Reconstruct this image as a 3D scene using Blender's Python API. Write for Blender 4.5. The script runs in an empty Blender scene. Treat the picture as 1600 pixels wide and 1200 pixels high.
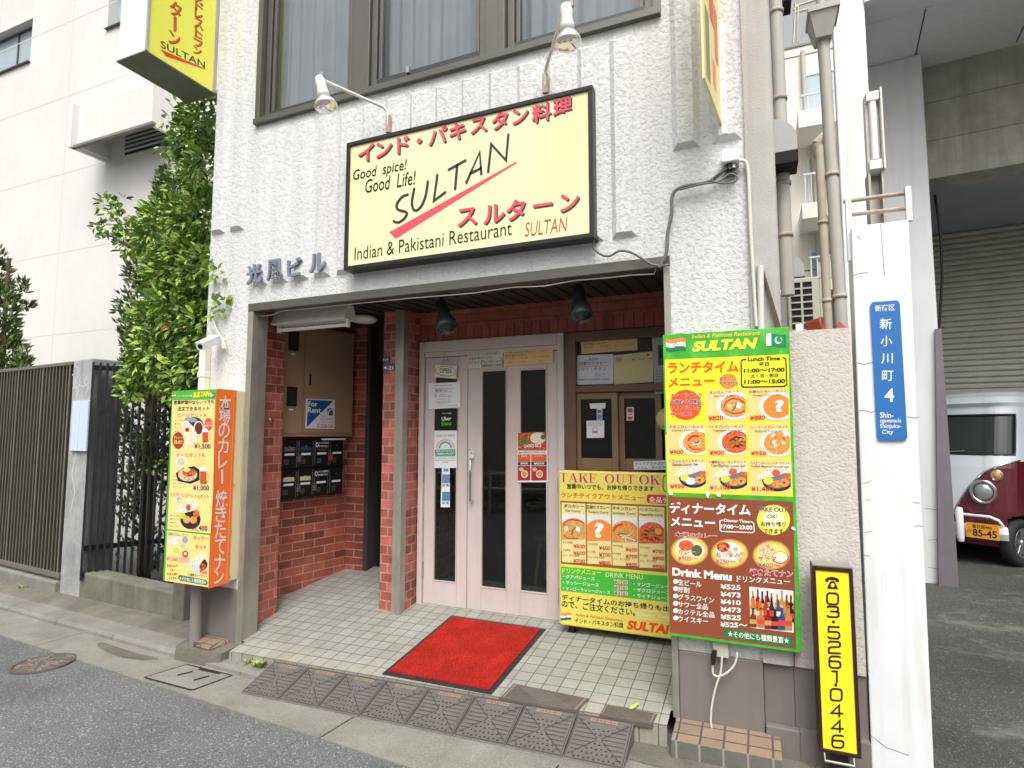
import bpy, math, random
from mathutils import Vector, Matrix
R = math.radians
random.seed(7)
SC = bpy.context.scene
COL = SC.collection

# ------------------------------------------------------------------ camera, sky, sun, exposure
CAM = Vector((0.0, -3.2, 1.44))
YAW, PITCH, FPX = R(22.9), math.atan(75/905.0), 905.0
cd = bpy.data.cameras.new('camera'); co = bpy.data.objects.new('camera', cd); COL.objects.link(co)
cd.sensor_width = 36.0; cd.lens = FPX/1600*36.0; cd.clip_end = 500; cd.clip_start = 0.05
co.location = CAM; co.rotation_euler = (R(90)+PITCH, 0, YAW)
SC.camera = co
w = bpy.data.worlds.new('World'); SC.world = w; w.use_nodes = True
nt = w.node_tree
bg = nt.nodes['Background']
sky = nt.nodes.new('ShaderNodeTexSky'); sky.sky_type = 'NISHITA'; sky.sun_disc = False
SUN_EL, SUN_AZ = R(56), R(158)          # azimuth measured clockwise from +Y
sky.sun_elevation = SUN_EL; sky.sun_rotation = SUN_AZ
sky.air_density = 1.6; sky.dust_density = 8.0; sky.ozone_density = 1.0
hs = nt.nodes.new('ShaderNodeHueSaturation'); hs.inputs['Saturation'].default_value = 0.12
nt.links.new(sky.outputs[0], hs.inputs['Color']); nt.links.new(hs.outputs[0], bg.inputs['Color'])
bg.inputs['Strength'].default_value = 0.15
sl = bpy.data.lights.new('sun', 'SUN'); so = bpy.data.objects.new('sun', sl); COL.objects.link(so)
sl.energy = 1.0; sl.angle = R(28); sl.color = (1.0, 0.96, 0.90)
sd = Vector((math.sin(SUN_AZ)*math.cos(SUN_EL), math.cos(SUN_AZ)*math.cos(SUN_EL), math.sin(SUN_EL)))
so.rotation_euler = (-sd).to_track_quat('-Z', 'Y').to_euler(); so.location = (0, -6, 12)
SC.view_settings.view_transform = 'Standard'; SC.view_settings.look = 'None'
SC.view_settings.exposure = 0.42; SC.view_settings.gamma = 1.0; SC.view_settings.use_curve_mapping = False

# ------------------------------------------------------------------ pixel -> place helpers
_fh = Vector((-math.sin(YAW), math.cos(YAW), 0)); _rt = Vector((math.cos(YAW), math.sin(YAW), 0))
_fw = _fh*math.cos(PITCH) + Vector((0, 0, math.sin(PITCH))); _up = _rt.cross(_fw)
def ray(x, y): return _rt*((x-800)/FPX) - _up*((y-600)/FPX) + _fw
def hit(x, y, n, p0):
    n = Vector(n); d = ray(x, y); return CAM + d*(n.dot(Vector(p0)-CAM)/n.dot(d))
def hY(x, y, Y=0.0): return hit(x, y, (0, 1, 0), (0, Y, 0))
def hX(x, y, X): return hit(x, y, (1, 0, 0), (X, 0, 0))
def hZ(x, y, Z): return hit(x, y, (0, 0, 1), (0, 0, Z))
SX = .022
def gz(X): return -.12 + SX*(X+.45)
def hG(x, y, dz=0): return hit(x, y, (-SX, 0, 1), (-.45, 0, -.12+dz))
A6 = R(-6)                                            # the street and the buildings along it are turned 6 degrees from the facade
UX = Vector((math.cos(A6), math.sin(A6), 0)); UY = Vector((-math.sin(A6), math.cos(A6), 0)); O6 = Vector((.44, 0, 0))
def W(u, v, z=0): return O6 + UX*u + UY*v + Vector((0, 0, z))
def Wg(u, v, dz=0):
    p = W(u, v); p.z = gz(p.x)+dz; return p
def hV(x, y, v):
    P = hit(x, y, UY, O6+UY*v); q = P-O6; return q.dot(UX), P.z
def f0(X): return SX*(X+.45)-.010
def fz(X, y): t = (y+.135)/.995; return (1-t)*f0(X) + t*.091      # the entrance floor falls towards the street
def hF(x, y):
    P = hit(x, y, (0, -.1, 1), (0, 0, .005))
    for _ in range(8): P = hZ(x, y, fz(P.x, P.y))
    return P

# ------------------------------------------------------------------ materials
def lin(h):
    h = h.lstrip('#'); c = [int(h[i:i+2], 16)/255 for i in (0, 2, 4)]
    return tuple((v/12.92 if v <= .04045 else ((v+.055)/1.055)**2.4) for v in c) + (1,)
def new_mat(name):
    m = bpy.data.materials.new(name); m.use_nodes = True
    return m, m.node_tree, m.node_tree.nodes['Principled BSDF']
def N(t, kind, **kw):
    n = t.nodes.new(kind)
    for k, v in kw.items():
        if k in n.inputs: n.inputs[k].default_value = v
        else: setattr(n, k, v)
    return n
def L(t, a, b): t.links.new(a, b)
def obj_coord(t, scale=(1, 1, 1)):
    tc = N(t, 'ShaderNodeTexCoord'); mp = N(t, 'ShaderNodeMapping'); mp.inputs['Scale'].default_value = scale
    L(t, tc.outputs['Object'], mp.inputs['Vector']); return mp.outputs[0]
def noise(t, vec, scale, detail=4, rough=.55):
    n = N(t, 'ShaderNodeTexNoise'); n.inputs['Scale'].default_value = scale; n.inputs['Detail'].default_value = detail
    n.inputs['Roughness'].default_value = rough; L(t, vec, n.inputs['Vector']); return n.outputs['Fac']
def ramp(t, fac, stops):
    r = N(t, 'ShaderNodeValToRGB'); e = r.color_ramp.elements
    while len(e) < len(stops): e.new(.5)
    for el, (p, c) in zip(e, stops): el.position = p; el.color = c if len(c) == 4 else (*c, 1)
    L(t, fac, r.inputs[0]); return r.outputs[0]
def mixc(t, fac, a, b, mode='MIX'):
    m = N(t, 'ShaderNodeMix', data_type='RGBA', blend_type=mode)
    for s, v in ((m.inputs[0], fac), (m.inputs[6], a), (m.inputs[7], b)):
        if hasattr(v, 'links'): L(t, v, s)
        else: s.default_value = v
    return m.outputs[2]
def bumpn(t, b, h, strength, dist):
    n = N(t, 'ShaderNodeBump'); n.inputs['Strength'].default_value = strength; n.inputs['Distance'].default_value = dist
    L(t, h, n.inputs['Height']); L(t, n.outputs[0], b.inputs['Normal']); return n
def M(name, col, rough=.6, metal=0.0, var=0.0, vs=3.0, streak=0.0, dirt=None, bump=0.0, bs=60.0, bd=.004, spec=.5, fine=0.0, coat=0.0):
    m, t, b = new_mat(name); c = lin(col) if isinstance(col, str) else (*col, 1)
    b.inputs['Base Color'].default_value = c; b.inputs['Roughness'].default_value = rough; b.inputs['Metallic'].default_value = metal
    b.inputs['Specular IOR Level'].default_value = spec
    if coat: b.inputs['Coat Weight'].default_value = coat; b.inputs['Coat Roughness'].default_value = .06
    out = None
    if var or streak or fine:
        out = c
        if var:
            f = noise(t, obj_coord(t), vs, 6, .6)
            out = mixc(t, ramp(t, f, [(.3, (0, 0, 0)), (.7, (1, 1, 1))]), tuple(x*(1-var) for x in c[:3])+(1,), tuple(min(1, x*(1+var*.6)) for x in c[:3])+(1,))
        if streak:
            f = noise(t, obj_coord(t, (9, 9, .55)), 1.6, 5, .6)
            d = lin(dirt) if dirt else tuple(x*.45 for x in c[:3])+(1,)
            mm = N(t, 'ShaderNodeMath', operation='MULTIPLY'); mm.inputs[1].default_value = streak
            L(t, ramp(t, f, [(.5, (0, 0, 0)), (.75, (1, 1, 1))]), mm.inputs[0]); out = mixc(t, mm.outputs[0], out, d)
        if fine:
            f = noise(t, obj_coord(t), bs*3, 2, .6)
            out = mixc(t, ramp(t, f, [(.35, (1-fine,)*3), (.65, (1,)*3)]), (0, 0, 0, 1), out)
        L(t, out, b.inputs['Base Color'])
    if bump: bumpn(t, b, noise(t, obj_coord(t), bs, 5, .6), bump, bd)
    return m
_P = {}
def P(h, rough=.42):                                    # flat printed ink
    if h not in _P: _P[h] = M('print_'+h.lstrip('#'), h, rough=rough, spec=.4)
    return _P[h]

def roughcast(name, col, dirt, k=1.0, st=.6):
    m, t, b = new_mat(name); v = obj_coord(t)
    f1 = noise(t, v, 30*k, 5, .62); f2 = noise(t, v, 95*k, 3, .6)
    h1 = ramp(t, f1, [(.40, (0, 0, 0)), (.50, (.75, .75, .75)), (.62, (1, 1, 1))])
    ad = N(t, 'ShaderNodeMath', operation='MULTIPLY_ADD'); ad.inputs[1].default_value = .25; L(t, f2, ad.inputs[0]); L(t, h1, ad.inputs[2])
    bumpn(t, b, ad.outputs[0], st, .005)
    s = noise(t, obj_coord(t, (6, 6, .45)), 1.5, 6, .62)
    c = mixc(t, ramp(t, s, [(.42, (0, 0, 0)), (.80, (.5, .5, .5))]), lin(col), lin(dirt))
    pit = ramp(t, f1, [(.34, (.84, .84, .82)), (.46, (1, 1, 1))])
    L(t, mixc(t, 1.0, c, pit, 'MULTIPLY'), b.inputs['Base Color']); b.inputs['Roughness'].default_value = .85
    return m
def brickmat(name, soldier=False, stack=.5, bw=.213, c1='#bd6450', c2='#74362b', mortar='#a89f97'):
    m, t, b = new_mat(name)
    tc = N(t, 'ShaderNodeTexCoord'); sp = N(t, 'ShaderNodeSeparateXYZ'); L(t, tc.outputs['Object'], sp.inputs[0])
    sn = N(t, 'ShaderNodeSeparateXYZ'); L(t, tc.outputs['Normal'], sn.inputs[0])
    ab = N(t, 'ShaderNodeMath', operation='ABSOLUTE'); L(t, sn.outputs[0], ab.inputs[0])
    gt = N(t, 'ShaderNodeMath', operation='GREATER_THAN'); L(t, ab.outputs[0], gt.inputs[0]); gt.inputs[1].default_value = .6
    mx = N(t, 'ShaderNodeMix', data_type='FLOAT'); L(t, gt.outputs[0], mx.inputs[0]); L(t, sp.outputs[0], mx.inputs[2]); L(t, sp.outputs[1], mx.inputs[3])
    cb = N(t, 'ShaderNodeCombineXYZ')
    if soldier: L(t, sp.outputs[2], cb.inputs[0]); L(t, mx.outputs[0], cb.inputs[1])
    else: L(t, mx.outputs[0], cb.inputs[0]); L(t, sp.outputs[2], cb.inputs[1])
    br = N(t, 'ShaderNodeTexBrick', offset=0.0 if soldier else stack, offset_frequency=2, squash=1.0)
    br.inputs['Scale'].default_value = 1; br.inputs['Brick Width'].default_value = 5.0 if soldier else bw
    br.inputs['Row Height'].default_value = .07; br.inputs['Mortar Size'].default_value = .0045; br.inputs['Mortar Smooth'].default_value = .1
    br.inputs['Bias'].default_value = -.12
    br.inputs['Color1'].default_value = lin(c1); br.inputs['Color2'].default_value = lin(c2); br.inputs['Mortar'].default_value = lin(mortar)
    L(t, cb.outputs[0], br.inputs['Vector'])
    f = noise(t, obj_coord(t), 9, 6, .65)
    c = mixc(t, 1.0, br.outputs['Color'], ramp(t, f, [(.3, (.66, .62, .62)), (.7, (1.12, 1.1, 1.08))]), 'MULTIPLY')
    f2 = noise(t, obj_coord(t), 2.2, 8, .75)
    c = mixc(t, ramp(t, f2, [(.62, (0, 0, 0)), (.80, (.30, .30, .30))]), c, lin('#b9a8a0'))
    L(t, c, b.inputs['Base Color']); b.inputs['Roughness'].default_value = .55
    iv = N(t, 'ShaderNodeMath', operation='SUBTRACT'); iv.inputs[0].default_value = 1; L(t, br.outputs['Fac'], iv.inputs[1])
    ad = N(t, 'ShaderNodeMath', operation='MULTIPLY_ADD'); ad.inputs[1].default_value = .25; L(t, noise(t, obj_coord(t), 120, 3), ad.inputs[0]); L(t, iv.outputs[0], ad.inputs[2])
    bumpn(t, b, ad.outputs[0], .8, .004)
    return m
def tilemat(name, pitch, c1, c2, mortar, ms=.003, rough=.45, axes=(0, 1), sh=(0, 0)):
    m, t, b = new_mat(name)
    tc = N(t, 'ShaderNodeTexCoord'); sp = N(t, 'ShaderNodeSeparateXYZ'); L(t, tc.outputs['Object'], sp.inputs[0])
    cb = N(t, 'ShaderNodeCombineXYZ')
    for i in (0, 1):
        a = N(t, 'ShaderNodeMath', operation='ADD'); a.inputs[1].default_value = sh[i]; L(t, sp.outputs[axes[i]], a.inputs[0]); L(t, a.outputs[0], cb.inputs[i])
    br = N(t, 'ShaderNodeTexBrick', offset=0.0, squash=1.0)
    br.inputs['Scale'].default_value = 1; br.inputs['Brick Width'].default_value = pitch[0]; br.inputs['Row Height'].default_value = pitch[1]
    br.inputs['Mortar Size'].default_value = ms; br.inputs['Mortar Smooth'].default_value = .1
    br.inputs['Color1'].default_value = lin(c1); br.inputs['Color2'].default_value = lin(c2); br.inputs['Mortar'].default_value = lin(mortar)
    L(t, cb.outputs[0], br.inputs['Vector'])
    f = noise(t, obj_coord(t), 3.0, 7, .7); f2 = noise(t, obj_coord(t), 60, 3, .6)
    c = mixc(t, 1.0, br.outputs['Color'], ramp(t, f, [(.3, (.80, .79, .76)), (.68, (1, 1, 1))]), 'MULTIPLY')
    c = mixc(t, 1.0, c, ramp(t, f2, [(.3, (.88, .88, .88)), (.6, (1, 1, 1))]), 'MULTIPLY')
    L(t, c, b.inputs['Base Color']); b.inputs['Roughness'].default_value = rough
    iv = N(t, 'ShaderNodeMath', operation='SUBTRACT'); iv.inputs[0].default_value = 1; L(t, br.outputs['Fac'], iv.inputs[1])
    bumpn(t, b, iv.outputs[0], .6, .002)
    return m
def asphalt(name, col, light='#b9b9b4', fleck=.62, patch=None):
    m, t, b = new_mat(name); v = obj_coord(t)
    vo = N(t, 'ShaderNodeTexVoronoi'); vo.inputs['Scale'].default_value = 120; L(t, v, vo.inputs['Vector'])
    f = noise(t, v, 150, 2, .7); g = noise(t, v, .9, 5, .6)
    base = lin(col)
    c = mixc(t, ramp(t, f, [(.34, (0, 0, 0)), (.66, (1, 1, 1))]), tuple(x*.35 for x in base[:3])+(1,), tuple(x*1.75 for x in base[:3])+(1,))
    sc = N(t, 'ShaderNodeSeparateColor'); L(t, vo.outputs['Color'], sc.inputs[0])
    c = mixc(t, ramp(t, sc.outputs[0], [(.93, (0, 0, 0)), (.96, (fleck,)*3)]), c, lin(light))
    c = mixc(t, 1.0, c, ramp(t, g, [(.32, (.68, .68, .68)), (.5, (.98, .98, .98)), (.7, (1.18, 1.18, 1.16))]), 'MULTIPLY')
    if patch:
        pn = noise(t, obj_coord(t, (.8, 1.1, 1)), 1.1, 8, .72)
        c = mixc(t, ramp(t, pn, [(.54, (0, 0, 0)), (.62, (.55, .55, .55))]), c, lin(patch))
    L(t, c, b.inputs['Base Color']); b.inputs['Roughness'].default_value = .85
    bumpn(t, b, vo.outputs['Distance'], .7, .005)
    return m
def concrete(name, col, var=.3, fleck=True, streak=False):
    m, t, b = new_mat(name); v = obj_coord(t); base = lin(col)
    f = noise(t, v, 2.6, 8, .68); f2 = noise(t, v, 140, 2, .7)
    c = mixc(t, ramp(t, f, [(.3, (0, 0, 0)), (.7, (1, 1, 1))]), tuple(x*(1-var) for x in base[:3])+(1,), tuple(min(.9, x*(1+var*.5)) for x in base[:3])+(1,))
    if streak:
        s = noise(t, obj_coord(t, (7, 7, .6)), 1.4, 6, .65)
        c = mixc(t, ramp(t, s, [(.48, (0, 0, 0)), (.75, (.6, .6, .6))]), c, tuple(x*.45 for x in base[:3])+(1,))
    if fleck: c = mixc(t, 1.0, c, ramp(t, f2, [(.3, (.62, .62, .60)), (.6, (1.05, 1.05, 1.03))]), 'MULTIPLY')
    L(t, c, b.inputs['Base Color']); b.inputs['Roughness'].default_value = .85
    bumpn(t, b, f2, .5, .004)
    return m
def glassmat(name, tint=(.35, .36, .36), refl=1.0):
    m, t, b = new_mat(name); t.nodes.remove(b); out = t.nodes['Material Output']
    tr = N(t, 'ShaderNodeBsdfTransparent'); tr.inputs[0].default_value = (*tint, 1)
    gl = N(t, 'ShaderNodeBsdfGlossy'); gl.inputs['Roughness'].default_value = .015; gl.inputs[0].default_value = (refl, refl, refl, 1)
    fr = N(t, 'ShaderNodeFresnel'); ge = N(t, 'ShaderNodeNewGeometry'); mi = N(t, 'ShaderNodeMix', data_type='FLOAT')
    mi.inputs[2].default_value = 1.5; mi.inputs[3].default_value = 1/1.5; L(t, ge.outputs['Backfacing'], mi.inputs[0]); L(t, mi.outputs[0], fr.inputs[0])
    ms = N(t, 'ShaderNodeMixShader'); L(t, fr.outputs[0], ms.inputs[0]); L(t, tr.outputs[0], ms.inputs[1]); L(t, gl.outputs[0], ms.inputs[2])
    L(t, ms.outputs[0], out.inputs[0]); return m
def foodmat(name, stops, scale=90):
    m, t, b = new_mat(name); f = noise(t, obj_coord(t), scale, 5, .7)
    L(t, ramp(t, f, [(p, lin(c)) for p, c in stops]), b.inputs['Base Color']); b.inputs['Roughness'].default_value = .42
    return m

MT = dict(
 stucco=roughcast('white_roughcast', '#dadada', '#bfbcb4', 1.4, .66), stucco2=roughcast('beige_roughcast', '#cfc5be', '#c2b7ae', 2.4, .5),
 column=M('sprayed_grey_render', '#b9b6b0', .9, var=.12, vs=4, streak=.25, bump=.7, bs=150, bd=.006),
 brick=brickmat('red_brick'), brickS=brickmat('soldier_brick', True, c1='#ad5c47', c2='#8d4636', mortar='#54473f'),
 brickD=brickmat('red_brick_lintel', c1='#b86650', c2='#9a5240', mortar='#6a5c52'), brickH=brickmat('red_brick_pier', False, .5, .112, c1='#c96e5e', c2='#8a463b'),
 tile=tilemat('pale_floor_tile', (.0965, .0965), '#a6a89f', '#999b93', '#605f59', sh=(.02, .135)), tileF=tilemat('pale_nosing_tile', (.0965, .0965), '#aeada3', '#a2a197', '#77746c', sh=(.02, .135)),
 riser=tilemat('riser_tile', (.0965, .2), '#a9a699', '#99968a', '#5d5850', axes=(0, 2), sh=(.02, .15)),
 steptile=tilemat('brown_step_tile', (.106, .095), '#a38c79', '#8f7b6a', '#5d564e', .005, sh=(.43, .225)), stepris=tilemat('grey_step_riser', (.106, .3), '#77766f', '#6d6c66', '#a49f96', .005, axes=(0, 2), sh=(.43, .2)),
 asphalt=asphalt('road_asphalt', '#646566', '#a9a9a4'), asphaltD=asphalt('yard_asphalt', '#43443f', '#8d8d84', .4, '#7d7a6e'),
 conc=concrete('gutter_concrete', '#8f8d84', .3), concK=concrete('kerb_concrete', '#8a8982', .32), concF=concrete('footing_concrete', '#777367', .45), concW=concrete('low_wall_concrete', '#7f7c70', .42, True, True),
 concG=concrete('gate_pillar_render', '#b2b3b5', .4, True, True), beam=concrete('raw_concrete', '#a6a395', .3, False, True), 
 wallL=M('painted_white_wall', '#dedcd8', .8, var=.06, vs=.8, streak=.14, dirt='#cbbfae', bump=.15, bs=40), white=M('white_paint', '#e6eaec', .55, var=.06, vs=3, streak=.42, dirt='#b9ad96', bump=.1, bs=30),
 greywall=M('grey_white_paint', '#d6d8da', .7, var=.06, vs=1.5, streak=.22, dirt='#a9aaa8'), beige=M('beige_render', '#e6e1d6', .8, var=.06, vs=.5, streak=.12),
 plinth=M('taupe_plinth_paint', '#7b736f', .6, var=.1, vs=4, streak=.15), steel=M('brushed_steel', '#a7a498', .4, .5, var=.2, vs=5, streak=.3),
 alu=M('bronze_aluminium', '#66645d', .42, .5, var=.08, vs=8), aluD=M('dark_aluminium', '#444a4a', .4, .5), dark=M('dark_gap', '#0c0b0a', .8), soffit=M('dark_soffit_board', '#2c2723', .5, var=.25, vs=6),
 pink=M('pink_beige_door_paint', '#cdbfbb', .5, var=.06, vs=6, streak=.12, dirt='#a08a7f'), brown=M('brown_wood_frame', '#6f5140', .5, var=.2, vs=5), tan=M('tan_wood_sash', '#8a6c4e', .5, var=.15, vs=6),
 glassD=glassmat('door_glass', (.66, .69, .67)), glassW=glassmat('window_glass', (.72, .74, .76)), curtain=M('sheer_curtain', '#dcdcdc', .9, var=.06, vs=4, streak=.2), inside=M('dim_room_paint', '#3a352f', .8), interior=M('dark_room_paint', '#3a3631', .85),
 blackm=M('black_sign_frame', '#2b2a2c', .4, .3), brownm=M('dark_brown_sign_frame', '#35201c', .45, .2), cream=M('cream_sign_box', '#e2d4a8', .5, var=.04), wood=M('pale_seat_wood', '#c9a978', .5),
 lampw=M('white_lamp_enamel', '#e6e3da', .45, var=.1, vs=20), lampd=M('dark_green_lamp_paint', '#3a4644', .4, .3), chrome=M('chrome', '#d8d8d8', .12, 1.0), bulb=M('bulb_glass', '#e8e8ea', .1, .75),
 cable=M('grey_cable', '#6f6c66', .6), cablew=M('white_cable', '#d5d2c8', .6), ramp=M('grey_plastic_ramp', '#67625e', .55, var=.15, vs=7, bump=.2, bs=80), rampd=M('ramp_holes', '#1d1a18', .8), rampl=M('ramp_groove', '#413c39', .7), ramplab=M('ramp_label', '#8f7c66', .6),
 iron=M('cast_iron_cover', '#6b625c', .6, .3, var=.2, vs=9), ironl=M('worn_iron_relief', '#978d84', .5, .4), rubber=M('black_rubber', '#2b292b', .6, bump=.2, bs=90),
 tanpanel=M('tan_cabinet_paint', '#a5876b', .5, var=.06, vs=4), blackbox=M('black_letterbox', '#20211f', .35, .2, var=.2, vs=9), slot=M('letterbox_line', '#8d8f88', .4, .5),
 gate=M('bronze_gate_bar', '#7d786a', .5, .2, var=.15, vs=6), bar=M('black_fence_bar', '#262a2c', .5, .3, var=.15, vs=5), gateshade=M('gate_shade', '#3b382f', .7),
 pipe=M('grey_drain_pipe', '#b3b0a6', .6, var=.1, vs=3, streak=.25, dirt='#8a5a3a'), pipet=M('taupe_drain_pipe', '#857c78', .55, var=.08), rust=M('rusty_pipe', '#b5a896', .7, var=.25, vs=5, streak=.55, dirt='#7a4020'), hood=M('grey_vent_hood', '#a7a8a4', .5, var=.1),
 acb=M('beige_ac_casing', '#b9b6a6', .5, var=.06), terra=M('terracotta', '#9c4a35', .7, var=.2, vs=20), rail=M('pale_balcony_rail', '#c9d0d2', .5), glassB=M('far_window_glass', '#a9bcc4', .1), teal=M('teal_box', '#4aa7a5', .5),
 shutter=M('grey_shutter_slat', '#b9b6a8', .55, .0, var=.1, vs=3, streak=.15), guard=M('dark_guard_angle', '#7b767c', .5, .3, var=.1, vs=4, streak=.3),
 maroon=M('maroon_car_paint', '#5c1e26', .22, 0, var=.03, coat=.8), carw=M('white_car_paint', '#d3dbe2', .25, 0, coat=.6), tyre=M('tyre_rubber', '#26262a', .75), alloy=M('silver_alloy', '#c3c5c6', .25, .9), carglass=M('dark_car_glass', '#2b3532', .05, 0, spec=.8), amber=M('amber_lens', '#c89a55', .2), lens=M('headlight_glass', '#aab0ae', .12, .5), seat=M('grey_car_seat', '#8a938c', .8),
 blue=M('blue_enamel', '#2f6fb5', .35, var=.04), navy=M('navy_enamel', '#3a4f66', .4), paper=M('white_paper', '#e6e6ea', .7), bluewhite=M('bluish_plate', '#cfd9ec', .4),
 letterm=M('grey_metal_letter', '#8f97a5', .35, .5), red=M('padlock_red', '#c8382f', .4), wet=M('wet_concrete', '#746e62', .2, var=.3, vs=9), rustmark=M('orange_paint_mark', '#b98a52', .8), silver=M('silver_lock', '#a8aaa8', .3, .8), barkm=M('bark', '#5a4a3a', .9, var=.2, vs=12, bump=.6, bs=40))
def carpet():
    m, t, b = new_mat('red_carpet_pile'); f = noise(t, obj_coord(t), 160, 3, .75); g = noise(t, obj_coord(t), 6, 4)
    c = ramp(t, f, [(.33, lin('#5a0d08')), (.46, lin('#b0241a')), (.68, lin('#d8463a'))])
    L(t, mixc(t, 1.0, c, ramp(t, g, [(.3, (.68, .66, .66)), (.7, (1.08, 1.05, 1.05))]), 'MULTIPLY'), b.inputs['Base Color']); b.inputs['Roughness'].default_value = .95
    b.inputs['Specular IOR Level'].default_value = .1; bumpn(t, b, f, 1, .01); return m
MT['carpet'] = carpet()
def leafm(name, col, tr=.25):
    m, t, b = new_mat(name); f = noise(t, obj_coord(t), 7, 3)
    c = lin(col); L(t, mixc(t, f, tuple(x*.7 for x in c[:3])+(1,), tuple(x*1.35 for x in c[:3])+(1,)), b.inputs['Base Color'])
    b.inputs['Roughness'].default_value = .38; b.inputs['Subsurface Weight'].default_value = 0; b.inputs['Transmission Weight'].default_value = 0; return m
LEAF = [leafm('leaf_a', '#8fae48'), leafm('leaf_b', '#6f923c'), leafm('leaf_c', '#4c6d32'), leafm('leaf_d', '#adc55c'), leafm('leaf_e', '#a0703c')]
CONF = [leafm('conifer_a', '#55692f'), leafm('conifer_b', '#657a38'), leafm('conifer_c', '#3b4d28'), leafm('conifer_brown', '#7a4a2a')]
FOOD = dict(curry=foodmat('curry_orange', [(.3, '#b4642c'), (.5, '#dd9348'), (.7, '#f0bf7c')]), curryr=foodmat('curry_red', [(.3, '#9c3016'), (.5, '#dc5a2c'), (.72, '#f09a58')]), dal=foodmat('curry_dal', [(.3, '#a9742f'), (.5, '#cf9d55'), (.7, '#e4c487')]),
 naan=foodmat('naan_bread', [(.3, '#b89a6a'), (.48, '#e8ddc4'), (.7, '#f6f1e4')]), green=foodmat('green_curry', [(.3, '#3e4424'), (.6, '#6a6c3c')]), salad=foodmat('salad_mix', [(.3, '#4a7a2c'), (.5, '#e6e2b0'), (.62, '#d8452c'), (.75, '#f0e8d0')], 60), meat=foodmat('grilled_meat', [(.35, '#4a1a10'), (.5, '#c43a22'), (.65, '#e8a860')], 80), bottles=foodmat('mixed_bottles', [(.3, '#2a1a1a'), (.5, '#6a3a2a'), (.7, '#c8a060')], 40))

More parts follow.
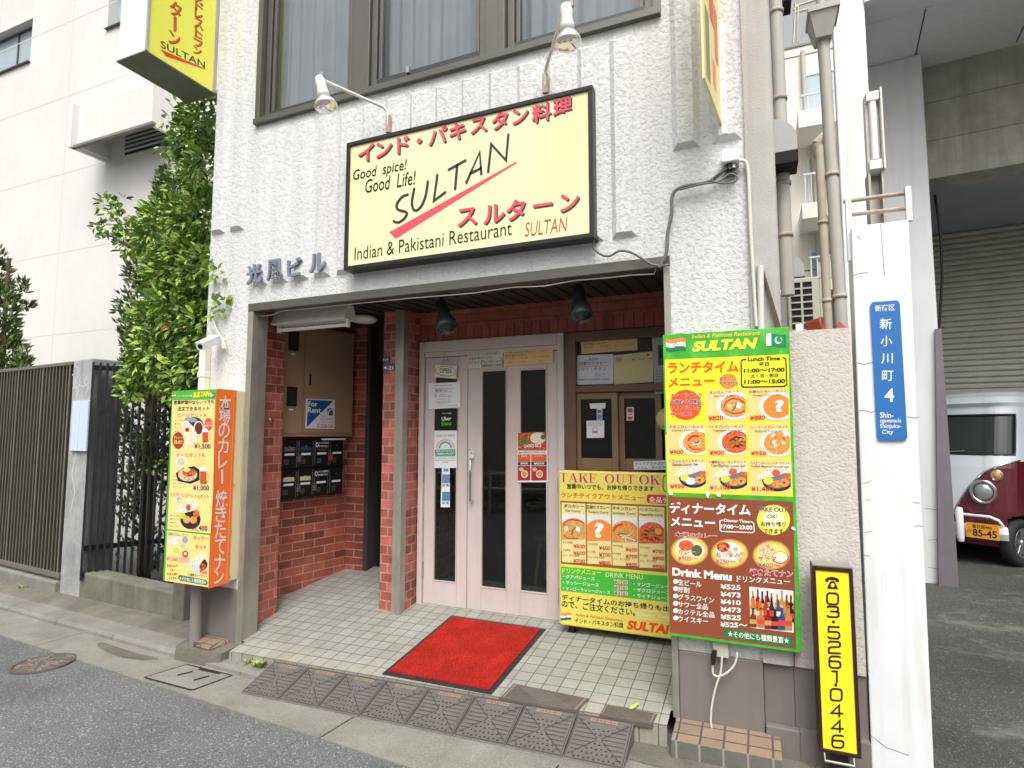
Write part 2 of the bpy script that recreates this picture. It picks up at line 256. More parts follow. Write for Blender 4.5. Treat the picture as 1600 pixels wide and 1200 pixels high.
# ------------------------------------------------------------------ mesh builder
class MB:
    def __init__(s, *mats): s.v = []; s.f = []; s.m = []; s.mats = list(mats); s.smooth = set()
    def mi(s, m):
        if m is None: return 0
        if m not in s.mats: s.mats.append(m)
        return s.mats.index(m)
    def face(s, pts, m=None, smooth=False):
        b = len(s.v); s.v += [Vector(p) for p in pts]; s.f.append(tuple(range(b, b+len(pts)))); s.m.append(s.mi(m))
        if smooth: s.smooth.add(len(s.f)-1)
    def raw(s, vs, fs, m=None, smooth=False):
        b = len(s.v); s.v += [Vector(p) for p in vs]; k = s.mi(m)
        for f in fs:
            s.f.append(tuple(b+i for i in f)); s.m.append(k)
            if smooth: s.smooth.add(len(s.f)-1)
    def hexa(s, p, m=None):                              # 8 points: bottom ring of 4 (counter-clockwise from above), top ring of 4
        s.raw(p, [(3, 2, 1, 0), (4, 5, 6, 7), (0, 1, 5, 4), (1, 2, 6, 5), (2, 3, 7, 6), (3, 0, 4, 7)], m)
    def box(s, x0, x1, y0, y1, z0, z1, m=None):
        s.hexa([(x0, y0, z0), (x1, y0, z0), (x1, y1, z0), (x0, y1, z0), (x0, y0, z1), (x1, y0, z1), (x1, y1, z1), (x0, y1, z1)], m)
    def wbox(s, u0, u1, v0, v1, z0, z1, m=None):          # box in the street's frame
        s.hexa([W(u0, v0, z0), W(u1, v0, z0), W(u1, v1, z0), W(u0, v1, z0), W(u0, v0, z1), W(u1, v0, z1), W(u1, v1, z1), W(u0, v1, z1)], m)
    def prism(s, poly, z0, z1, m=None):
        n = len(poly); a = [(x, y, z0) for x, y in poly]; b = [(x, y, z1) for x, y in poly]
        s.raw(a+b, [tuple(range(n-1, -1, -1)), tuple(range(n, 2*n))]+[(i, (i+1) % n, n+(i+1) % n, n+i) for i in range(n)], m)
    def tube(s, pts, r, n=8, m=None, cap=True):
        pts = [Vector(p) for p in pts]; rings = []; rr = r if isinstance(r, (list, tuple)) else [r]*len(pts)
        t0 = (pts[1]-pts[0]).normalized(); a = Vector((0, 0, 1)) if abs(t0.z) < .9 else Vector((1, 0, 0)); nx = t0.cross(a).normalized()
        for i, p in enumerate(pts):
            t = (pts[min(i+1, len(pts)-1)]-pts[max(i-1, 0)]).normalized()
            nx = (nx-t*nx.dot(t)).normalized(); ny = t.cross(nx)
            rings.append([p+nx*(math.cos(2*math.pi*k/n)*rr[i])+ny*(math.sin(2*math.pi*k/n)*rr[i]) for k in range(n)])
        vs = [q for g in rings for q in g]; fs = []
        for i in range(len(pts)-1):
            for k in range(n): fs.append((i*n+k, i*n+(k+1) % n, (i+1)*n+(k+1) % n, (i+1)*n+k))
        s.raw(vs, fs, m, True)
        if cap: s.face(rings[0][::-1], m); s.face(rings[-1], m)
    def lathe(s, prof, o, ax, n=20, m=None, flat=False):    # prof: (radius, distance along the axis)
        o = Vector(o); ax = Vector(ax).normalized(); a = Vector((0, 0, 1)) if abs(ax.z) < .9 else Vector((1, 0, 0))
        e1 = ax.cross(a).normalized(); e2 = ax.cross(e1); vs = []; fs = []
        for r, h in prof:
            for k in range(n): an = 2*math.pi*k/n; vs.append(o+ax*h+(e1*math.cos(an)+e2*math.sin(an))*max(r, 1e-5))
        for i in range(len(prof)-1):
            for k in range(n): fs.append((i*n+k, (i+1)*n+k, (i+1)*n+(k+1) % n, i*n+(k+1) % n))
        s.raw(vs, fs, m, not flat)
    def build(s, name, parent=None, bev=0, kind=None, loc=None):
        me = bpy.data.meshes.new(name)
        o = bpy.data.objects.new(name, me); COL.objects.link(o)
        base = Vector((0, 0, 0)); q = parent
        while q: base += Vector(q.location); q = q.parent
        if parent is None and loc is not None: base = Vector(loc); o.location = base
        if parent is not None and loc is not None: o.location = Vector(loc)-base; base = Vector(loc)
        me.from_pydata([tuple(v-base) for v in s.v], [], s.f)
        for m in s.mats: me.materials.append(m)
        for i, pl in enumerate(me.polygons):
            pl.material_index = s.m[i]
            if i in s.smooth: pl.use_smooth = True
        me.update()
        if parent: o.parent = parent
        if bev:
            b = o.modifiers.new('bevel', 'BEVEL'); b.width = bev; b.segments = 2; b.limit_method = 'ANGLE'; b.angle_limit = R(40)
        if kind: o['kind'] = kind
        return o
def thing(name, label, cat, loc=(0, 0, 0), group=None):
    o = bpy.data.objects.new(name, None); COL.objects.link(o); o.location = loc; o.empty_display_size = .1
    o['label'] = label; o['category'] = cat
    if group: o['group'] = group
    return o
def tag(o, label, cat, group=None):
    o['label'] = label; o['category'] = cat
    if group: o['group'] = group
    return o
def dup(root, loc, label=None, rot=None):
    def cp(o, par):
        c = o.copy(); COL.objects.link(c)
        if par: c.parent = par
        for ch in list(o.children): cp(ch, c)
        return c
    r = cp(root, None); r.location = loc
    if rot is not None: r.rotation_euler.z = rot
    if label: r['label'] = label
    return r
def single(name, mb, label, cat, bev=0, group=None, loc=None):
    if loc is None:
        xs = [v.x for v in mb.v]; ys = [v.y for v in mb.v]; loc = ((min(xs)+max(xs))/2, (min(ys)+max(ys))/2, min(v.z for v in mb.v))
    return tag(mb.build(name, None, bev, None, loc), label, cat, group)

# ------------------------------------------------------------------ lettering and printed sheets
_TG = {}
def text_geo(s, bold=0.0, ital=0.0, ext=0.0):
    k = (s, bold, ital, ext)
    if k not in _TG:
        c = bpy.data.curves.new('t', 'FONT'); c.body = s; c.offset = bold; c.shear = ital; c.resolution_u = 3; c.extrude = ext; c.fill_mode = 'BOTH'
        o = bpy.data.objects.new('t', c); me = o.to_mesh()
        v = [p.co.copy() for p in me.vertices]; f = [tuple(p.vertices) for p in me.polygons]
        o.to_mesh_clear(); bpy.data.objects.remove(o); bpy.data.curves.remove(c)
        xs = [p.x for p in v] or [0, 1]; ys = [p.y for p in v] or [0, 1]
        _TG[k] = (v, f, min(xs), max(xs), min(ys), max(ys))
    return _TG[k]
def clip_poly(pts, rect):
    x0, y0, x1, y1 = rect
    for ax, lim, sg in ((0, x0, 1), (0, x1, -1), (1, y0, 1), (1, y1, -1)):
        out = []
        for i in range(len(pts)):
            a, b = pts[i-1], pts[i]; da, db = sg*(a[ax]-lim), sg*(b[ax]-lim)
            if (da >= 0) != (db >= 0):
                t = da/(da-db); out.append((a[0]+(b[0]-a[0])*t, a[1]+(b[1]-a[1])*t))
            if db >= 0: out.append(b)
        pts = out
        if not pts: return []
    return pts
class Sheet:
    LAY = .0007
    def __init__(s, fn, U, V, Nn, conv=None):
        s.fn = fn; s.U = Vector(U).normalized(); s.V = Vector(V).normalized(); s.N = Vector(Nn).normalized(); s.c = conv or (lambda x, y: (x, y)); s.k = 0
    def at(s, x, y, lay=0): return s.fn(*s.c(x, y)) + s.N*(lay*s.LAY)
    def poly(s, mb, pts, m, lay=1): mb.face([s.at(x, y, lay) for x, y in pts][::-1], m)
    def rect(s, mb, x0, y0, x1, y1, m, lay=1): s.poly(mb, [(x0, y0), (x1, y0), (x1, y1), (x0, y1)], m, lay)
    def quad(s, mb, a, b, c, d, m, lay=1): s.poly(mb, [a, b, c, d], m, lay)
    def ell(s, mb, cx, cy, rx, ry, m, lay=1, n=28, clip=None, rot=0, a0=0, a1=360):
        pts = []
        for i in range(n):
            a = R(a0+(a1-a0)*i/(n if a1-a0 == 360 else n-1)); x, y = rx*math.cos(a), ry*math.sin(a)
            pts.append((cx+x*math.cos(rot)-y*math.sin(rot), cy+x*math.sin(rot)+y*math.cos(rot)))
        if clip: pts = clip_poly(pts, clip)
        if len(pts) > 2: s.poly(mb, pts, m, lay)
    def stroke(s, mb, pts, wd, m, lay=1, smooth=False, closed=False, cap=True):
        if smooth:
            q = []; n = len(pts)
            for i in range(n-1):
                p0, p1, p2, p3 = pts[max(i-1, 0)], pts[i], pts[i+1], pts[min(i+2, n-1)]
                for j in range(6):
                    t = j/6; q.append(tuple(.5*(2*p1[k]+(p2[k]-p0[k])*t+(2*p0[k]-5*p1[k]+4*p2[k]-p3[k])*t*t+(3*p1[k]-p0[k]-3*p2[k]+p3[k])*t**3) for k in (0, 1)))
            pts = q+[pts[-1]]
        n = len(pts); Lf = []; Rt = []; h = wd/2
        for i in range(n):
            a = pts[i-1] if (i > 0 or closed) else None; b = pts[(i+1) % n] if (i < n-1 or closed) else None; p = pts[i]
            def un(u, v): d = math.hypot(v[0]-u[0], v[1]-u[1]) or 1; return ((v[0]-u[0])/d, (v[1]-u[1])/d)
            d1 = un(a, p) if a else un(p, b); d2 = un(p, b) if b else d1
            nx, ny = -(d1[1]+d2[1]), d1[0]+d2[0]; ln = math.hypot(nx, ny) or 1; nx /= ln; ny /= ln
            cs = max(.45, nx*-d1[1]+ny*d1[0]); k = h/cs
            Lf.append((p[0]+nx*k, p[1]+ny*k)); Rt.append((p[0]-nx*k, p[1]-ny*k))
        vs = [s.at(*q, lay) for q in Lf+Rt]; rng = range(n if closed else n-1)
        mb.raw(vs, [(i, (i+1) % n, n+(i+1) % n, n+i) for i in rng], m)
        if cap and not closed:
            for p, q, sg in ((pts[0], pts[1], 1), (pts[-1], pts[-2], 1)):
                an = math.atan2(p[1]-q[1], p[0]-q[0])
                s.poly(mb, [(p[0]+h*math.cos(an+R(t)), p[1]+h*math.sin(an+R(t))) for t in range(-90, 91, 20)], m, lay)
    def text(s, mb, tx, a, b, h, m, lay=3, bold=0.0, ital=0.0, ext=0.0):      # a, b: lower left and lower right corner of the lettering in the photograph, h: its height there
        v, f, x0, x1, y0, y1 = text_geo(tx, bold, ital, ext)
        A = s.at(*a); B = s.at(*b); H = s.at(a[0], a[1]-h); ex = (B-A)/max(x1-x0, 1e-4); ey = (H-A)/max(y1-y0, 1e-4)
        nn = s.N; off = lay*s.LAY; k = ex.length
        mb.raw([A+ex*(p.x-x0)+ey*(p.y-y0)+nn*(off+(p.z+ext)*k) for p in v], f, m)
    def halo(s, mb, tx, a, b, h, m, hm, lay=3, bold=.006, hb=.04, ital=0.0):
        kx = (b[0]-a[0]); v, f, x0, x1, y0, y1 = text_geo(tx, bold, ital); V, F, X0, X1, Y0, Y1 = text_geo(tx, hb, ital)
        gx = (X1-X0-(x1-x0))/2/(x1-x0); gy = (Y1-Y0-(y1-y0))/2/(y1-y0)
        dx, dy = (b[0]-a[0])*gx, (b[1]-a[1])*gx
        s.text(mb, tx, (a[0]-dx, a[1]-dy+h*gy), (b[0]+dx, b[1]+dy+h*gy), h*(1+2*gy), hm, lay, hb, ital)
        s.text(mb, tx, a, b, h, m, lay+1, bold, ital)
    def column(s, mb, tx, top, bot, size, m, lay=3, bold=0.0, hm=None):       # vertical writing
        n = len(tx)
        for i, ch in enumerate(tx):
            if ch == ' ': continue
            t = (i+.5)/n; cx = top[0]+(bot[0]-top[0])*t; cy = top[1]+(bot[1]-top[1])*t
            v, f, x0, x1, y0, y1 = text_geo(ch, bold); sx, sy = size
            if ch == 'ー': s.stroke(mb, [(cx, cy-sy*.4), (cx, cy+sy*.4)], sx*.13, m, lay, cap=False); continue
            ww, hh = (x1-x0)*sx, (y1-y0)*sy
            s.text(mb, ch, (cx-ww/2, cy+hh/2), (cx+ww/2, cy+hh/2), hh, m, lay, bold)
def zc(x0, y0, k): return lambda x, y: (x0+x/k, y0+y/k)
def ysheet(Y, conv=None): return Sheet(lambda x, y: hY(x, y, Y), (1, 0, 0), (0, 0, 1), (0, -1, 0), conv)
def xsheet(X, conv=None): return Sheet(lambda x, y: hX(x, y, X), (0, 1, 0), (0, 0, 1), (1, 0, 0), conv)

# ------------------------------------------------------------------ the setting
def structure(name, mb): return mb.build(name, None, 0, 'structure')
mb = MB(MT['asphalt'])
mb.face([(x, y, gz(x)-.004) for x, y in ((-80, -30), (80, -30), (80, 60), (-80, 60))]); structure('road', mb)
mb = MB(MT['asphaltD'])
mb.face([Wg(.02, -.9, .002), Wg(12, -.9, .002), Wg(12, 12, .002), Wg(.02, 12, .002)]); structure('yard_pavement', mb)
def strip(mb, prof, us, m=None):                        # prof: list of (v, dz)
    for u0, u1 in us:
        for (v0, a), (v1, b) in zip(prof, prof[1:]): mb.face([Wg(u0, v0, a), Wg(u1, v0, a), Wg(u1, v1, b), Wg(u0, v1, b)], m)
mb = MB(MT['conc'])
segs = [(-14, -8.9), (-8.892, -7.2), (-7.192, -5.62), (-5.612, -4.02), (-4.012, -2.52), (-2.512, -1.3), (-1.292, -.12), (-.112, .02)]
strip(mb, [(-.94, -.004), (-.94, .004), (-.60, .006)], segs)
mb.face([Wg(-14, -.935, .001), Wg(.02, -.935, .001), Wg(.02, -.6, .001), Wg(-14, -.6, .001)], MT['dark'])
structure('gutter', mb)
mb = MB(MT['concK'])
KP = [(-.604, .0), (-.60, .028), (-.575, .05), (-.42, .056), (-.42, -.02)]
strip(mb, KP, [(-14, -7.0), (-6.994, -6.1), (-6.094, -5.2), (-5.194, -4.25), (-4.244, -3.62)])
for k in range(4):
    u0, u1 = -3.614+.06*k*2, -3.614+.06*(k+1)*2; a, b = 1-k/4, 1-(k+1)/4
    for (v0, p), (v1, q) in zip(KP, KP[1:]): mb.face([Wg(u0, v0, p*a+.007), Wg(u1, v0, p*b+.007), Wg(u1, v1, q*b+.007), Wg(u0, v1, q*a+.007)])
strip(mb, [(-.604, .0), (-.60, .007), (-.42, .007)], [(-3.134, -1.9), (-1.894, -.6), (-.594, .3)])
structure('kerb', mb)
mb = MB(MT['concF'])
strip(mb, [(-.425, .05), (-.40, .062), (-.30, .085), (-.19, .09), (-.10, .09)], [(-14, -7.1), (-7.095, -4.05)])
mb.face([Wg(-4.1, -.42, .05), Wg(-3.6, -.42, .05), Wg(-3.6, -.1, .05), Wg(-4.1, -.1, .05)])
mb.face([Wg(-3.6, -.42, .05), Wg(-3.0, -.42, .009), Wg(-3.0, -.1, .009), Wg(-3.6, -.1, .05)])
mb.face([Wg(-3.0, -.42, .009), Wg(.0, -.42, .009), Wg(.0, -.1, .009), Wg(-3.0, -.1, .009)])
mb.prism([(-.36, -.42), (.5, -.42), (.5, -.02), (-.36, -.02)], -.3, -.104)
structure('pavement', mb)
# entrance floor: two sheets and a tiled riser
def fl(mb, x0, x1, y0, y1, nx, ny, m, dz=0):
    for i in range(nx):
        for j in range(ny):
            xa, xb = x0+(x1-x0)*i/nx, x0+(x1-x0)*(i+1)/nx; ya, yb = y0+(y1-y0)*j/ny, y0+(y1-y0)*(j+1)/ny
            mb.face([(x, y, fz(x, y)+dz) for x, y in ((xa, ya), (xb, ya), (xb, yb), (xa, yb))], m)
mb = MB(MT['tile'], MT['tileF'], MT['riser'])
fl(mb, -4.0, -.40, .0, 1.42, 6, 8, MT['tile']); fl(mb, -3.42, -.46, -.041, 0, 6, 1, MT['tileF']); fl(mb, -3.42, -.46, -.137, -.045, 6, 1, MT['tileF'])
fl(mb, -3.42, -.46, -.045, -.041, 6, 1, MT['riser'], -.001)
mb.hexa([(-3.42, -.137, -.4), (-.46, -.137, -.4), (-.46, -.1, -.4), (-3.42, -.1, -.4), (-3.42, -.137, f0(-3.42)-.002), (-.46, -.137, f0(-.46)-.002), (-.46, -.1, f0(-3.42)-.003), (-3.42, -.1, f0(-3.42)-.003)], MT['riser'])
structure('entrance_floor', mb)
mb = MB(MT['wet'])
q = [(160, 1003), (172, 1007), (190, 1013), (215, 1021), (245, 1027), (250, 1030), (222, 1031), (195, 1028), (172, 1021), (154, 1012), (152, 1006)]
mb.face([hG(x, y, .0075) for x, y in q][::-1]); structure('puddle_water', mb)

# ------------------------------------------------------------------ the restaurant building
B = thing('restaurant_building', 'white roughcast two storey restaurant building with a red brick entrance', 'building', (-1.9, 0, 0))
mb = MB(MT['stucco'])
ZL = 2.39
mb.box(-3.945, -3.505, 0, .148, .30, 7.2)                         # left pier
mb.box(-3.505, -.445, 0, .3, ZL, 3.80)                           # lintel band under the windows
mb.box(-.445, -.012, 0, .3, .318, 7.2)                           # right pier
mb.box(-3.505, -.445, .01, .3, 5.45, 7.2)
mb.box(-3.945, -3.92, .148, 8, -.3, 7.2); mb.box(-3.92, .10, 7.8, 8, -.3, 7.2)
mb.box(-3.92, -.02, .3, 7.8, 7.0, 7.2)
def rib(x, z0, z1, wb=.150, wf=.085, d=.032):
    a, b = wb/2, wf/2; h = .028
    mb.hexa([(x-b, -d, z0+h), (x+b, -d, z0+h), (x+a, .001, z0), (x-a, .001, z0), (x-b, -d, z1-h), (x+b, -d, z1-h), (x+a, .001, z1), (x-a, .001, z1)])
x = -3.40
while x < -.46: rib(x, 2.535, 3.735); x += .196
for x in (-3.86, -3.66, -.31, -.10): rib(x, 2.99, 7.2)
mb.build('roughcast_wall', B)
mb = MB(MT['column'])
pl = [(-.012, .3), (-.012, -.022)]+[(.095+.035*math.sin(R(a)), .013-.035*math.cos(R(a))) for a in range(0, 91, 15)]+[(.13, .3)]
mb.prism(pl[::-1][::-1], .318, 7.2); mb.box(.02, .13, .3, 7.8, -.3, 7.2); mb.build('corner_column', B)
mb = MB(MT['plinth'])
mb.box(-3.955, -3.502, -.012, .148, -.3, .30); mb.build('plinth', B, .006); mb = MB(MT['plinth']); mb.box(-.412, -.012, -.016, .3, -.2, .318); mb.box(-.012, .125, .012, .3, -.3, .318); mb.box(-.008, .14, -.035, .012, -.3, .03)
mb.build('plinth', B, .006)
# metal lip, jambs, soffit
mb = MB(MT['alu'])
mb.box(-3.503, -.412, -.014, .012, 2.342, ZL+.012); mb.box(-3.46, -.445, .0125, .075, 2.344, 2.352); mb.build('canopy_trim', B, .003)
mb = MB(MT['steel'])
mb.box(-3.504, -3.452, -.012, .135, -.1, 2.342); mb.build('door_jamb', B, .003)
mb = MB(MT['steel'])
mb.box(-.446, -.413, -.020, .06, -.02, 2.341); mb.build('door_jamb', B, .003)
mb = MB(MT['soffit'])
mb.hexa([(-3.9, .012, 2.375), (-.3, .012, 2.375), (-.3, 1.5, 2.45), (-3.9, 1.5, 2.45), (-3.9, .012, 2.6), (-.3, .012, 2.6), (-.3, 1.5, 2.6), (-3.9, 1.5, 2.6)])
x = -3.4
while x < -.45:
    mb.hexa([(x, .03, 2.371), (x+.012, .03, 2.371), (x+.012, .95, 2.4175), (x, .95, 2.4175), (x, .03, 2.38), (x+.012, .03, 2.38), (x+.012, .95, 2.43), (x, .95, 2.43)], MT['dark']); x += .105
mb.build('soffit', B)
# brickwork
mb = MB(MT['brickH']); mb.box(-3.9, -3.553, .15, .42, -.1, 2.5); mb.build('brick_pier', B)
mb = MB(MT['brick'])
mb.prism([(-3.95, .42), (-3.79, .42), (-3.594, 1.29), (-3.40, 1.30), (-3.40, 1.5), (-3.95, 1.5)], -.1, 2.5); mb.build('brick_wall', B)
mb = MB(MT['brickH']); mb.box(-2.752, -2.545, .66, 1.5, -.1, 2.5); mb.build('brick_pier', B)
mb = MB(MT['steel'])
mb.box(-2.624, -2.586, .634, .70, -.05, 2.41); mb.box(-2.583, -2.543, .628, .70, -.05, 2.41)
mb.build('steel_post', B, .003)
mb = MB(MT['brickD']); mb.box(-2.545, -.40, .862, 1.1, 2.282, 2.6); mb.build('brick_lintel', B)
mb = MB(MT['brickS']); mb.box(-2.545, -.40, .856, 1.1, 2.175, 2.281); mb.build('soldier_course', B)
# room behind the glass and the stair hall
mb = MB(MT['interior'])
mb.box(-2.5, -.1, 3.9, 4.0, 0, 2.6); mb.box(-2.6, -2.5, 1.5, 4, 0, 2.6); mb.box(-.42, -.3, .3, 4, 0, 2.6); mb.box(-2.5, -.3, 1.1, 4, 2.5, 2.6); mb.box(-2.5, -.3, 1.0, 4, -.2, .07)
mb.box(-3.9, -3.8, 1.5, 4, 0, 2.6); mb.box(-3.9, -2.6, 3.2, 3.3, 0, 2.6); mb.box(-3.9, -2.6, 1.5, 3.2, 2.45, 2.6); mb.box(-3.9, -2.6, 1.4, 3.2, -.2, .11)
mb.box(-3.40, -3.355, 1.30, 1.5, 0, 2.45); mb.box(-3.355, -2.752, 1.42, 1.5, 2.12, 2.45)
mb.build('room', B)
ed = MB(MT['greywall']); ed.box(-3.30, -2.79, 1.46, 1.50, .12, .80); ed.box(-3.30, -3.26, 1.46, 1.50, .80, 2.1); ed.box(-3.26, -2.79, 1.475, 1.49, .83, 2.1, MT['glassD'])
ed.build('stair_door', B)

# restaurant door: frame, two leaves, panes, pull handle, hinges
DY = .86
dr = MB(MT['pink'])
a = hY(655, 537, DY); b_ = hY(881, 519, DY)
X0, X1, ZB, ZT = -2.530, -1.296, .06, 2.172
dr.box(X0, X0+.042, DY-.02, DY+.08, ZB, ZT); dr.box(X1-.05, X1, DY-.02, DY+.08, ZB, ZT); dr.box(X0+.042, X1-.05, DY-.02, DY+.08, ZT-.085, ZT); dr.box(X0+.042, X1-.05, DY-.005, DY+.08, ZT-.125, ZT-.087)
dr.box(X0+.042, X1-.05, DY+.0, DY+.08, ZB, .085, MT['alu'])
frame = dr.build('door_frame', B, .004)
def leaf(x0, x1, panes, zt, zb, name='door'):
    m = MB(MT['pink']); y0, y1 = DY+.006, DY+.046
    ed = [x0]+[e for p in panes for e in (p[0], p[1])]+[x1]
    for i in range(0, len(ed), 2): m.box(ed[i], ed[i+1], y0, y1, zb, zt)
    for p in panes: m.box(p[0], p[1], y0, y1, zb, p[2]); m.box(p[0], p[1], y0, y1, p[3], zt)
    d = m.build(name, B, .004)
    for p in panes:
        g = MB(MT['glassD']); g.box(p[0], p[1], y0+.015, y0+.02, p[2], p[3]); g.build('door_pane', d)
        tr = MB(MT['pink'])
        for q in ((p[0], p[0]+.008, p[2], p[3]), (p[1]-.008, p[1], p[2], p[3]), (p[0]+.008, p[1]-.008, p[2], p[2]+.008), (p[0]+.008, p[1]-.008, p[3]-.008, p[3])): tr.box(q[0], q[1], y0-.004, y0+.012, q[2], q[3])
        tr.build('glazing_bead', d)
    return d
def pz(px, py): p = hY(px, py, DY); return p.x, p.z
pn = lambda xl, xr, yt, yb: (pz(xl, 700)[0], pz(xr, 700)[0], pz((xl+xr)/2, yb)[1], pz((xl+xr)/2, yt)[1])
xm = pz(729.5, 740)[0]
d1 = leaf(X0+.046, xm-.003, [pn(678, 714, 583, 910)], ZT-.13, .092)
d2 = leaf(xm+.003, X1-.054, [pn(751.5, 791.5, 578, 920.5), pn(811.5, 854.5, 576, 927)], ZT-.13, .092)
h = MB(MT['chrome']); t0 = hY(737, 718, DY-.02); t1 = hY(736, 783, DY-.02); xh = t0.x
h.tube([(xh, DY+.006, t0.z), (xh, DY-.035, t0.z), (xh, DY-.045, t0.z-.012), (xh, DY-.045, t1.z+.012), (xh, DY-.035, t1.z), (xh, DY+.006, t1.z)], .009, 10); h.build('pull_handle', d2)
for px, py in ((661, 592), (660, 742), (659, 890)):
    q = hY(px, py, DY-.01); h = MB(MT['steel']); h.tube([(q.x, DY+.0, q.z-.06), (q.x, DY+.0, q.z+.06)], .008, 8); h.build('hinge', d1)
for py in (575, 760, 930):
    q = hY(877, py, DY-.01); h = MB(MT['steel']); h.tube([(X1-.052, DY+.0, q.z-.05), (X1-.052, DY+.0, q.z+.05)], .008, 8); h.build('hinge', d2)

# take-out window right of the door
wf = MB(MT['brown'])
XA, XB = -1.262, -.42
wf.box(XA, XA+.055, DY-.012, DY+.09, .95, 2.17); wf.box(XA+.055, XB, DY-.012, DY+.09, 2.10, 2.17); wf.box(XA+.055, XB, DY-.008, DY+.09, 1.725, 1.775); wf.box(XA+.055, XB, DY-.012, DY+.09, 1.10, 1.165)
wf.box(X1, XB, DY, DY+.2, .0, .95); wf.box(X1, XA, DY, DY+.2, .95, 2.172)
wob = wf.build('window', B, .003)
g = MB(MT['glassD']); g.box(XA+.055, XB, DY+.04, DY+.045, 1.775, 2.10); g.build('window_pane', wob)
for (pa, pb, yo) in (((897, 612), (966, 732), .012), ((963, 612), (1034, 732), .048)):
    xa, xb = hY(*pa, DY).x, hY(*pb, DY).x; z1 = 1.722; z0 = 1.168; m = MB(MT['tan'])
    m.box(xa, xa+.045, DY+yo, DY+yo+.03, z0, z1); m.box(xb-.045, xb, DY+yo, DY+yo+.03, z0, z1); m.box(xa+.045, xb-.045, DY+yo, DY+yo+.03, z0, z0+.085); m.box(xa+.045, xb-.045, DY+yo, DY+yo+.03, z1-.045, z1)
    sa = m.build('sash', wob, .003); g = MB(MT['glassD']); g.box(xa+.045, xb-.045, DY+yo+.012, DY+yo+.016, z0+.085, z1-.045); g.build('sash_pane', sa)

# upper windows
m = MB(MT['alu']); Zs = 3.80; Zt = 5.45
m.box(-3.505, -.43, -.035, .14, Zs, Zs+.045); m.box(-3.505, -3.46, -.02, .14, Zs+.045, Zt); m.box(-.475, -.43, -.02, .14, Zs+.045, Zt)
mull = [(-2.585, -2.445), (-1.535, -1.40)]
for a, b in mull: m.box(a, b, -.012, .14, Zs+.045, Zt)
m.box(-3.46, -.475, -.012, .14, Zt-.05, Zt)
wu = m.build('upper_window', B, .003)
for i, (a, b) in enumerate(((-3.46, -2.585), (-2.445, -1.535), (-1.40, -.475))):
    m = MB(MT['aluD']); yo = .03 if i != 1 else .012
    z0 = Zs+.05; m.box(a+.004, a+.05, yo, yo+.05, z0, Zt-.05, MT['alu']); m.box(b-.05, b-.004, yo, yo+.05, z0, Zt-.05, MT['alu']); m.box(a+.05, b-.05, yo, yo+.05, z0, z0+.065)
    m.box(a+.06, a+.085, yo+.012, yo+.06, z0+.065, Zt-.05, MT['alu']); m.box(b-.085, b-.06, yo+.012, yo+.06, z0+.065, Zt-.05, MT['alu'])
    s_ = m.build('upper_sash', wu, .002); g = MB(MT['glassW']); g.box(a+.05, b-.05, yo+.028, yo+.032, z0+.065, Zt-.05); g.build('upper_pane', s_)
    c = MB(MT['curtain']); n = 90; ph = random.random()*6
    for k in range(n):
        xa, xb = a+(b-a)*k/n, a+(b-a)*(k+1)/n; ya = .15+.018*math.sin(k*.55+ph)+.012*math.sin(k*.21); yb = .15+.018*math.sin((k+1)*.55+ph)+.012*math.sin((k+1)*.21)
        c.face([(xa, ya, Zs), (xb, yb, Zs), (xb, yb, Zt), (xa, ya, Zt)], None, True)
    c.build('curtain', wu)
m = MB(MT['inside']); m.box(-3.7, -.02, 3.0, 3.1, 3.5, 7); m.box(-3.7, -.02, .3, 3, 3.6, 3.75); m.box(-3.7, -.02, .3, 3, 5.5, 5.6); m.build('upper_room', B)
m = MB(MT['silver']); q = hY(636, 108, -.01); m.box(q.x-.012, q.x+.012, -.006, .012, q.z-.02, q.z+.025); m.build('window_latch', wu)
# broken tiled step at the left pier and the tiled step at the right pier
m = MB(MT['concF'], MT['steptile'])
m.hexa([(-3.90, -.20, -.3), (-3.44, -.19, -.3), (-3.42, 0, -.3), (-3.95, 0, -.3), (-3.93, -.15, -.10), (-3.46, -.17, -.085), (-3.44, 0, -.07), (-3.95, 0, -.08)])
m.hexa([(-3.83, -.13, -.085), (-3.58, -.16, -.08), (-3.56, -.02, -.075), (-3.80, -.02, -.075), (-3.82, -.125, -.058), (-3.60, -.15, -.055), (-3.57, -.02, -.05), (-3.80, -.02, -.05)], MT['steptile'])
single('broken_step', m, 'broken concrete step with two loose tiles below the orange sign', 'step')
m = MB(MT['steptile'], MT['stepris'])
za, zb = -.028, -.022
m.hexa([(-.43, -.225, -.3), (.055, -.225, -.3), (.055, -.018, -.3), (-.43, -.018, -.3), (-.43, -.225, za), (.055, -.225, zb), (.055, -.018, zb+.012), (-.43, -.018, za+.012)])
for i, f in enumerate(m.f):
    if i == 2: m.m[i] = 1
single('tiled_step', m, 'brown tiled step with grey face under the right pillar', 'step', .004)

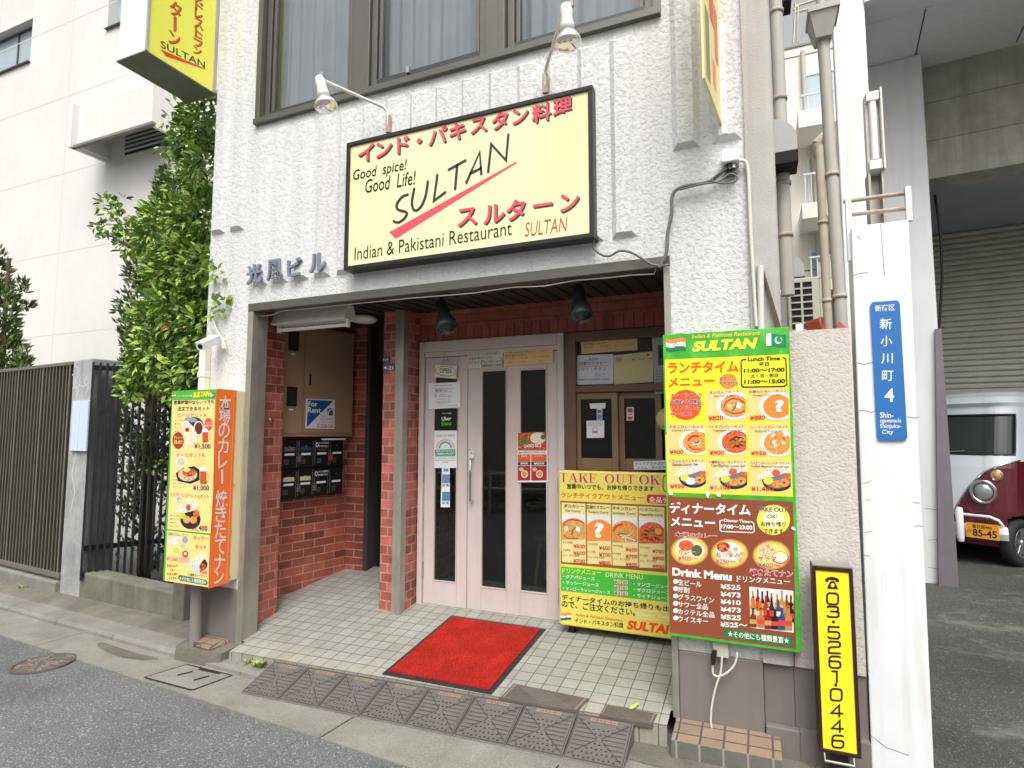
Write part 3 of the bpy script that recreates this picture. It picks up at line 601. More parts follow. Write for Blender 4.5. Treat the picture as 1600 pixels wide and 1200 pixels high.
# ------------------------------------------------------------------ main sign above the entrance
def board(mb, Y, depth, pts, m, y2=None):               # a slab whose front outline is given at plane Y
    f = [hY(x, y, Y) for x, y in pts]; bk = [p+Vector((0, depth, 0)) for p in f]; n = len(f)
    mb.raw(f+bk, [tuple(range(n-1, -1, -1)), tuple(range(n, 2*n))]+[(i, (i+1) % n, n+(i+1) % n, n+i) for i in range(n)], m)
def rectw(Y, q): ps = [hY(x, y, Y) for x, y in q]; return min((ps[0].x+ps[3].x)/2, 9), (ps[1].x+ps[2].x)/2, (ps[2].z+ps[3].z)/2, (ps[0].z+ps[1].z)/2
YS = -.10
x0, x1, z0, z1 = rectw(YS, [(540, 224), (927, 131), (927, 370), (538, 423)])
S = thing('main_sign', 'wide cream signboard in a black frame with slanted black and red lettering, above the entrance', 'sign', ((x0+x1)/2, 0, z0))
m = MB(MT['blackm']); e = .028
m.box(x0, x1, YS, -.002, z1-e, z1); m.box(x0, x1, YS, -.002, z0, z0+e); m.box(x0, x0+e, YS, -.002, z0+e, z1-e); m.box(x1-e, x1, YS, -.002, z0+e, z1-e); m.build('sign_frame', S, .003)
m = MB(M('cream_sign_face', '#f2ebb6', .3, var=.015, vs=1.5)); m.box(x0+e, x1-e, YS+.012, -.003, z0+e, z1-e); m.build('sign_face', S)
sh = ysheet(YS+.0115); k1, k2, rd, dk = P('#33333a'), P('#15130f'), P('#e8505c'), P('#3a2b30')
lt = MB(k2)
def kana(tx, cen, size, slope, rot=0):
    for ch, (cx, cy) in zip(tx, cen):
        v, f, a, b, c, d = text_geo(ch, .022); wd, hh = (b-a)*size, (d-c)*size*.98
        for dx, dy, mm, ly in ((1.9, 2.1, dk, 2), (0, 0, rd, 3)): sh.text(lt, ch, (cx-wd/2+dx, cy+hh/2+dy+slope*wd/2), (cx+wd/2+dx, cy+hh/2+dy-slope*wd/2), hh, mm, ly, .022)
c1 = zc(530, 120, 7.5)
kana('インド・パキスタン料理', [(572, 239), (600, 233), (630, 226), (655, 220), (684, 212), (715, 205), (748, 196), (781, 188), (813, 181), (846, 176), (879, 167)], 30.5, .23)
kana('スルターン', [(730, 339), (772, 334), (806, 328), (848, 320), (890, 316)], 36, .16)
sh.text(lt, 'Good  spice!', (552, 287), (636, 270), 21, k2, 3, .004, .18); sh.text(lt, 'Good  Life!', (571, 302), (650, 288), 21, k2, 3, .004, .18)
z8 = zc(600, 200, 4.848); s8 = ysheet(YS+.0115, z8)
for q, sm in (([(180, 505), (135, 525), (98, 580), (108, 618), (165, 636), (174, 655), (148, 692), (108, 716), (75, 706)], True), ([(230, 462), (213, 555), (222, 612), (248, 624), (288, 585), (318, 505), (333, 405)], True),
              ([(405, 357), (378, 553), (465, 487)], False), ([(492, 316), (618, 246)], False), ([(555, 285), (540, 462)], False), ([(625, 415), (726, 182), (738, 350)], False), ([(655, 345), (735, 305)], False), ([(790, 332), (813, 122), (925, 246), (943, 50)], False)):
    s8.stroke(lt, q, 19, k1, 3, sm)
s8.poly(lt, [(40, 790), (1005, 253), (1006, 265), (90, 838)], P('#ef4f60'), 2)
sh.text(lt, 'Indian & Pakistani Restaurant', (554, 407), (800, 367), 20, k2, 3, -.004, .05)
sh.text(lt, 'SULTAN', (820, 370), (887, 361), 22, P('#c25045'), 3, -.004, .18)
lt.build('lettering', S)

# gooseneck lamps on the sign
def gooseneck(base, bend, end, head, tip, label):
    t = thing('gooseneck_lamp', label, 'lamp', base, 'lamps above the main sign')
    b, q, e_ = Vector(base), Vector(bend), Vector(end); m = MB(MT['lampw'])
    pts = [b, b+(q-b)*.8, q+(b-q)*.08+(e_-q)*.02, q+(e_-q)*.07, q+(e_-q)*.15, e_]; m.tube(pts, .010, 10); m.build('arm', t)
    m = MB(MT['rust']); m.box(b.x-.016, b.x+.016, b.y-.012, b.y+.014, b.z-.01, b.z+.11); m.build('bracket', t)
    h, tp = Vector(head), Vector(tip); d = (tp-h).normalized(); ln = (tp-h).length
    m = MB(MT['lampw']); m.lathe([(.0, -.03), (.028, -.03), (.034, 0), (.03, .03), (.038, ln*.45), (.036, ln*.62), (0, ln*.62)], h, d, 16); m.tube([e_, h], .016, 8); m.build('lamp_socket', t)
    m = MB(MT['bulb']); m.lathe([(.03, ln*.6), (.045, ln*.68), (.068, ln*.86), (.072, ln*.95), (.062, ln*1.02), (.03, ln*1.06), (0, ln*1.07)], h, d, 20); m.build('bulb', t)
    m = MB(MT['steel']); m.box(e_.x+.02, e_.x+.05, e_.y-.01, e_.y+.01, e_.z, e_.z+.03); m.build('wing_screw', t)
gooseneck(hY(607, 205, -.05), hY(605, 170, -.06), hY(497, 122, -.42), hY(501, 128, -.42), hY(510, 168, -.42), 'white bare bulb lamp on an arm swung left above the cream sign')
gooseneck(hY(852, 143, -.05), hY(852, 110, -.06), hY(882, 14, -.42), hY(885, 17, -.42), hY(888, 70, -.42), 'white bare bulb lamp on an upright arm at the right top of the cream sign')

# building name in metal letters
t = thing('building_name_letters', 'grey raised metal characters of the building name left of the cream sign', 'letters', hY(450, 440, 0))
for ch, a, b, hh in (('光', (387, 446), (411, 441), 30), ('風', (419, 440), (442, 436), 32), ('ビ', (451, 434), (473, 430), 28), ('ル', (485, 428), (511, 423), 29)):
    m = MB(MT['letterm']); sx = ysheet(-.036); sx.text(m, ch, a, b, hh, None, 0, .02, 0, .06); m.build('letter', t)

# ------------------------------------------------------------------ the big menu board
YB = -.075
x0, x1, z0, z1 = rectw(YB, [(1036, 522), (1236, 512), (1250, 1020), (1045, 993)])
S = thing('menu_board', 'tall green bordered menu board with yellow lunch and brown dinner halves on the right pillar', 'sign', ((x0+x1)/2, 0, z0))
gm, t_, b_ = new_mat('green_menu_border'); f_ = noise(t_, obj_coord(t_), 12, 6, .7); L(t_, ramp(t_, f_, [(.3, lin('#2f9a2a')), (.55, lin('#46b034')), (.72, lin('#68c64e'))]), b_.inputs['Base Color']); b_.inputs['Roughness'].default_value = .4
m = MB(gm); m.box(x0, x1, YB, -.03, z0, z1); m.build('board_panel', S, .002)
m = MB(MT['steel']); m.box(x0+.06, x0+.10, -.03, .0, z0+.05, z1+.012); m.box(x1-.22, x1-.18, -.03, .0, z0+.05, z1-.05); m.build('mounting_bar', S)
q1, q2, q3, q4 = (ysheet(YB, zc(1030, y, 1600/220)) for y in (510, 660, 770, 870))
bgm = MB(P('#f4e22e'), P('#8d4a30'))
q1.quad(bgm, (64, 378), (1468, 316), (1492, 1240), (85, 1240), P('#f4e22e'), 1); q2.quad(bgm, (70, 140), (1488, 140), (1520, 845), (98, 795), P('#f4e22e'), 1.01)
q3.quad(bgm, (98, 40), (1522, 100), (1540, 900), (106, 900), P('#8d4a30'), 1); q4.quad(bgm, (106, 160), (1538, 160), (1556, 1050), (122, 860), P('#8d4a30'), 1.01)
bgm.build('menu_sheet', S)
lt = MB(P('#1b1f4a')); K, NV, OR, YE, WH, RD = P('#1a1714'), P('#1b2050'), P('#f05a14'), P('#fff046'), P('#f6f4ee'), P('#d8341c')
q1.text(lt, 'Indian & Pakistani Restaurant', (370, 140), (1148, 97), 46, P('#e9dc4a'), 3, .012, .25)
q1.text(lt, 'SULTAN', (375, 292), (1120, 250), 120, YE, 3, .055, .22)
q1.text(lt, 'ランチタイム', (100, 536), (905, 520), 130, OR, 3, .03); q1.text(lt, 'メニュー', (105, 690), (630, 672), 105, OR, 3, .03)
q1.ell(lt, 785, 622, 98, 85, P('#f58a35'), 2); q1.halo(lt, '全セット', (683, 612), (850, 604), 42, NV, WH, 3); q1.halo(lt, 'サラダ付き', (682, 672), (895, 666), 44, NV, WH, 3)
q1.stroke(lt, [(985, 376), (945, 380), (930, 400), (938, 668), (955, 690), (1420, 682), (1450, 662), (1440, 385), (1430, 362), (1410, 356)], 14, K, 3)
q1.text(lt, 'Lunch Time', (1008, 397), (1373, 385), 46, K, 3, .03); q1.text(lt, '平日', (1132, 452), (1248, 448), 42, K, 3, .02); q1.text(lt, '11:00〜17:00', (962, 528), (1425, 514), 46, K, 3, .035)
q1.text(lt, '土・日・祝日', (1042, 582), (1348, 575), 42, K, 3, .02); q1.text(lt, '11:00〜15:00', (968, 655), (1432, 645), 48, K, 3, .035)
q1.ell(lt, 302, 892, 180, 172, P('#f0551f'), 2)
for i, (s_, xr) in enumerate((('ナン・ライスの', 482), ('お替わり無料！', 470), ('ソフトドリンク', 482), ('サービス！', 370))): q1.halo(lt, s_, (130, 812+i*72), (xr, 806+i*72), 52, NV, WH, 3)
fl_ = MB(WH)
def india(sheet, mb, x0, y0, x1, y1, dy):
    h3 = (y1-y0)/3; n = 8
    for k, c in enumerate(('#f08a35', '#f4f2ee', '#1f7a46')):
        for i in range(n):
            xa, xb = x0+(x1-x0)*i/n, x0+(x1-x0)*(i+1)/n; wa, wb_ = dy*math.sin(i/n*6.28), dy*math.sin((i+1)/n*6.28)
            sheet.poly(mb, [(xa, y0+h3*k+wa), (xb, y0+h3*k+wb_), (xb, y0+h3*(k+1)+wb_), (xa, y0+h3*(k+1)+wa)], P(c), 3)
    cx, cy = (x0+x1)/2, (y0+y1)/2; r = h3*.42
    sheet.stroke(mb, [(cx+r*math.cos(R(a)), cy+r*math.sin(R(a))) for a in range(0, 360, 24)], r*.35, P('#5a78b8'), 4, closed=True)
def pakistan(sheet, mb, x0, y0, x1, y1, dy):
    n = 8
    for i in range(n):
        xa, xb = x0+(x1-x0)*i/n, x0+(x1-x0)*(i+1)/n; wa, wb_ = -dy*math.sin(i/n*6.28), -dy*math.sin((i+1)/n*6.28)
        sheet.poly(mb, [(xa, y0+wa), (xb, y0+wb_), (xb, y1+wb_), (xa, y1+wa)], P('#f4f4f2') if i < 2 else P('#0f8a58'), 3)
    cx, cy, r = x0+(x1-x0)*.6, (y0+y1)/2, (y1-y0)*.3
    out = [(cx+r*math.cos(R(a)), cy+r*math.sin(R(a))) for a in range(-20, 261, 20)]; inn = [(cx+r*.28+r*.82*math.cos(R(a)), cy-r*.25+r*.82*math.sin(R(a))) for a in range(250, -11, -20)]
    sheet.poly(mb, out+inn, P('#f4f4f2'), 4)
    st = [(cx+r*.75+(r*.3 if i % 2 == 0 else r*.12)*math.sin(R(36*i)), cy-r*.55-(r*.3 if i % 2 == 0 else r*.12)*math.cos(R(36*i))) for i in range(10)]
    sheet.poly(mb, st, P('#f4f4f2'), 4)
india(q1, fl_, 78, 140, 300, 278, 10); fl_.build('flag', S)
fl_ = MB(WH); pakistan(q1, fl_, 1216, 88, 1444, 226, 9); fl_.build('flag', S)
CELL = P('#f2d184')
def bowl(sheet, cell, c, r, food, kind, S):
    mb = MB(CELL); sheet.rect(mb, *cell, CELL, 2); cl = (cell[0]+2, cell[1]+2, cell[2], cell[3]); cx, cy = c; rx, ry = r
    sheet.ell(mb, cx, cy, rx*1.28, ry*1.22, P('#d8d5cc'), 3, clip=cl); sheet.ell(mb, cx, cy-ry*.03, rx*1.24, ry*1.17, P('#f3f2ee'), 3.4, clip=cl); sheet.ell(mb, cx, cy, rx, ry, FOOD[food] if food else P('#f58a35'), 4, clip=cl)
    rng = random.Random(int(cx*7+cy))
    def cs(pts, w_, mm, ly=5):
        pts = [p for p in pts if cl[0] < p[0] < cl[2] and cl[1] < p[1] < cl[3]]
        if len(pts) > 1: sheet.stroke(mb, pts, w_, mm, ly, True)
    if kind == 'q': return mb.build('dish_picture', S)
    if kind == 'dal':
        cs([(cx-rx*.75, cy+ry*.1), (cx-rx*.6, cy-ry*.3), (cx-rx*.2, cy-ry*.62), (cx+rx*.3, cy-ry*.6), (cx+rx*.7, cy-ry*.3)], rx*.1, RD); cs([(cx-rx*.7, cy+ry*.3), (cx-rx*.2, cy+ry*.6), (cx+rx*.35, cy+ry*.6), (cx+rx*.7, cy+ry*.4)], rx*.1, RD)
        sheet.ell(mb, cx+rx*.3, cy-ry*.05, rx*.2, ry*.26, WH, 5, clip=cl, rot=-.6); sheet.ell(mb, cx-rx*.35, cy, rx*.18, ry*.2, P('#e6c866'), 5, clip=cl, rot=.3)
        cs([(cx-rx*.15, cy+ry*.4), (cx+rx*.05, cy+ry*.1), (cx+rx*.15, cy-ry*.2)], rx*.07, P('#4a5a2c'))
    elif kind == 'cream':
        cs([(cx-rx*.6, cy-ry*.2), (cx-rx*.3, cy-ry*.55), (cx+rx*.1, cy-ry*.55)], rx*.16, RD); cs([(cx-rx*.6, cy+ry*.3), (cx-rx*.2, cy+ry*.65), (cx+rx*.3, cy+ry*.6)], rx*.08, RD)
        for q in (((-.35, 0), (.7, .3)), ((0, -.1), (.2, .5)), ((-.3, .3), (.3, .05))): cs([(cx+rx*q[0][0], cy+ry*q[0][1]), (cx+rx*(q[0][0]+q[1][0])/2, cy+ry*(q[0][1]+q[1][1])/2), (cx+rx*q[1][0], cy+ry*q[1][1])], rx*.05, WH)
        cs([(cx-rx*.2, cy-ry*.05), (cx+rx*.0, cy+ry*.05), (cx+rx*.15, cy-ry*.1)], rx*.08, P('#4a5a2c'), 5.5)
    elif kind == 'veg':
        for k in range(7):
            a = k*.9; x, y = cx+rx*.35*math.cos(a)+rx*.1, cy+ry*.4*math.sin(a); cs([(x-rx*.2, y+ry*.1), (x, y-ry*.08), (x+rx*.2, y+ry*.05)], rx*.1, P('#3a3a1e' if k % 3 else '#4f7a34'))
        sheet.ell(mb, cx+rx*.45, cy-ry*.3, rx*.25, ry*.25, P('#e89a58'), 5, clip=cl)
    elif kind == 'sea':
        for k in range(7): sheet.ell(mb, cx+rx*rng.uniform(-.6, .6), cy+ry*rng.uniform(-.7, .6), rx*.17, ry*.13, P(('#f6dcb8', '#f0683c', '#f4e4cc')[k % 3]), 5+k*.1, clip=cl, rot=rng.uniform(-1, 1))
    return mb.build('dish_picture', S)
def plate(sheet, cell, S, kind, o=None):
    mb = MB(CELL); x0, y0, x1, y1 = cell; w_, h_ = x1-x0, y1-y0; cl = cell
    if o is not False: sheet.rect(mb, *cell, CELL, 2)
    e = lambda a, b, c, d, mm, ly, rot=0: sheet.ell(mb, x0+w_*a, y0+h_*b, w_*c, h_*d, mm, ly, clip=cl, rot=rot)
    e(.68, .62, .38, .31, P('#2c2a30'), 3); e(.68, .60, .33, .25, P('#77767c'), 3.3); 
    nn = [(.16, .55), (.22, .44), (.45, .24), (.70, .13), (.93, .10), (1.0, .16), (1.0, .42), (.86, .40), (.62, .50), (.36, .56), (.24, .62)]
    sheet.poly(mb, clip_poly([(x0+w_*a, y0+h_*b) for a, b in nn], cl), FOOD['naan'], 4)
    if kind != 'lady': e(.64, .40, .10, .10, P('#e0583c'), 5)
    for i in range(6): e(.42+.09*i, .33-.02*(i % 3), .025, .015, P('#c8a878'), 4.5, .4)
    e(.45, .62, .12, .11, P('#d4d84a'), 5); e(.60 if kind == 'lady' else .66, .72, .13, .11, WH if kind == 'lady' else FOOD['curry'], 5.3); e(.84, .68, .13, .12, FOOD['curry'], 5.6); e(.95, .50, .10, .10, FOOD['curryr'], 5.2)
    e(.84, .68, .03, .03, P('#5a3a20'), 6); e(.30, .16, .16, .06, FOOD['salad'], 3.6)
    return mb.build('dish_picture', S)
def price(sheet, tx, a, b, h, mm=RD): sheet.text(lt, tx, a, b, h, mm, 7, .018)
def caption(sheet, j, e_, aj, bj, ae, be, hj=30, he=26, mm=K): sheet.text(lt, j, aj, bj, hj, mm, 7, .004); sheet.text(lt, e_, ae, be, he, P('#3a3d6a') if mm is K else mm, 7, .012)
bowl(q1, (540, 712, 985, 1078), (855, 905), (160, 130), 'dal', 'dal', S); caption(q1, 'ダルカレーセット', 'Dal Curry Set', (570, 765), (908, 755), (620, 808), (848, 800)); price(q1, '¥820', (560, 1066), (728, 1060), 50)
bowl(q1, (1008, 700, 1470, 1070), (1345, 910), (165, 135), None, 'q', S); caption(q1, '日替わりカレーセット', "Today's Curry Set", (1022, 757), (1450, 745), (1062, 800), (1380, 788)); price(q1, '¥880', (1030, 1062), (1205, 1056), 50); q1.text(lt, '?', (1312, 975), (1418, 972), 140, WH, 7, .05)
bowl(q2, (85, 10, 522, 372), (425, 225), (155, 125), 'curry', 'cream', S); caption(q2, 'チキンカレーセット', 'Chicken Curry Set', (115, 65), (505, 60), (150, 106), (440, 100)); price(q2, '¥900', (120, 358), (278, 355), 46)
bowl(q2, (545, 12, 990, 380), (870, 222), (160, 128), 'curryr', 'veg', S); caption(q2, 'ベジタブルカレーセット', 'Vegetable Curry Set', (560, 63), (962, 58), (612, 106), (942, 103)); price(q2, '¥900', (570, 367), (738, 364), 48)
bowl(q2, (1022, 15, 1482, 388), (1345, 235), (158, 132), 'curry', 'sea', S); caption(q2, 'シーフードカレーセット', 'Seafood Curry Set', (1035, 70), (1465, 62), (1085, 112), (1408, 108)); price(q2, '¥950', (1042, 373), (1216, 370), 48)
plate(q2, (98, 405, 530, 768), S, 'lady'); caption(q2, 'レディースランチセット', 'Ladies Lunch Set', (115, 452), (512, 450), (152, 492), (448, 488)); price(q2, '¥950', (125, 748), (290, 745), 48)
plate(q2, (548, 408, 1002, 785), S, 'two'); caption(q2, '２種類カレーランチセット', 'Two Curries Lunch Set', (566, 462), (985, 465), (588, 502), (975, 506)); price(q2, '¥1,100', (575, 770), (808, 766), 54)
plate(q2, (1030, 415, 1496, 812), S, 'sultan'); caption(q2, 'スルターンスペシャルランチセット', 'Sultan Special Lunch Set', (1040, 470), (1478, 478), (1045, 510), (1478, 520)); price(q2, '¥1,400', (1045, 783), (1300, 786), 56)
q3.text(lt, 'ディナータイム', (120, 232), (1040, 262), 130, WH, 3, .035); q3.text(lt, 'メニュー', (130, 378), (635, 400), 108, WH, 3, .035)
q3.stroke(lt, [(728, 308), (690, 318), (692, 425), (715, 438), (1060, 452), (1080, 435), (1075, 345), (1040, 325)], 11, WH, 3)
q3.text(lt, 'Dinner Time', (736, 330), (1028, 345), 36, WH, 3, .03); q3.text(lt, '17:00〜23:00', (705, 405), (1058, 420), 48, WH, 3, .035)
q3.ell(lt, 1298, 308, 188, 172, P('#f6e05a'), 2); q3.ell(lt, 1298, 300, 120, 105, P('#fbf3bd'), 2.4); q3.halo(lt, 'TAKE OUT', (1115, 210), (1455, 218), 50, NV, WH, 3, .012); q3.text(lt, 'OK!', (1228, 290), (1342, 292), 46, NV, 4, .012); q3.text(lt, 'お持ち帰り', (1155, 380), (1435, 386), 56, NV, 4, .012); q3.text(lt, 'できます', (1185, 460), (1412, 465), 54, NV, 4, .012)
q3.halo(lt, '本場のカレー', (178, 506), (655, 524), 62, P('#c22a48'), WH, 3, .012, .05)
for cx, cy in ((345, 658), (800, 690), (1275, 708)):
    q3.ell(lt, cx, cy, 215, 168, P('#c08a44'), 2); q3.ell(lt, cx, cy, 198, 152, P('#e3bb5c'), 2.3); q3.ell(lt, cx, cy, 172, 126, P('#f6e07a'), 2.6)
mb = MB(WH); q3.ell(mb, 305, 598, 108, 80, WH, 3.5); q3.ell(mb, 305, 598, 85, 62, FOOD['curryr'], 4); q3.ell(mb, 425, 655, 90, 72, WH, 3.4); q3.ell(mb, 428, 655, 62, 66, FOOD['green'], 4.2); mb.build('dish_picture', S)
mb = MB(WH); q3.ell(mb, 800, 665, 150, 105, P('#f2f2f4'), 3.5, rot=.25); q3.ell(mb, 730, 615, 75, 58, FOOD['meat'], 4)
for a, b in ((870, 640), (940, 690), (800, 680), (925, 755)): q3.ell(mb, a, b, 28, 26, P('#d8a878'), 4.2)
mb.build('dish_picture', S)
mb = MB(WH); q3.ell(mb, 1215, 650, 100, 70, FOOD['salad'], 4); q3.ell(mb, 1375, 735, 95, 72, P('#e0603c'), 4); q3.ell(mb, 1375, 730, 82, 60, P('#f4ead0'), 4.3); mb.build('dish_picture', S)
MG = P('#c02a4a')
for s_, p_, a, y in (('カレー', '¥900〜', 215, 690), ('おつまみ', '¥250〜', 645, 725), ('サラダ', '¥400〜', 1122, 765)):
    xr = a+(195 if s_ == 'カレー' else 275 if 'お' in s_ else 215); q3.halo(lt, s_, (a, y), (xr, y+8), 52, MG, WH, 6, .006, .04); q3.halo(lt, p_, (a, y+72), (a+(225 if a < 900 else 255), y+80), 50, MG, WH, 6, .006, .04)
q4.text(lt, 'Drink Menu', (150, 212), (825, 275), 92, WH, 3, .045); q4.text(lt, 'ドリンクメニュー', (882, 282), (1485, 318), 70, WH, 3, .015); q4.halo(lt, '焼きたてナン', (1028, 212), (1520, 240), 78, MG, WH, 3, .008, .045)
for i, (s_, xr, p_, x2) in enumerate((('生ビール', 480, '¥525', 925), ('焼酎', 348, '¥473', 925), ('グラスワイン', 625, '¥410', 928), ('サワー全品', 555, '¥473', 928), ('カクテル全品', 628, '¥525', 930), ('ウイスキー', 558, '¥525〜', 1000))):
    y = 278+i*83; q4.ell(lt, 188, y, 30, 27, WH, 3, 18); q4.text(lt, s_, (215, y+40), (xr, y+40+(xr-215)*.105), 66, WH, 3, .012); q4.text(lt, p_, (695, y+88+i*3), (x2, y+100+i*3), 58, WH, 3, .03)
q4.poly(lt, [(760, 822), (1490, 915), (1515, 935), (1522, 975), (1500, 1005), (1475, 1010), (770, 915), (735, 890), (732, 850), (742, 828)], P('#0f7a4a'), 2); q4.text(lt, '★その他にも種類豊富★', (780, 905), (1478, 990), 72, WH, 3, .01)
lt.build('lettering', S)
mb = MB(P('#e9e6e0')); q4.quad(mb, (1024, 338), (1524, 386), (1528, 862), (1034, 805), P('#e9e6e0'), 2)
bc = ['#2a1620', '#2c2440', '#3f5a28', '#7a3a1e', '#a8341e', '#c9752e', '#24507a', '#8a1e2e', '#1f1c22', '#b9894a', '#5a2a3a']
rb = random.Random(3)
for r_, (n_, yb, hb_, x_, dx) in enumerate(((9, 600, 230, 1066, 54), (7, 690, 240, 1072, 70), (6, 790, 240, 1072, 80))):
    for i in range(n_):
        cx = x_+dx*i+rb.uniform(-6, 6); b_y = yb+(cx-1030)*.09+rb.uniform(-12, 8); hh = hb_*rb.uniform(.85, 1.1); wb_ = dx*.5; c_ = P(rb.choice(bc))
        q4.poly(mb, [(cx-wb_, b_y), (cx+wb_, b_y+4), (cx+wb_, b_y-hh*.5), (cx+wb_*.4, b_y-hh*.68), (cx+wb_*.36, b_y-hh), (cx-wb_*.36, b_y-hh), (cx-wb_*.4, b_y-hh*.68), (cx-wb_, b_y-hh*.5)], c_, 3+r_*2+i*.1)
        q4.quad(mb, (cx-wb_*.95, b_y-hh*.42), (cx+wb_*.95, b_y-hh*.40), (cx+wb_*.95, b_y-hh*.16), (cx-wb_*.95, b_y-hh*.18), P(rb.choice(['#e8dcc0', '#f0ede4', '#d8443a', '#c9a050'])), 3.6+r_*2+i*.1)
        q4.ell(mb, cx, b_y-hh, wb_*.4, 10, P(rb.choice(['#c8342e', '#2a2a2a', '#d8c070'])), 3.7+r_*2+i*.1, 12)
mb.build('bottle_picture', S)
mb = MB(MT['paper'])
for q in (((118, 792), (160, 794), (158, 825), (112, 822)), ((520, 790), (578, 795), (560, 860), (548, 855)), ((655, 800), (700, 803), (698, 842), (650, 838))): q2.poly(mb, list(q), None, 9)
q3.poly(mb, [(1510, 375), (1555, 412), (1540, 428), (1498, 408)], None, 9); mb.build('torn_tape', S)

# ------------------------------------------------------------------ TAKE OUT sign leaning inside the entrance
def serif(sheet, mb, ch, x, y, w_, h, m, lay):            # roman capitals with thick and thin strokes; x, y = lower left corner
    def pg(pts, k): sheet.poly(mb, [(x+a*w_, y-b*h-sl*a*w_) for a, b in pts][::1], m, lay+k*.06)
    r = lambda a, b, c, d, k: pg([(a, d), (c, d), (c, b), (a, b)], k)
    sl = -.075
    if ch == 'T': r(.40, .04, .60, .95, 0); r(.25, 0, .75, .04, 1); r(0, .95, 1, 1, 1); r(0, .72, .05, .949, 2); r(.95, .72, 1, .949, 2)
    if ch == 'E': r(.12, .05, .33, .95, 0); r(0, 0, .98, .05, 1); r(0, .95, .92, 1, 1); r(.33, .49, .66, .54, 1); r(.66, .40, .71, .63, 2); r(.93, .051, .98, .28, 2); r(.87, .74, .92, .949, 2)
    if ch == 'A': pg([(.44, 1), (.50, .86), (.155, .04), (.10, .04)], 0); pg([(.44, 1), (.58, 1), (.93, .04), (.70, .04)], 1); r(.24, .30, .74, .35, 2); r(-.02, 0, .28, .04, 3); r(.58, 0, 1.03, .04, 3)
    if ch == 'K': r(.10, .04, .31, .96, 0); r(0, 0, .42, .04, 1); r(0, .96, .42, 1, 1); pg([(.31, .44), (.31, .36), (.86, .96), (.78, .96)], 2); pg([(.44, .56), (.56, .70), (.97, .04), (.72, .04)], 3); r(.62, 0, 1.03, .04, 4); r(.66, .96, .98, 1, 4)
    if ch == 'O':
        n = 30
        for i in range(n):
            a, b = 2*math.pi*i/n, 2*math.pi*(i+1)/n
            f = lambda t, rx, ry: (.5+rx*math.cos(t), .5+ry*math.sin(t)); pg([f(a, .5, .52), f(b, .5, .52), f(b, .29, .475), f(a, .29, .475)][::-1], 0)
    if ch == 'U':
        r(.12, .3, .32, .96, 0); r(.78, .3, .84, .96, 0); r(0, .96, .44, 1, 1); r(.66, .96, .96, 1, 1); n = 12
        for i in range(n):
            a, b = math.pi*(1+i/n), math.pi*(1+(i+1)/n); f = lambda t, rx0, rx1, ry, k: (.48+(rx0 if math.cos(t) < 0 else rx1)*math.cos(t), .3+ry*math.sin(t))
            pg([f(a, .36, .36, .32, 0), f(b, .36, .36, .32, 0), f(b, .16, .30, .26, 0), f(a, .16, .30, .26, 0)][::-1], 0)
YT = .68
x0, x1, z0, z1 = rectw(YT, [(871, 733), (1040, 741), (1045, 1000), (876, 976)]); x1 = -.43
S = thing('takeout_sign', 'low yellow takeout board standing in the entrance right of the door', 'sign', ((x0+x1)/2, YT, z0))
m = MB(P('#e4d560')); m.box(x0, x1, YT, YT+.05, z0, z1); m.build('board_panel', S, .012)
m = MB(MT['blackm']); m.box(x0+.05, x0+.09, YT+.05, YT+.09, .06, z1-.1); m.box(x1-.09, x1-.05, YT+.05, YT+.09, .06, z1-.1); m.box(x0+.05, x1-.05, YT+.09, YT+.12, .6, .64); m.box(x0+.04, x0+.1, YT+.04, YT+.15, .06, .08); m.box(x1-.1, x1-.04, YT+.04, YT+.15, .06, .08); m.build('stand', S)
t1, t2 = ysheet(YT, zc(860, 720, 8)), ysheet(YT, zc(860, 860, 8))
lt = MB(P('#b8303c')); RDk, BR, TA = P('#c2344a'), P('#8a5f2a'), P('#e9d894')
for ch, a, w_ in (('T', 118, 95), ('A', 225, 118), ('K', 352, 118), ('E', 480, 105), ('O', 680, 120), ('U', 815, 120), ('T', 955, 98), ('O', 1108, 128), ('K', 1245, 122)):
    y = 262+(a-118)*.029; serif(t1, lt, ch, a-5, y+6, w_+8, 128, WH, 2); serif(t1, lt, ch, a, y, w_, 118, RDk, 3)
t1.text(lt, '営業中いつでも、お持ち帰りできます', (208, 350), (1295, 384), 66, K, 3, .016); t1.text(lt, 'ランチテイクアウトメニュー', (132, 458), (1162, 500), 68, P('#dd5a1c'), 3, .018)
t1.poly(lt, [(1225, 418), (1700, 440), (1700, 555), (1225, 528), (1205, 505), (1205, 440)], P('#d8362e'), 2); t1.text(lt, '全品テイクアウト', (1232, 520), (1900, 552), 76, WH, 3, .012)
t1.stroke(lt, [(1460, 180), (1420, 190), (1408, 225), (1410, 350), (1430, 385), (1470, 392)], 9, K, 3)
t1.quad(lt, (125, 498), (1480, 562), (1480, 1121), (140, 1121), BR, 1); t2.quad(lt, (132, 0), (1460, 0), (1460, 278), (132, 165), BR, 1.02)
cells = [(140, 438, 520, 535), (455, 757, 536, 550), (770, 1090, 552, 566), (1103, 1425, 568, 580)]
fx = [('dal', 'dal'), (None, 'q'), ('curry', 'cream'), ('curryr', 'veg')]
nm = [('ダルカレー', 'Dal Curry', 172, 418, 190, 380), ('日替わりカレー', "Today's Curry", 458, 740, 472, 728), ('チキンカレー', 'Chicken Curry', 778, 1070, 782, 1066), ('ベジタブルカレー', 'Vegetable Curry', 1108, 1408, 1112, 1412)]
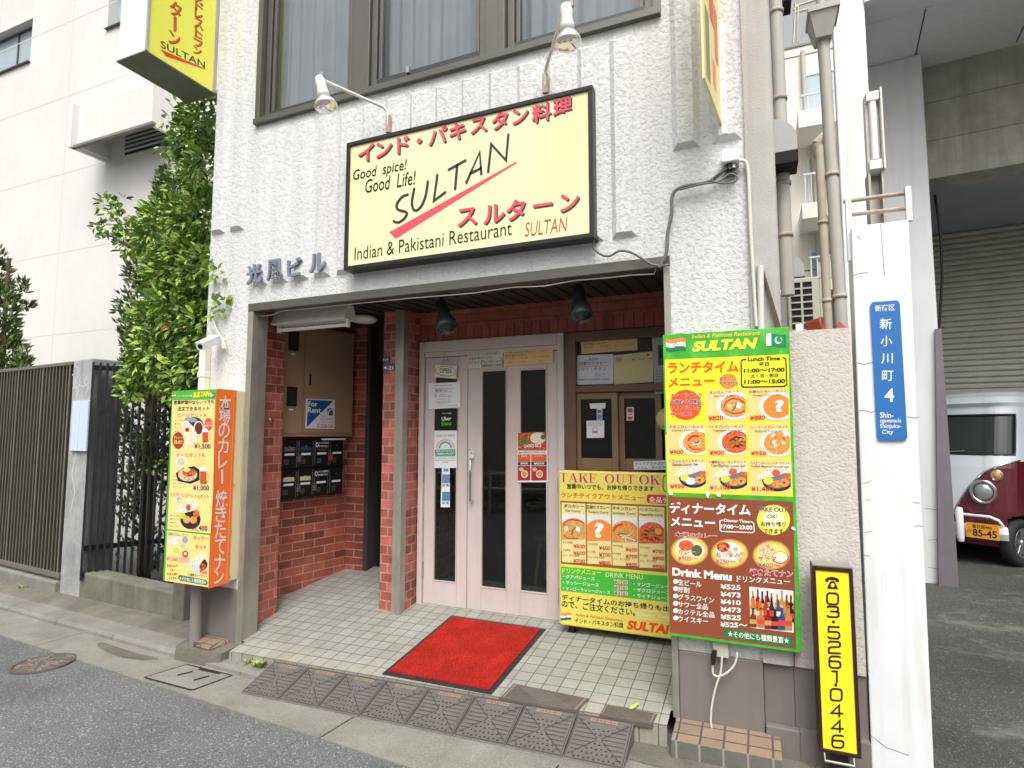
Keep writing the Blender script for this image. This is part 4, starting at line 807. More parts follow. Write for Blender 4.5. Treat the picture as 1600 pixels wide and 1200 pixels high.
for i, (xa, xb, ya, yb) in enumerate(cells):
    t1.quad(lt, (xa, ya), (xb, yb), (xb+6, 1121), (xa+4, 1121), TA, 2); dz = (0, 20, 42, 68)[i]; t2.quad(lt, (xa+6, 0), (xb+6, 0), (xb+10, 160+dz), (xa+8, 145+dz), TA, 2.02)
    j, e_, ja, jb, ea, eb = nm[i]; t1.text(lt, j, (ja, ya+62), (jb, ya+70), 46, K, 6, .012); t1.text(lt, e_, (ea, ya+120), (eb, ya+130), 34, P('#3a3326'), 6, .012)
    fy = 660+i*17; mb = MB(WH); cl = (xa+6, fy, xb-2, fy+318)
    t1.quad(mb, (xa+6, fy), (xb-2, fy+8), (xb, fy+330), (xa+8, fy+318), P('#dfe3e4'), 3)
    cx, cy = (xa+xb)/2, fy+250; rx, ry = 195, 195; fd = FOOD[fx[i][0]] if fx[i][0] else P('#ee8c3c')
    t1.ell(mb, cx, cy, rx, ry, fd, 4, clip=(xa+6, fy, xb-1, fy+322))
    if i == 0:
        t1.ell(mb, cx+55, cy-60, 26, 38, WH, 5, rot=-.5); t1.ell(mb, cx-90, cy-60, 28, 36, P('#e6d48c'), 5); t1.stroke(mb, [(cx-20, cy+10), (cx-10, cy-40), (cx+30, cy-80)], 14, P('#5a6a2c'), 5); t1.stroke(mb, [(cx-130, cy-100), (cx-60, cy-170), (cx+60, cy-165), (cx+130, cy-130)], 16, RD, 5, True); t1.stroke(mb, [(cx-120, cy+20), (cx-60, cy+55), (cx+60, cy+60)], 14, RD, 5, True)
    if i == 1: t1.text(mb, '?', (545, 962), (668, 962), 190, WH, 5, .045)
    if i == 2:
        t1.stroke(mb, [(cx-140, cy-70), (cx-100, cy-130), (cx-30, cy-150)], 24, RD, 5, True)
        for q in ((-60, -20, 130, 50), (-40, 20, 60, -20), (0, -30, 20, 70)): t1.stroke(mb, [(cx+q[0], cy+q[1]), (cx+q[2], cy+q[3])], 9, WH, 5.3)
        t1.stroke(mb, [(cx-90, cy-20), (cx-30, cy-40), (cx+20, cy-20)], 12, P('#5a6a2c'), 5.6, True)
    if i == 3:
        for k in range(8): a = k*.8; t1.stroke(mb, [(cx+100*math.cos(a)-20, cy-40+70*math.sin(a)), (cx+60*math.cos(a), cy-40+50*math.sin(a)), (cx+100*math.cos(a)+25, cy-30+70*math.sin(a))], 18, P('#46481f' if k % 2 else '#8a3a1a'), 5+k*.1, True)
        t1.ell(mb, cx, cy-55, 20, 20, P('#4f9a4a'), 6); t1.ell(mb, cx+85, cy-80, 45, 42, P('#e89a58'), 6.2)
    mb.build('dish_picture', S)
    pr = [(500, 600, 700), (600, 700, 800), (600, 700, 800), (700, 800, 900)][i]
    for k, cap in enumerate(('ライス付き', 'ナン付き', 'ナン・ライス付き')):
        y1_ = (1022, 1118, 1186)[k]+i*23; sh_ = t1
        xw = (120, 95, 205)[k]
        t2.text(lt, cap, (xa+18, y1_-1120+6), (xa+18+xw, y1_-1120+14), 30, P('#3a3326'), 6, .008)
        t2.text(lt, '¥%d' % pr[k], (xb-150, (1086, 1170, 1272)[k]-1120+i*22), (xb-2, (1086, 1170, 1272)[k]-1120+8+i*22), 48, P('#cf3a2c'), 6, .018)
t2.quad(lt, (132, 200), (1462, 320), (1462, 645), (132, 500), P('#43b83a'), 2)
YL = P('#f3ef6a')
t2.text(lt, 'ドリンクメニュー', (150, 280), (632, 310), 62, YL, 3, .012); t2.text(lt, 'DRINK MENU', (692, 332), (1155, 366), 60, P('#d8e89a'), 3, .004)
for i, (s_, xr) in enumerate((('・グアバジュース', 555), ('・ラッシージュース', 608), ('・マンゴーラッシージュース', 748))): t2.text(lt, s_, (160, 345+i*74), (xr, 378+i*74+(xr-555)*.12), 46, WH, 3, .012)
for i, s_ in enumerate(('¥100', '¥200', '¥200')): t2.halo(lt, s_, (798, 412+i*70), (962, 422+i*70), 46, MG, WH, 3, .014, .07)
for i, s_ in enumerate(('・マンゴージュース', '・ザクロジュース', '・ライチジュース')): t2.text(lt, s_, (1040, 440+i*72), (1500+(40 if i == 0 else 0), 482+i*72), 48, WH, 3, .012)
t2.text(lt, 'ディナータイムのお持ち帰りも出来ます', (145, 618), (1790, 800), 72, K, 3, .014); t2.text(lt, 'ので、ご注文ください。', (142, 705), (1062, 822), 90, K, 3, .014)
fl_ = MB(WH); india(t2, fl_, 130, 782, 262, 868, 4); fl_.build('flag', S)
t2.text(lt, 'Indian & Pakistani Restaurant', (318, 818), (908, 890), 36, P('#c8742c'), 3, .006, .22); t2.text(lt, 'インド・パキスタン料理', (305, 905), (912, 970), 62, K, 3, .01)
t2.text(lt, 'SULTAN', (955, 985), (1580, 1060), 118, P('#ef4a24'), 3, .05, .2)
t2.stroke(lt, [(1500, 775), (1110, 750), (1090, 765), (1085, 830), (1105, 846), (1500, 885)], 7, P('#f6f0c0'), 3); t2.text(lt, 'Dinner Time', (1100, 822), (1500, 862), 50, P('#f6f0c0'), 3, .01)
lt.build('lettering', S)

# ------------------------------------------------------------------ box sign at the left pier
YO = -.25; XE = -3.517
a, b, c, d = hY(268, 612, YO), hY(338, 609, YO), hY(330, 919, YO), hY(258, 905, YO)
xl, xr, zt, zb_ = -3.965, XE, 1.742, .378
S = thing('box_sign', 'narrow box sign with a set menu front and orange side, left of the entrance', 'sign', ((xl+xr)/2, YO/2, zb_))
m = MB(MT['cream']); m.box(xl, xr, YO, -.004, zb_, zt); m.box(xr, xr+.004, -.10, -.095, zb_, zt, MT['wood']); m.build('sign_box', S, .004)
a1, a2 = ysheet(YO, zc(250, 600, 7.057)), ysheet(YO, zc(250, 760, 7.057))
lt = MB(P('#59a83a')); GR, CR, PU = P('#4fae3c'), P('#f6d88a'), P('#7a2a5a')
m = MB(GR); m.face([Vector((xl, YO-.001, zb_)), Vector((xr, YO-.001, zb_)), Vector((xr, YO-.001, zt)), Vector((xl, YO-.001, zt))]); m.build('menu_sheet', S)
a1.quad(lt, (140, 180), (608, 172), (590, 1130), (110, 1130), CR, 3); a2.quad(lt, (108, 0), (592, 0), (560, 520), (85, 470), CR, 3.02); a2.quad(lt, (82, 485), (555, 540), (535, 1112), (58, 1040), CR, 3)
a1.text(lt, 'SULTAN', (370, 152), (552, 135), 58, P('#ffe63c'), 4, .05, .15); a1.text(lt, 'インド・パキスタン料理', (185, 146), (358, 138), 20, WH, 4, .01)
a1.text(lt, '営業時間中ならいつでも', (158, 226), (600, 218), 44, P('#33231a'), 5, .02); a1.text(lt, '注文できるセット', (195, 298), (550, 292), 48, P('#33231a'), 5, .02)
a1.text(lt, 'ビールセットA', (200, 366), (520, 366), 48, P('#c25068'), 5, .006); a1.text(lt, 'ビールセットB', (190, 806), (495, 806), 48, P('#c25068'), 5, .006); a2.text(lt, 'スルターンスペシャルセット', (118, 108), (545, 138), 46, P('#c25068'), 5, .006)
a1.text(lt, '¥1,500', (385, 718), (565, 720), 62, PU, 8, .012); a1.text(lt, '¥1,000', (370, 1176), (548, 1180), 62, PU, 8, .012); a2.text(lt, '¥1,400', (350, 490), (530, 497), 66, PU, 8, .012)
a2.text(lt, 'ディナー', (372, 595), (540, 602), 56, RD, 5, .02); a2.text(lt, 'セット', (392, 695), (515, 698), 56, RD, 5, .02); a2.text(lt, '日替わりカレーセット', (92, 540), (322, 558), 36, P('#4a5a9a'), 5, .004)
a2.text(lt, '¥1,260', (78, 818), (208, 828), 50, P('#d86068'), 8, .006); a2.poly(lt, [(215, 775), (320, 785), (318, 838), (213, 830)], P('#e8a8a0'), 5); a2.text(lt, '¥980', (445, 960), (527, 968), 44, P('#d86068'), 9, .006); a2.text(lt, '２種類カレーセット', (318, 985), (525, 1005), 30, NV, 6, .004)
a2.ell(lt, 142, 925, 62, 55, P('#f2e070'), 4)
for i, s_ in enumerate(('TAKE OUT', 'OK!', 'お持ち帰り', 'できます')): xw = (60, 22, 58, 42)[i]; a2.text(lt, s_, (142-xw, 888+i*45), (142+xw, 892+i*45), 30, NV, 5, .006)
a2.poly(lt, [(225, 975), (510, 1030), (530, 1048), (528, 1082), (510, 1090), (225, 1038), (205, 1018), (207, 985)], P('#1f7a4a'), 4); a2.text(lt, '★その他にも種類豊富★', (218, 1030), (515, 1082), 46, WH, 5, .008)
for i in range(4): a1.text(lt, '★'+('タンドリーチキン', 'サラダ', 'ナン・カレー', 'ビール')[i], (165, 408+i*40), (270, 406+i*40), 16, P('#4a3a3a'), 5); a2.text(lt, '●'+('カレー２種', 'タンドリーチキン', 'サラダ', 'ナン・ライス')[i], (120, 325+i*40), ((212, 285, 180, 220)[i], 330+i*40), 16, P('#4a3a3a'), 6)
for i in range(4): a1.text(lt, '★'+('チキンティッカ', 'サラダ', 'パパド', 'ビール')[i], (148, 1025+i*38), (250, 1027+i*38), 15, P('#4a3a3a'), 6)
a1.ell(lt, 205, 622, 62, 92, P('#a8322e'), 6); a1.text(lt, 'ボリューム', (160, 606), (262, 604), 34, P('#e8e05a'), 7, .015); a1.text(lt, '満点!!', (160, 662), (255, 662), 46, P('#e8e05a'), 7, .012); a1.ell(lt, 540, 445, 45, 68, P('#ea4a38'), 6)
a1.text(lt, 'グラスワイン', (492, 440), (585, 438), 22, WH, 7); a1.text(lt, '変更可能', (500, 470), (580, 468), 22, WH, 7)
lt.build('lettering', S)
def beer(sh_, mb, x, y, w_, h): sh_.rect(mb, x, y, x+w_, y+h, P('#c0572e'), 6); sh_.poly(mb, [(x-4, y), (x+w_+4, y), (x+w_*.9, y-h*.3), (x+w_*.4, y-h*.42), (x, y-h*.25)], WH, 6); sh_.stroke(mb, [(x+w_, y+h*.15), (x+w_*1.35, y+h*.2), (x+w_*1.35, y+h*.75), (x+w_, y+h*.85)], 10, P('#d8b878'), 6)
mb = MB(WH); a1.ell(mb, 385, 470, 105, 105, P('#33313a'), 4); a1.ell(mb, 345, 395, 72, 26, P('#8a98b4'), 5, rot=.1); a1.ell(mb, 432, 488, 58, 80, P('#d8d4d8'), 5); a1.ell(mb, 432, 488, 44, 66, P('#6a2a2a'), 5.3); a1.poly(mb, [(235, 420), (300, 400), (370, 470), (420, 560), (415, 640), (340, 690), (280, 660), (270, 560)], FOOD['naan'], 5.6); a1.ell(mb, 305, 505, 24, 24, P('#a8322e'), 6); beer(a1, mb, 473, 530, 62, 112); mb.build('dish_picture', S)
mb = MB(WH); a1.ell(mb, 238, 858, 62, 62, P('#e8eef0'), 4); a1.ell(mb, 238, 855, 46, 46, FOOD['salad'], 4.4); a1.ell(mb, 437, 858, 66, 55, P('#e6cf86'), 4); a1.poly(mb, [(178, 985), (260, 925), (380, 905), (440, 945), (440, 1060), (340, 1100), (200, 1070)], P('#26222a'), 4.2); a1.ell(mb, 310, 1000, 105, 72, FOOD['salad'], 4.6); a1.ell(mb, 325, 975, 75, 45, FOOD['meat'], 5); a1.ell(mb, 300, 945, 35, 26, P('#e6d46a'), 5.3); beer(a1, mb, 447, 962, 70, 140); mb.build('dish_picture', S)
mb = MB(WH); a2.ell(mb, 340, 365, 112, 105, P('#2a262c'), 4); a2.ell(mb, 208, 140, 40, 40, P('#c8d8e0'), 4); a2.ell(mb, 210, 145, 22, 30, FOOD['salad'], 4.3); a2.poly(mb, [(165, 280), (190, 220), (300, 150), (360, 130), (435, 170), (435, 225), (380, 265), (250, 300)], FOOD['naan'], 5); a2.ell(mb, 318, 232, 26, 36, P('#d8483c'), 5.4); a2.ell(mb, 255, 322, 32, 34, P('#c8d83a'), 5.4); a2.ell(mb, 300, 365, 40, 42, P('#d8a868'), 5.7); a2.ell(mb, 375, 370, 40, 42, FOOD['curry'], 5.9); a2.ell(mb, 405, 300, 34, 42, FOOD['curryr'], 5.5); mb.build('dish_picture', S)
mb = MB(WH); a2.poly(mb, [(80, 610), (130, 560), (215, 550), (240, 580), (180, 650), (90, 628)], FOOD['naan'], 4); a2.ell(mb, 280, 590, 32, 38, P('#9aa4b4'), 4); a2.ell(mb, 255, 662, 28, 30, FOOD['salad'], 4); a2.ell(mb, 180, 708, 52, 48, P('#dcdce0'), 4); a2.ell(mb, 182, 706, 38, 36, P('#e0d23a'), 4.4); a2.ell(mb, 282, 745, 34, 38, P('#b8463c'), 4); a2.ell(mb, 282, 742, 16, 16, WH, 4.4); a2.ell(mb, 440, 860, 88, 72, P('#2e2a30'), 4); a2.poly(mb, [(330, 820), (380, 760), (460, 740), (490, 800), (440, 870), (340, 870)], FOOD['naan'], 5); a2.ell(mb, 500, 765, 24, 36, P('#e8e4d4'), 5); a2.ell(mb, 405, 900, 50, 48, P('#c8d0e0'), 5.3); a2.ell(mb, 475, 885, 36, 36, FOOD['meat'], 5.5); mb.build('dish_picture', S)
fl_ = MB(WH); india(a1, fl_, 136, 112, 176, 145, 2); fl_.build('flag', S)
fl_ = MB(WH); pakistan(a1, fl_, 556, 95, 610, 140, 2); fl_.build('flag', S)
m = MB(P('#ff7a34')); m.box(XE, XE+.003, YO, -.078, zb_-.012, zt+.004); o_ = m.build('orange_panel', S)
lt = MB(P('#eee6e2')); ox = xsheet(XE+.0035)
for ch, cx, cy, sx, sy in (('本', 352, 632, 21, 28), ('場', 351, 650, 20, 26), ('の', 350, 673, 19, 24), ('カ', 349, 697, 18, 24), ('レ', 348, 721, 16, 24), ('ー', 347, 745, 20, 22), ('焼', 346, 780, 20, 27), ('き', 345, 804, 19, 26), ('た', 344, 829, 19, 26), ('て', 344, 854, 18, 24), ('ナ', 343, 879, 18, 26), ('ン', 342, 902, 17, 22)):
    if ch == 'ー': ox.stroke(lt, [(cx, cy-10), (cx, cy+10)], 3, None, 1); continue
    ox.text(lt, ch, (cx-sx*.46, cy+sy*.48), (cx+sx*.46, cy+sy*.48), sy, None, 1, .012)
for x, y in ((368, 621), (366, 688), (365, 758), (361, 830), (359, 901)): q = ox.at(x, y); m = MB(MT['silver']); m.box(q.x, q.x+.004, q.y-.004, q.y+.004, q.z-.005, q.z+.005); m.build('screw', S)
lt.build('side_lettering', S)
m = MB(MT['pipet']); m.tube([(-3.80, -.10, -.12), (-3.80, -.10, .41)], .042, 16); single('drain_pipe', m, 'short taupe round pipe under the orange box sign', 'pipe')
m = MB(MT['lampw']); q = hY(351, 560, -.05); m.box(-3.95, -3.885, -.055, 0, 1.70, 2.13); m.box(-3.955, -3.88, -.062, 0, 1.86, 1.90); single('cable_duct', m, 'white cable duct running down the wall edge behind the shrub', 'duct', .006)
m = MB(MT['cablew'])
for k in range(3):
    p = [hY(x+k*2.4, y, -.03-.008*k) for x, y in ((327, 478), (326, 495), (332, 512), (343, 530), (348, 545))]; m.tube(p, .007, 6)
single('cable_bundle', m, 'three white cables dropping from the shrub into the duct', 'cable')
t = thing('security_camera', 'white box camera looking out of the shrub beside the wall edge', 'camera', hY(325, 538, -.12))
m = MB(MT['white']); a, b = hY(313, 541, -.22), hY(338, 529, -.05); d = (a-b).normalized(); e1 = Vector((0, 0, 1)).cross(d).normalized(); e2 = d.cross(e1)
m.hexa([b+e1*.035-e2*.03, b-e1*.035-e2*.03, a-e1*.035-e2*.03, a+e1*.035-e2*.03, b+e1*.035+e2*.03, b-e1*.035+e2*.03, a-e1*.035+e2*.03, a+e1*.035+e2*.03]); m.build('housing', t, .004)
m = MB(MT['lampw']); m.tube([b, (b.x+.03, 0, b.z-.01)], .012, 8); m.build('arm', t)
m = MB(MT['dark']); m.lathe([(.018, 0), (.018, .006), (0, .006)], a, d, 14); m.build('lens', t)

# ------------------------------------------------------------------ projecting sign high on the left
S = thing('projecting_sign', 'yellow and white projecting box sign high at the left edge of the building', 'sign', (-4.09, -.3, 4.15))
m = MB(MT['white']); m.box(-4.245, -3.94, -.60, -.03, 4.156, 6.4); m.build('sign_box', S, .006)
m = MB(M('sign_underside', '#6d6f68', .5, .2, var=.25, vs=6)); m.box(-4.25, -3.934, -.607, -.02, 4.146, 4.158); m.build('under_plate', S, .002); m = MB(MT['pipe']); m.box(-3.945, -3.930, -.607, -.585, 4.158, 6.4); m.box(-3.945, -3.930, -.055, -.02, 4.158, 6.4); m.box(-4.2, -4.0, -.02, .02, 4.3, 4.36); m.build('sign_frame', S, .003)
XP = -3.938; m = MB(P('#eef062')); m.box(XP-.002, XP+.002, -.585, -.055, 4.16, 6.4); m.build('sign_face', S)
lt = MB(P('#1d1a18')); xs = xsheet(XP+.002); OD = P('#d85a24'); DK2 = P('#5a2416')
for ch, cx, cy, sx, sy in (('ル', 276, -16, 19, 25), ('タ', 274, 14, 19, 24), ('ー', 273, 38, 18, 24), ('ン', 272, 60, 18, 22), ('ン', 310, -3, 13, 13), ('ド', 311, 10, 13, 15), ('レ', 310, 22, 12, 15), ('ス', 310, 37, 14, 17), ('ト', 310, 51, 12, 16), ('ラ', 309, 65, 14, 17), ('ン', 308, 79, 13, 13)):
    sy_ = .5
    for dx, mm, ly in ((.9, DK2, 1), (0, OD, 2)):
        if ch == 'ー': xs.stroke(lt, [(cx+dx, cy-11+dx), (cx+dx, cy+9+dx)], 4, mm, ly); continue
        xs.text(lt, ch, (cx-sx/2+dx, cy+sy/2-sy_*sx/2+dx), (cx+sx/2+dx, cy+sy/2+sy_*sx/2+dx), sy, mm, ly, .022)
xs.text(lt, 'SULTAN', (251, 74), (320, 107), 11, None, 2, .004)
xs.poly(lt, [(251, 77), (321, 107.5), (320, 108.5), (259, 88)], P('#e04a2c'), 1.5); lt.build('lettering', S)
# thin sign seen nearly edge-on at the right
S = thing('side_banner', 'thin pale yellow signboard seen edge on beside the upper right ribs', 'sign', (-.15, -.35, 3.0))
a, b = hX(1128, 200, -.135), hX(1100, 110, -.135)
m = MB(P('#ecdf9a')); pts = [(1130, 200), (1103, 127), (1097, -25), (1124, 62)]
fr = [hX(x, y, -.148) for x, y in ((1128, 199), (1103, 127))]
za_, zb2 = 3.075, 4.1; A_, B_ = Vector((-.126, -.03, 0)), Vector((-.178, -.50, 0)); bn = Vector((-.47, .052, 0)).normalized()*.005
zv = lambda z: Vector((0, 0, z))
m.hexa([B_+bn+zv(za_), B_-bn+zv(za_), A_-bn+zv(za_), A_+bn+zv(za_), B_+bn+zv(zb2), B_-bn+zv(zb2), A_-bn+zv(zb2), A_+bn+zv(zb2)]); m.build('board_panel', S)
m = MB(P('#e06a3c'))
for i, (t_, z, w2, h_) in enumerate(((.25, 3.5, .1, .3), (.5, 3.62, .12, .25), (.78, 3.3, .1, .36), (.42, 3.24, .09, .14), (.85, 3.75, .08, .2), (.3, 3.85, .14, .2))):
    q0, q1 = A_+(B_-A_)*(t_-w2)-bn*1.2, A_+(B_-A_)*(t_+w2)-bn*1.2; m.face([q1+zv(z-h_/2), q0+zv(z-h_/2), q0+zv(z+h_/2), q1+zv(z+h_/2)], P(('#e06a3c', '#d8543c', '#8a8a5a', '#e8925a', '#c8443c', '#e0903c')[i]))
m.build('print', S)
m = MB(MT['white']); m.box(-.124, -.096, -.04, .0, 3.02, 3.62)
for k in range(5): m.box(-.113, -.107, -.044, -.04, 3.08+k*.12, 3.088+k*.12, MT['steel'])
m.build('wall_bracket', S)

# ------------------------------------------------------------------ phone number sign
YPh = -.16
xl, xr, zb_, zt = hY(1283, 1180, YPh).x, hY(1346, 1186, YPh).x, hY(1300, 1178, YPh).z, hY(1300, 886, YPh).z
xl2, xr2 = hY(1266, 885, YPh).x, hY(1333, 888, YPh).x; xl, xr = (xl+xl2)/2, (xr+xr2)/2
S = thing('phone_sign', 'narrow yellow standing sign with a telephone number in a dark brown frame', 'sign', ((xl+xr)/2, YPh+.06, -.12))
m = MB(MT['brownm']); e = .016
m.box(xl, xr, YPh, YPh+.11, zb_, zb_+e); m.box(xl, xl+e, YPh, YPh+.11, zb_+e, zt); m.box(xr-e, xr, YPh, YPh+.11, zb_+e, zt); m.box(xl+e, xr-e, YPh, YPh+.11, zt-.02, zt); m.box(xl+e, xr-e, YPh+.05, YPh+.11, zb_+e, zt-.02); m.build('sign_frame', S, .003)
m = MB(MT['steel']); m.box(xl+.004, xr-.004, YPh+.004, YPh+.106, zt, zt+.004); m.build('top_plate', S)
m = MB(P('#fbe72e', .3)); m.box(xl+e, xr-e, YPh+.006, YPh+.04, zb_+e, zt-.02); m.build('sign_face', S)
DB = P('#3a120c'); lt = MB(DB); ps = ysheet(YPh+.006)
D = {'0': [([(.2, 1), (.8, 1), (.95, .9), (1, .75), (1, .25), (.95, .1), (.8, 0), (.2, 0), (.05, .1), (0, .25), (0, .75), (.05, .9)], True)],
 '3': [([(0, .92), (.1, 1), (.8, 1), (.95, .92), (.95, .62), (.8, .54), (.3, .54)], False), ([(.8, .54), (1, .44), (1, .12), (.85, 0), (.15, 0), (0, .1)], False)],
 '5': [([(.95, 1), (.05, 1), (.03, .56), (.75, .58), (.95, .5), (1, .38), (1, .15), (.85, 0), (.12, 0), (0, .1)], False)],
 '2': [([(0, .9), (.1, 1), (.85, 1), (1, .9), (1, .66), (.9, .56), (.15, .5), (0, .4), (0, 0), (1, 0)], False)],
 '6': [([(.95, .95), (.8, 1), (.25, 1), (.05, .9), (0, .7), (0, .2), (.1, .05), (.25, 0), (.8, 0), (.97, .1), (1, .3), (.95, .5), (.8, .57), (.05, .57)], False)],
 '1': [([(.2, 1), (.62, 1), (.62, 0)], False)], '4': [([(.72, 0), (.72, 1), (0, .28), (1, .28)], False)]}
rows = [('t', 911, 21), ('0', 935, 19), ('3', 955.5, 18), ('.', 971.5, 4), ('5', 988, 20), ('2', 1011, 20), ('6', 1034, 20), ('1', 1057, 19), ('.', 1070, 4), ('0', 1085, 20), ('4', 1110, 20), ('4', 1134, 20), ('6', 1158, 21)]
for ch, cy, hh in rows:
    cx = 1300+(cy-911)*.0375; w_ = 17.5
    if ch == 't':
        ps.poly(lt, [(1289.5, 909), (1289.5, 905), (1293, 902), (1300, 901), (1307, 902.5), (1311, 905.5), (1311, 909.5), (1306.5, 909.5), (1305, 906.5), (1295, 906), (1294, 909)], None, 2)
        ps.poly(lt, [(1292.5, 920), (1293.5, 915.5), (1298, 907.5), (1303.5, 907.7), (1308, 916), (1309.5, 920.6)], None, 2.1); ps.ell(lt, 1301, 914.2, 3.1, 3.1, P('#fbe72e', .3), 3, 18)
    elif ch == '.': ps.ell(lt, cx, cy, 2.6, 2.6, DB, 2, 14)
    else:
        hh *= .9
        for pts, cl in D[ch]: ps.stroke(lt, [(cx-w_/2+a*w_, cy+hh/2-b*hh+a*.9) for a, b in pts], 3.1, DB, 2, False, cl)
lt.build('lettering', S)
m = MB(MT['blackm']); m.box((xl+xr)/2-.035, (xl+xr)/2+.035, YPh+.03, YPh+.09, -.13, zb_); m.box((xl+xr)/2-.09, (xl+xr)/2+.09, YPh, YPh+.13, -.125, -.105); m.build('post', S)
m = MB(MT['steel']); m.tube([(xl+.02, YPh+.02, zb_+.01), (xl+.02, YPh-.01, zb_-.03), (xr-.03, YPh-.01, zb_-.03), (xr-.03, YPh+.02, zb_+.01)], .006, 8); m.build('carry_handle', S)

# ------------------------------------------------------------------ stair alcove: meter cabinet, letterboxes, tube lamp, address plates
def on_wall(px, py):                                     # the slanted brick wall of the alcove
    return hit(px, py, (.87, -.196, 0), (-3.79, .42, 0))
wd = Vector((.196, .87, 0)).normalized(); wn = Vector((.87, -.196, 0)).normalized()
def wallbox(mb, s0, s1, z0, z1, d0, d1, m=None, o=Vector((-3.79, .42, 0))):
    p = lambda s_, d: o+wd*s_+wn*d
    mb.hexa([p(s0, d0)+Vector((0, 0, z0)), p(s0, d1)+Vector((0, 0, z0)), p(s1, d1)+Vector((0, 0, z0)), p(s1, d0)+Vector((0, 0, z0)), p(s0, d0)+Vector((0, 0, z1)), p(s0, d1)+Vector((0, 0, z1)), p(s1, d1)+Vector((0, 0, z1)), p(s1, d0)+Vector((0, 0, z1))], m)
def ws(px, py, d=.12):
    P_ = hit(px, py, wn, Vector((-3.79, .42, 0))+wn*d); return (P_-Vector((-3.79, .42, 0))).dot(wd), P_.z
sa, za = ws(437, 678); sb, zb_ = ws(551, 681); st, zt = ws(540, 520)
sa = ws(441, 640)[0]; zc0 = (ws(440, 680)[1]+ws(545, 684)[1])/2; zt = ws(500, 512)[1]; smid = ws(475, 600)[0]
CB = thing('meter_cabinet', 'tan wall cabinet with two small black windows above the letterboxes', 'cabinet', Vector((-3.79, .42, zc0))+wd*.3)
m = MB(MT['tanpanel']); wallbox(m, sa-.01, sb, zc0, zt, 0, .11); m.build('cabinet_body', CB, .004)
m = MB(MT['tanpanel']); wallbox(m, sa+.005, smid-.003, zc0+.03, zt-.02, .11, .12); d1_ = m.build('cabinet_door', CB, .002)
m = MB(MT['tanpanel']); wallbox(m, smid+.003, sb-.012, zc0+.03, zt-.02, .11, .12); d2_ = m.build('cabinet_door', CB, .002)
for (a, b, c, d) in ((451, 516, 466, 549), (448, 604, 463, 635)):
    s0, z1 = ws(a, b); s1, z0 = ws(c, d); m = MB(MT['blackm']); wallbox(m, s0, s1, z0, z1, .12, .128); w_ = m.build('meter_window', d1_, .003)
    m = MB(MT['carglass']); wallbox(m, s0+.01, s1-.01, z0+.01, z1-.01, .128, .130); m.build('window_pane', w_)
    m = MB(MT['paper']); wallbox(m, (s0+s1)/2-.02, (s0+s1)/2+.02, z0-.035, z0-.022, .12, .122); m.build('number_label', d1_)
s0, z1 = ws(485, 584); m = MB(MT['dark']); wallbox(m, s0-.008, s0+.008, z1-.10, z1, .12, .124); m.build('pull_slot', d2_)
# agency plate on the cabinet
class WSheet(Sheet): pass
wsh = Sheet(lambda x, y: hit(x, y, wn, Vector((-3.79, .42, 0))+wn*.127), wd, (0, 0, 1), wn, zc(380, 480, 5.714))
S = thing('rental_sign', 'white and blue rental notice plate on the tan cabinet door', 'sign', wsh.at(690, 1085))
m = MB(P('#e4e7ec')); wsh.poly(m, [(560, 815), (818, 825), (815, 1088), (553, 1082)], None, 0); m.build('plate', S)
lt = MB(WH); wsh.poly(lt, [(577, 825), (802, 838), (568, 1070)], P('#1f57a0'), 1); wsh.text(lt, 'For', (580, 886), (662, 888), 46, WH, 2, .02); wsh.text(lt, 'Rent', (576, 942), (692, 946), 50, WH, 2, .02)
wsh.poly(lt, [(752, 902), (800, 904), (800, 968), (752, 966)], P('#1d2f3a'), 1); wsh.stroke(lt, [(757, 962), (768, 925), (798, 910)], 9, WH, 2, True); wsh.poly(lt, [(770, 966), (785, 938), (800, 950), (800, 968)], P('#2f8a4a'), 2)
wsh.text(lt, 'ニューハウス', (688, 1008), (800, 1010), 20, K, 2, .03); wsh.text(lt, '株式会社', (690, 978), (742, 979), 13, K, 2); wsh.text(lt, '03-3260-1340', (657, 1075), (802, 1078), 36, P('#b8304a'), 2, .015); wsh.text(lt, 'www.newhouse.co.jp', (686, 1032), (802, 1034), 15, K, 2)
lt.build('lettering', S)
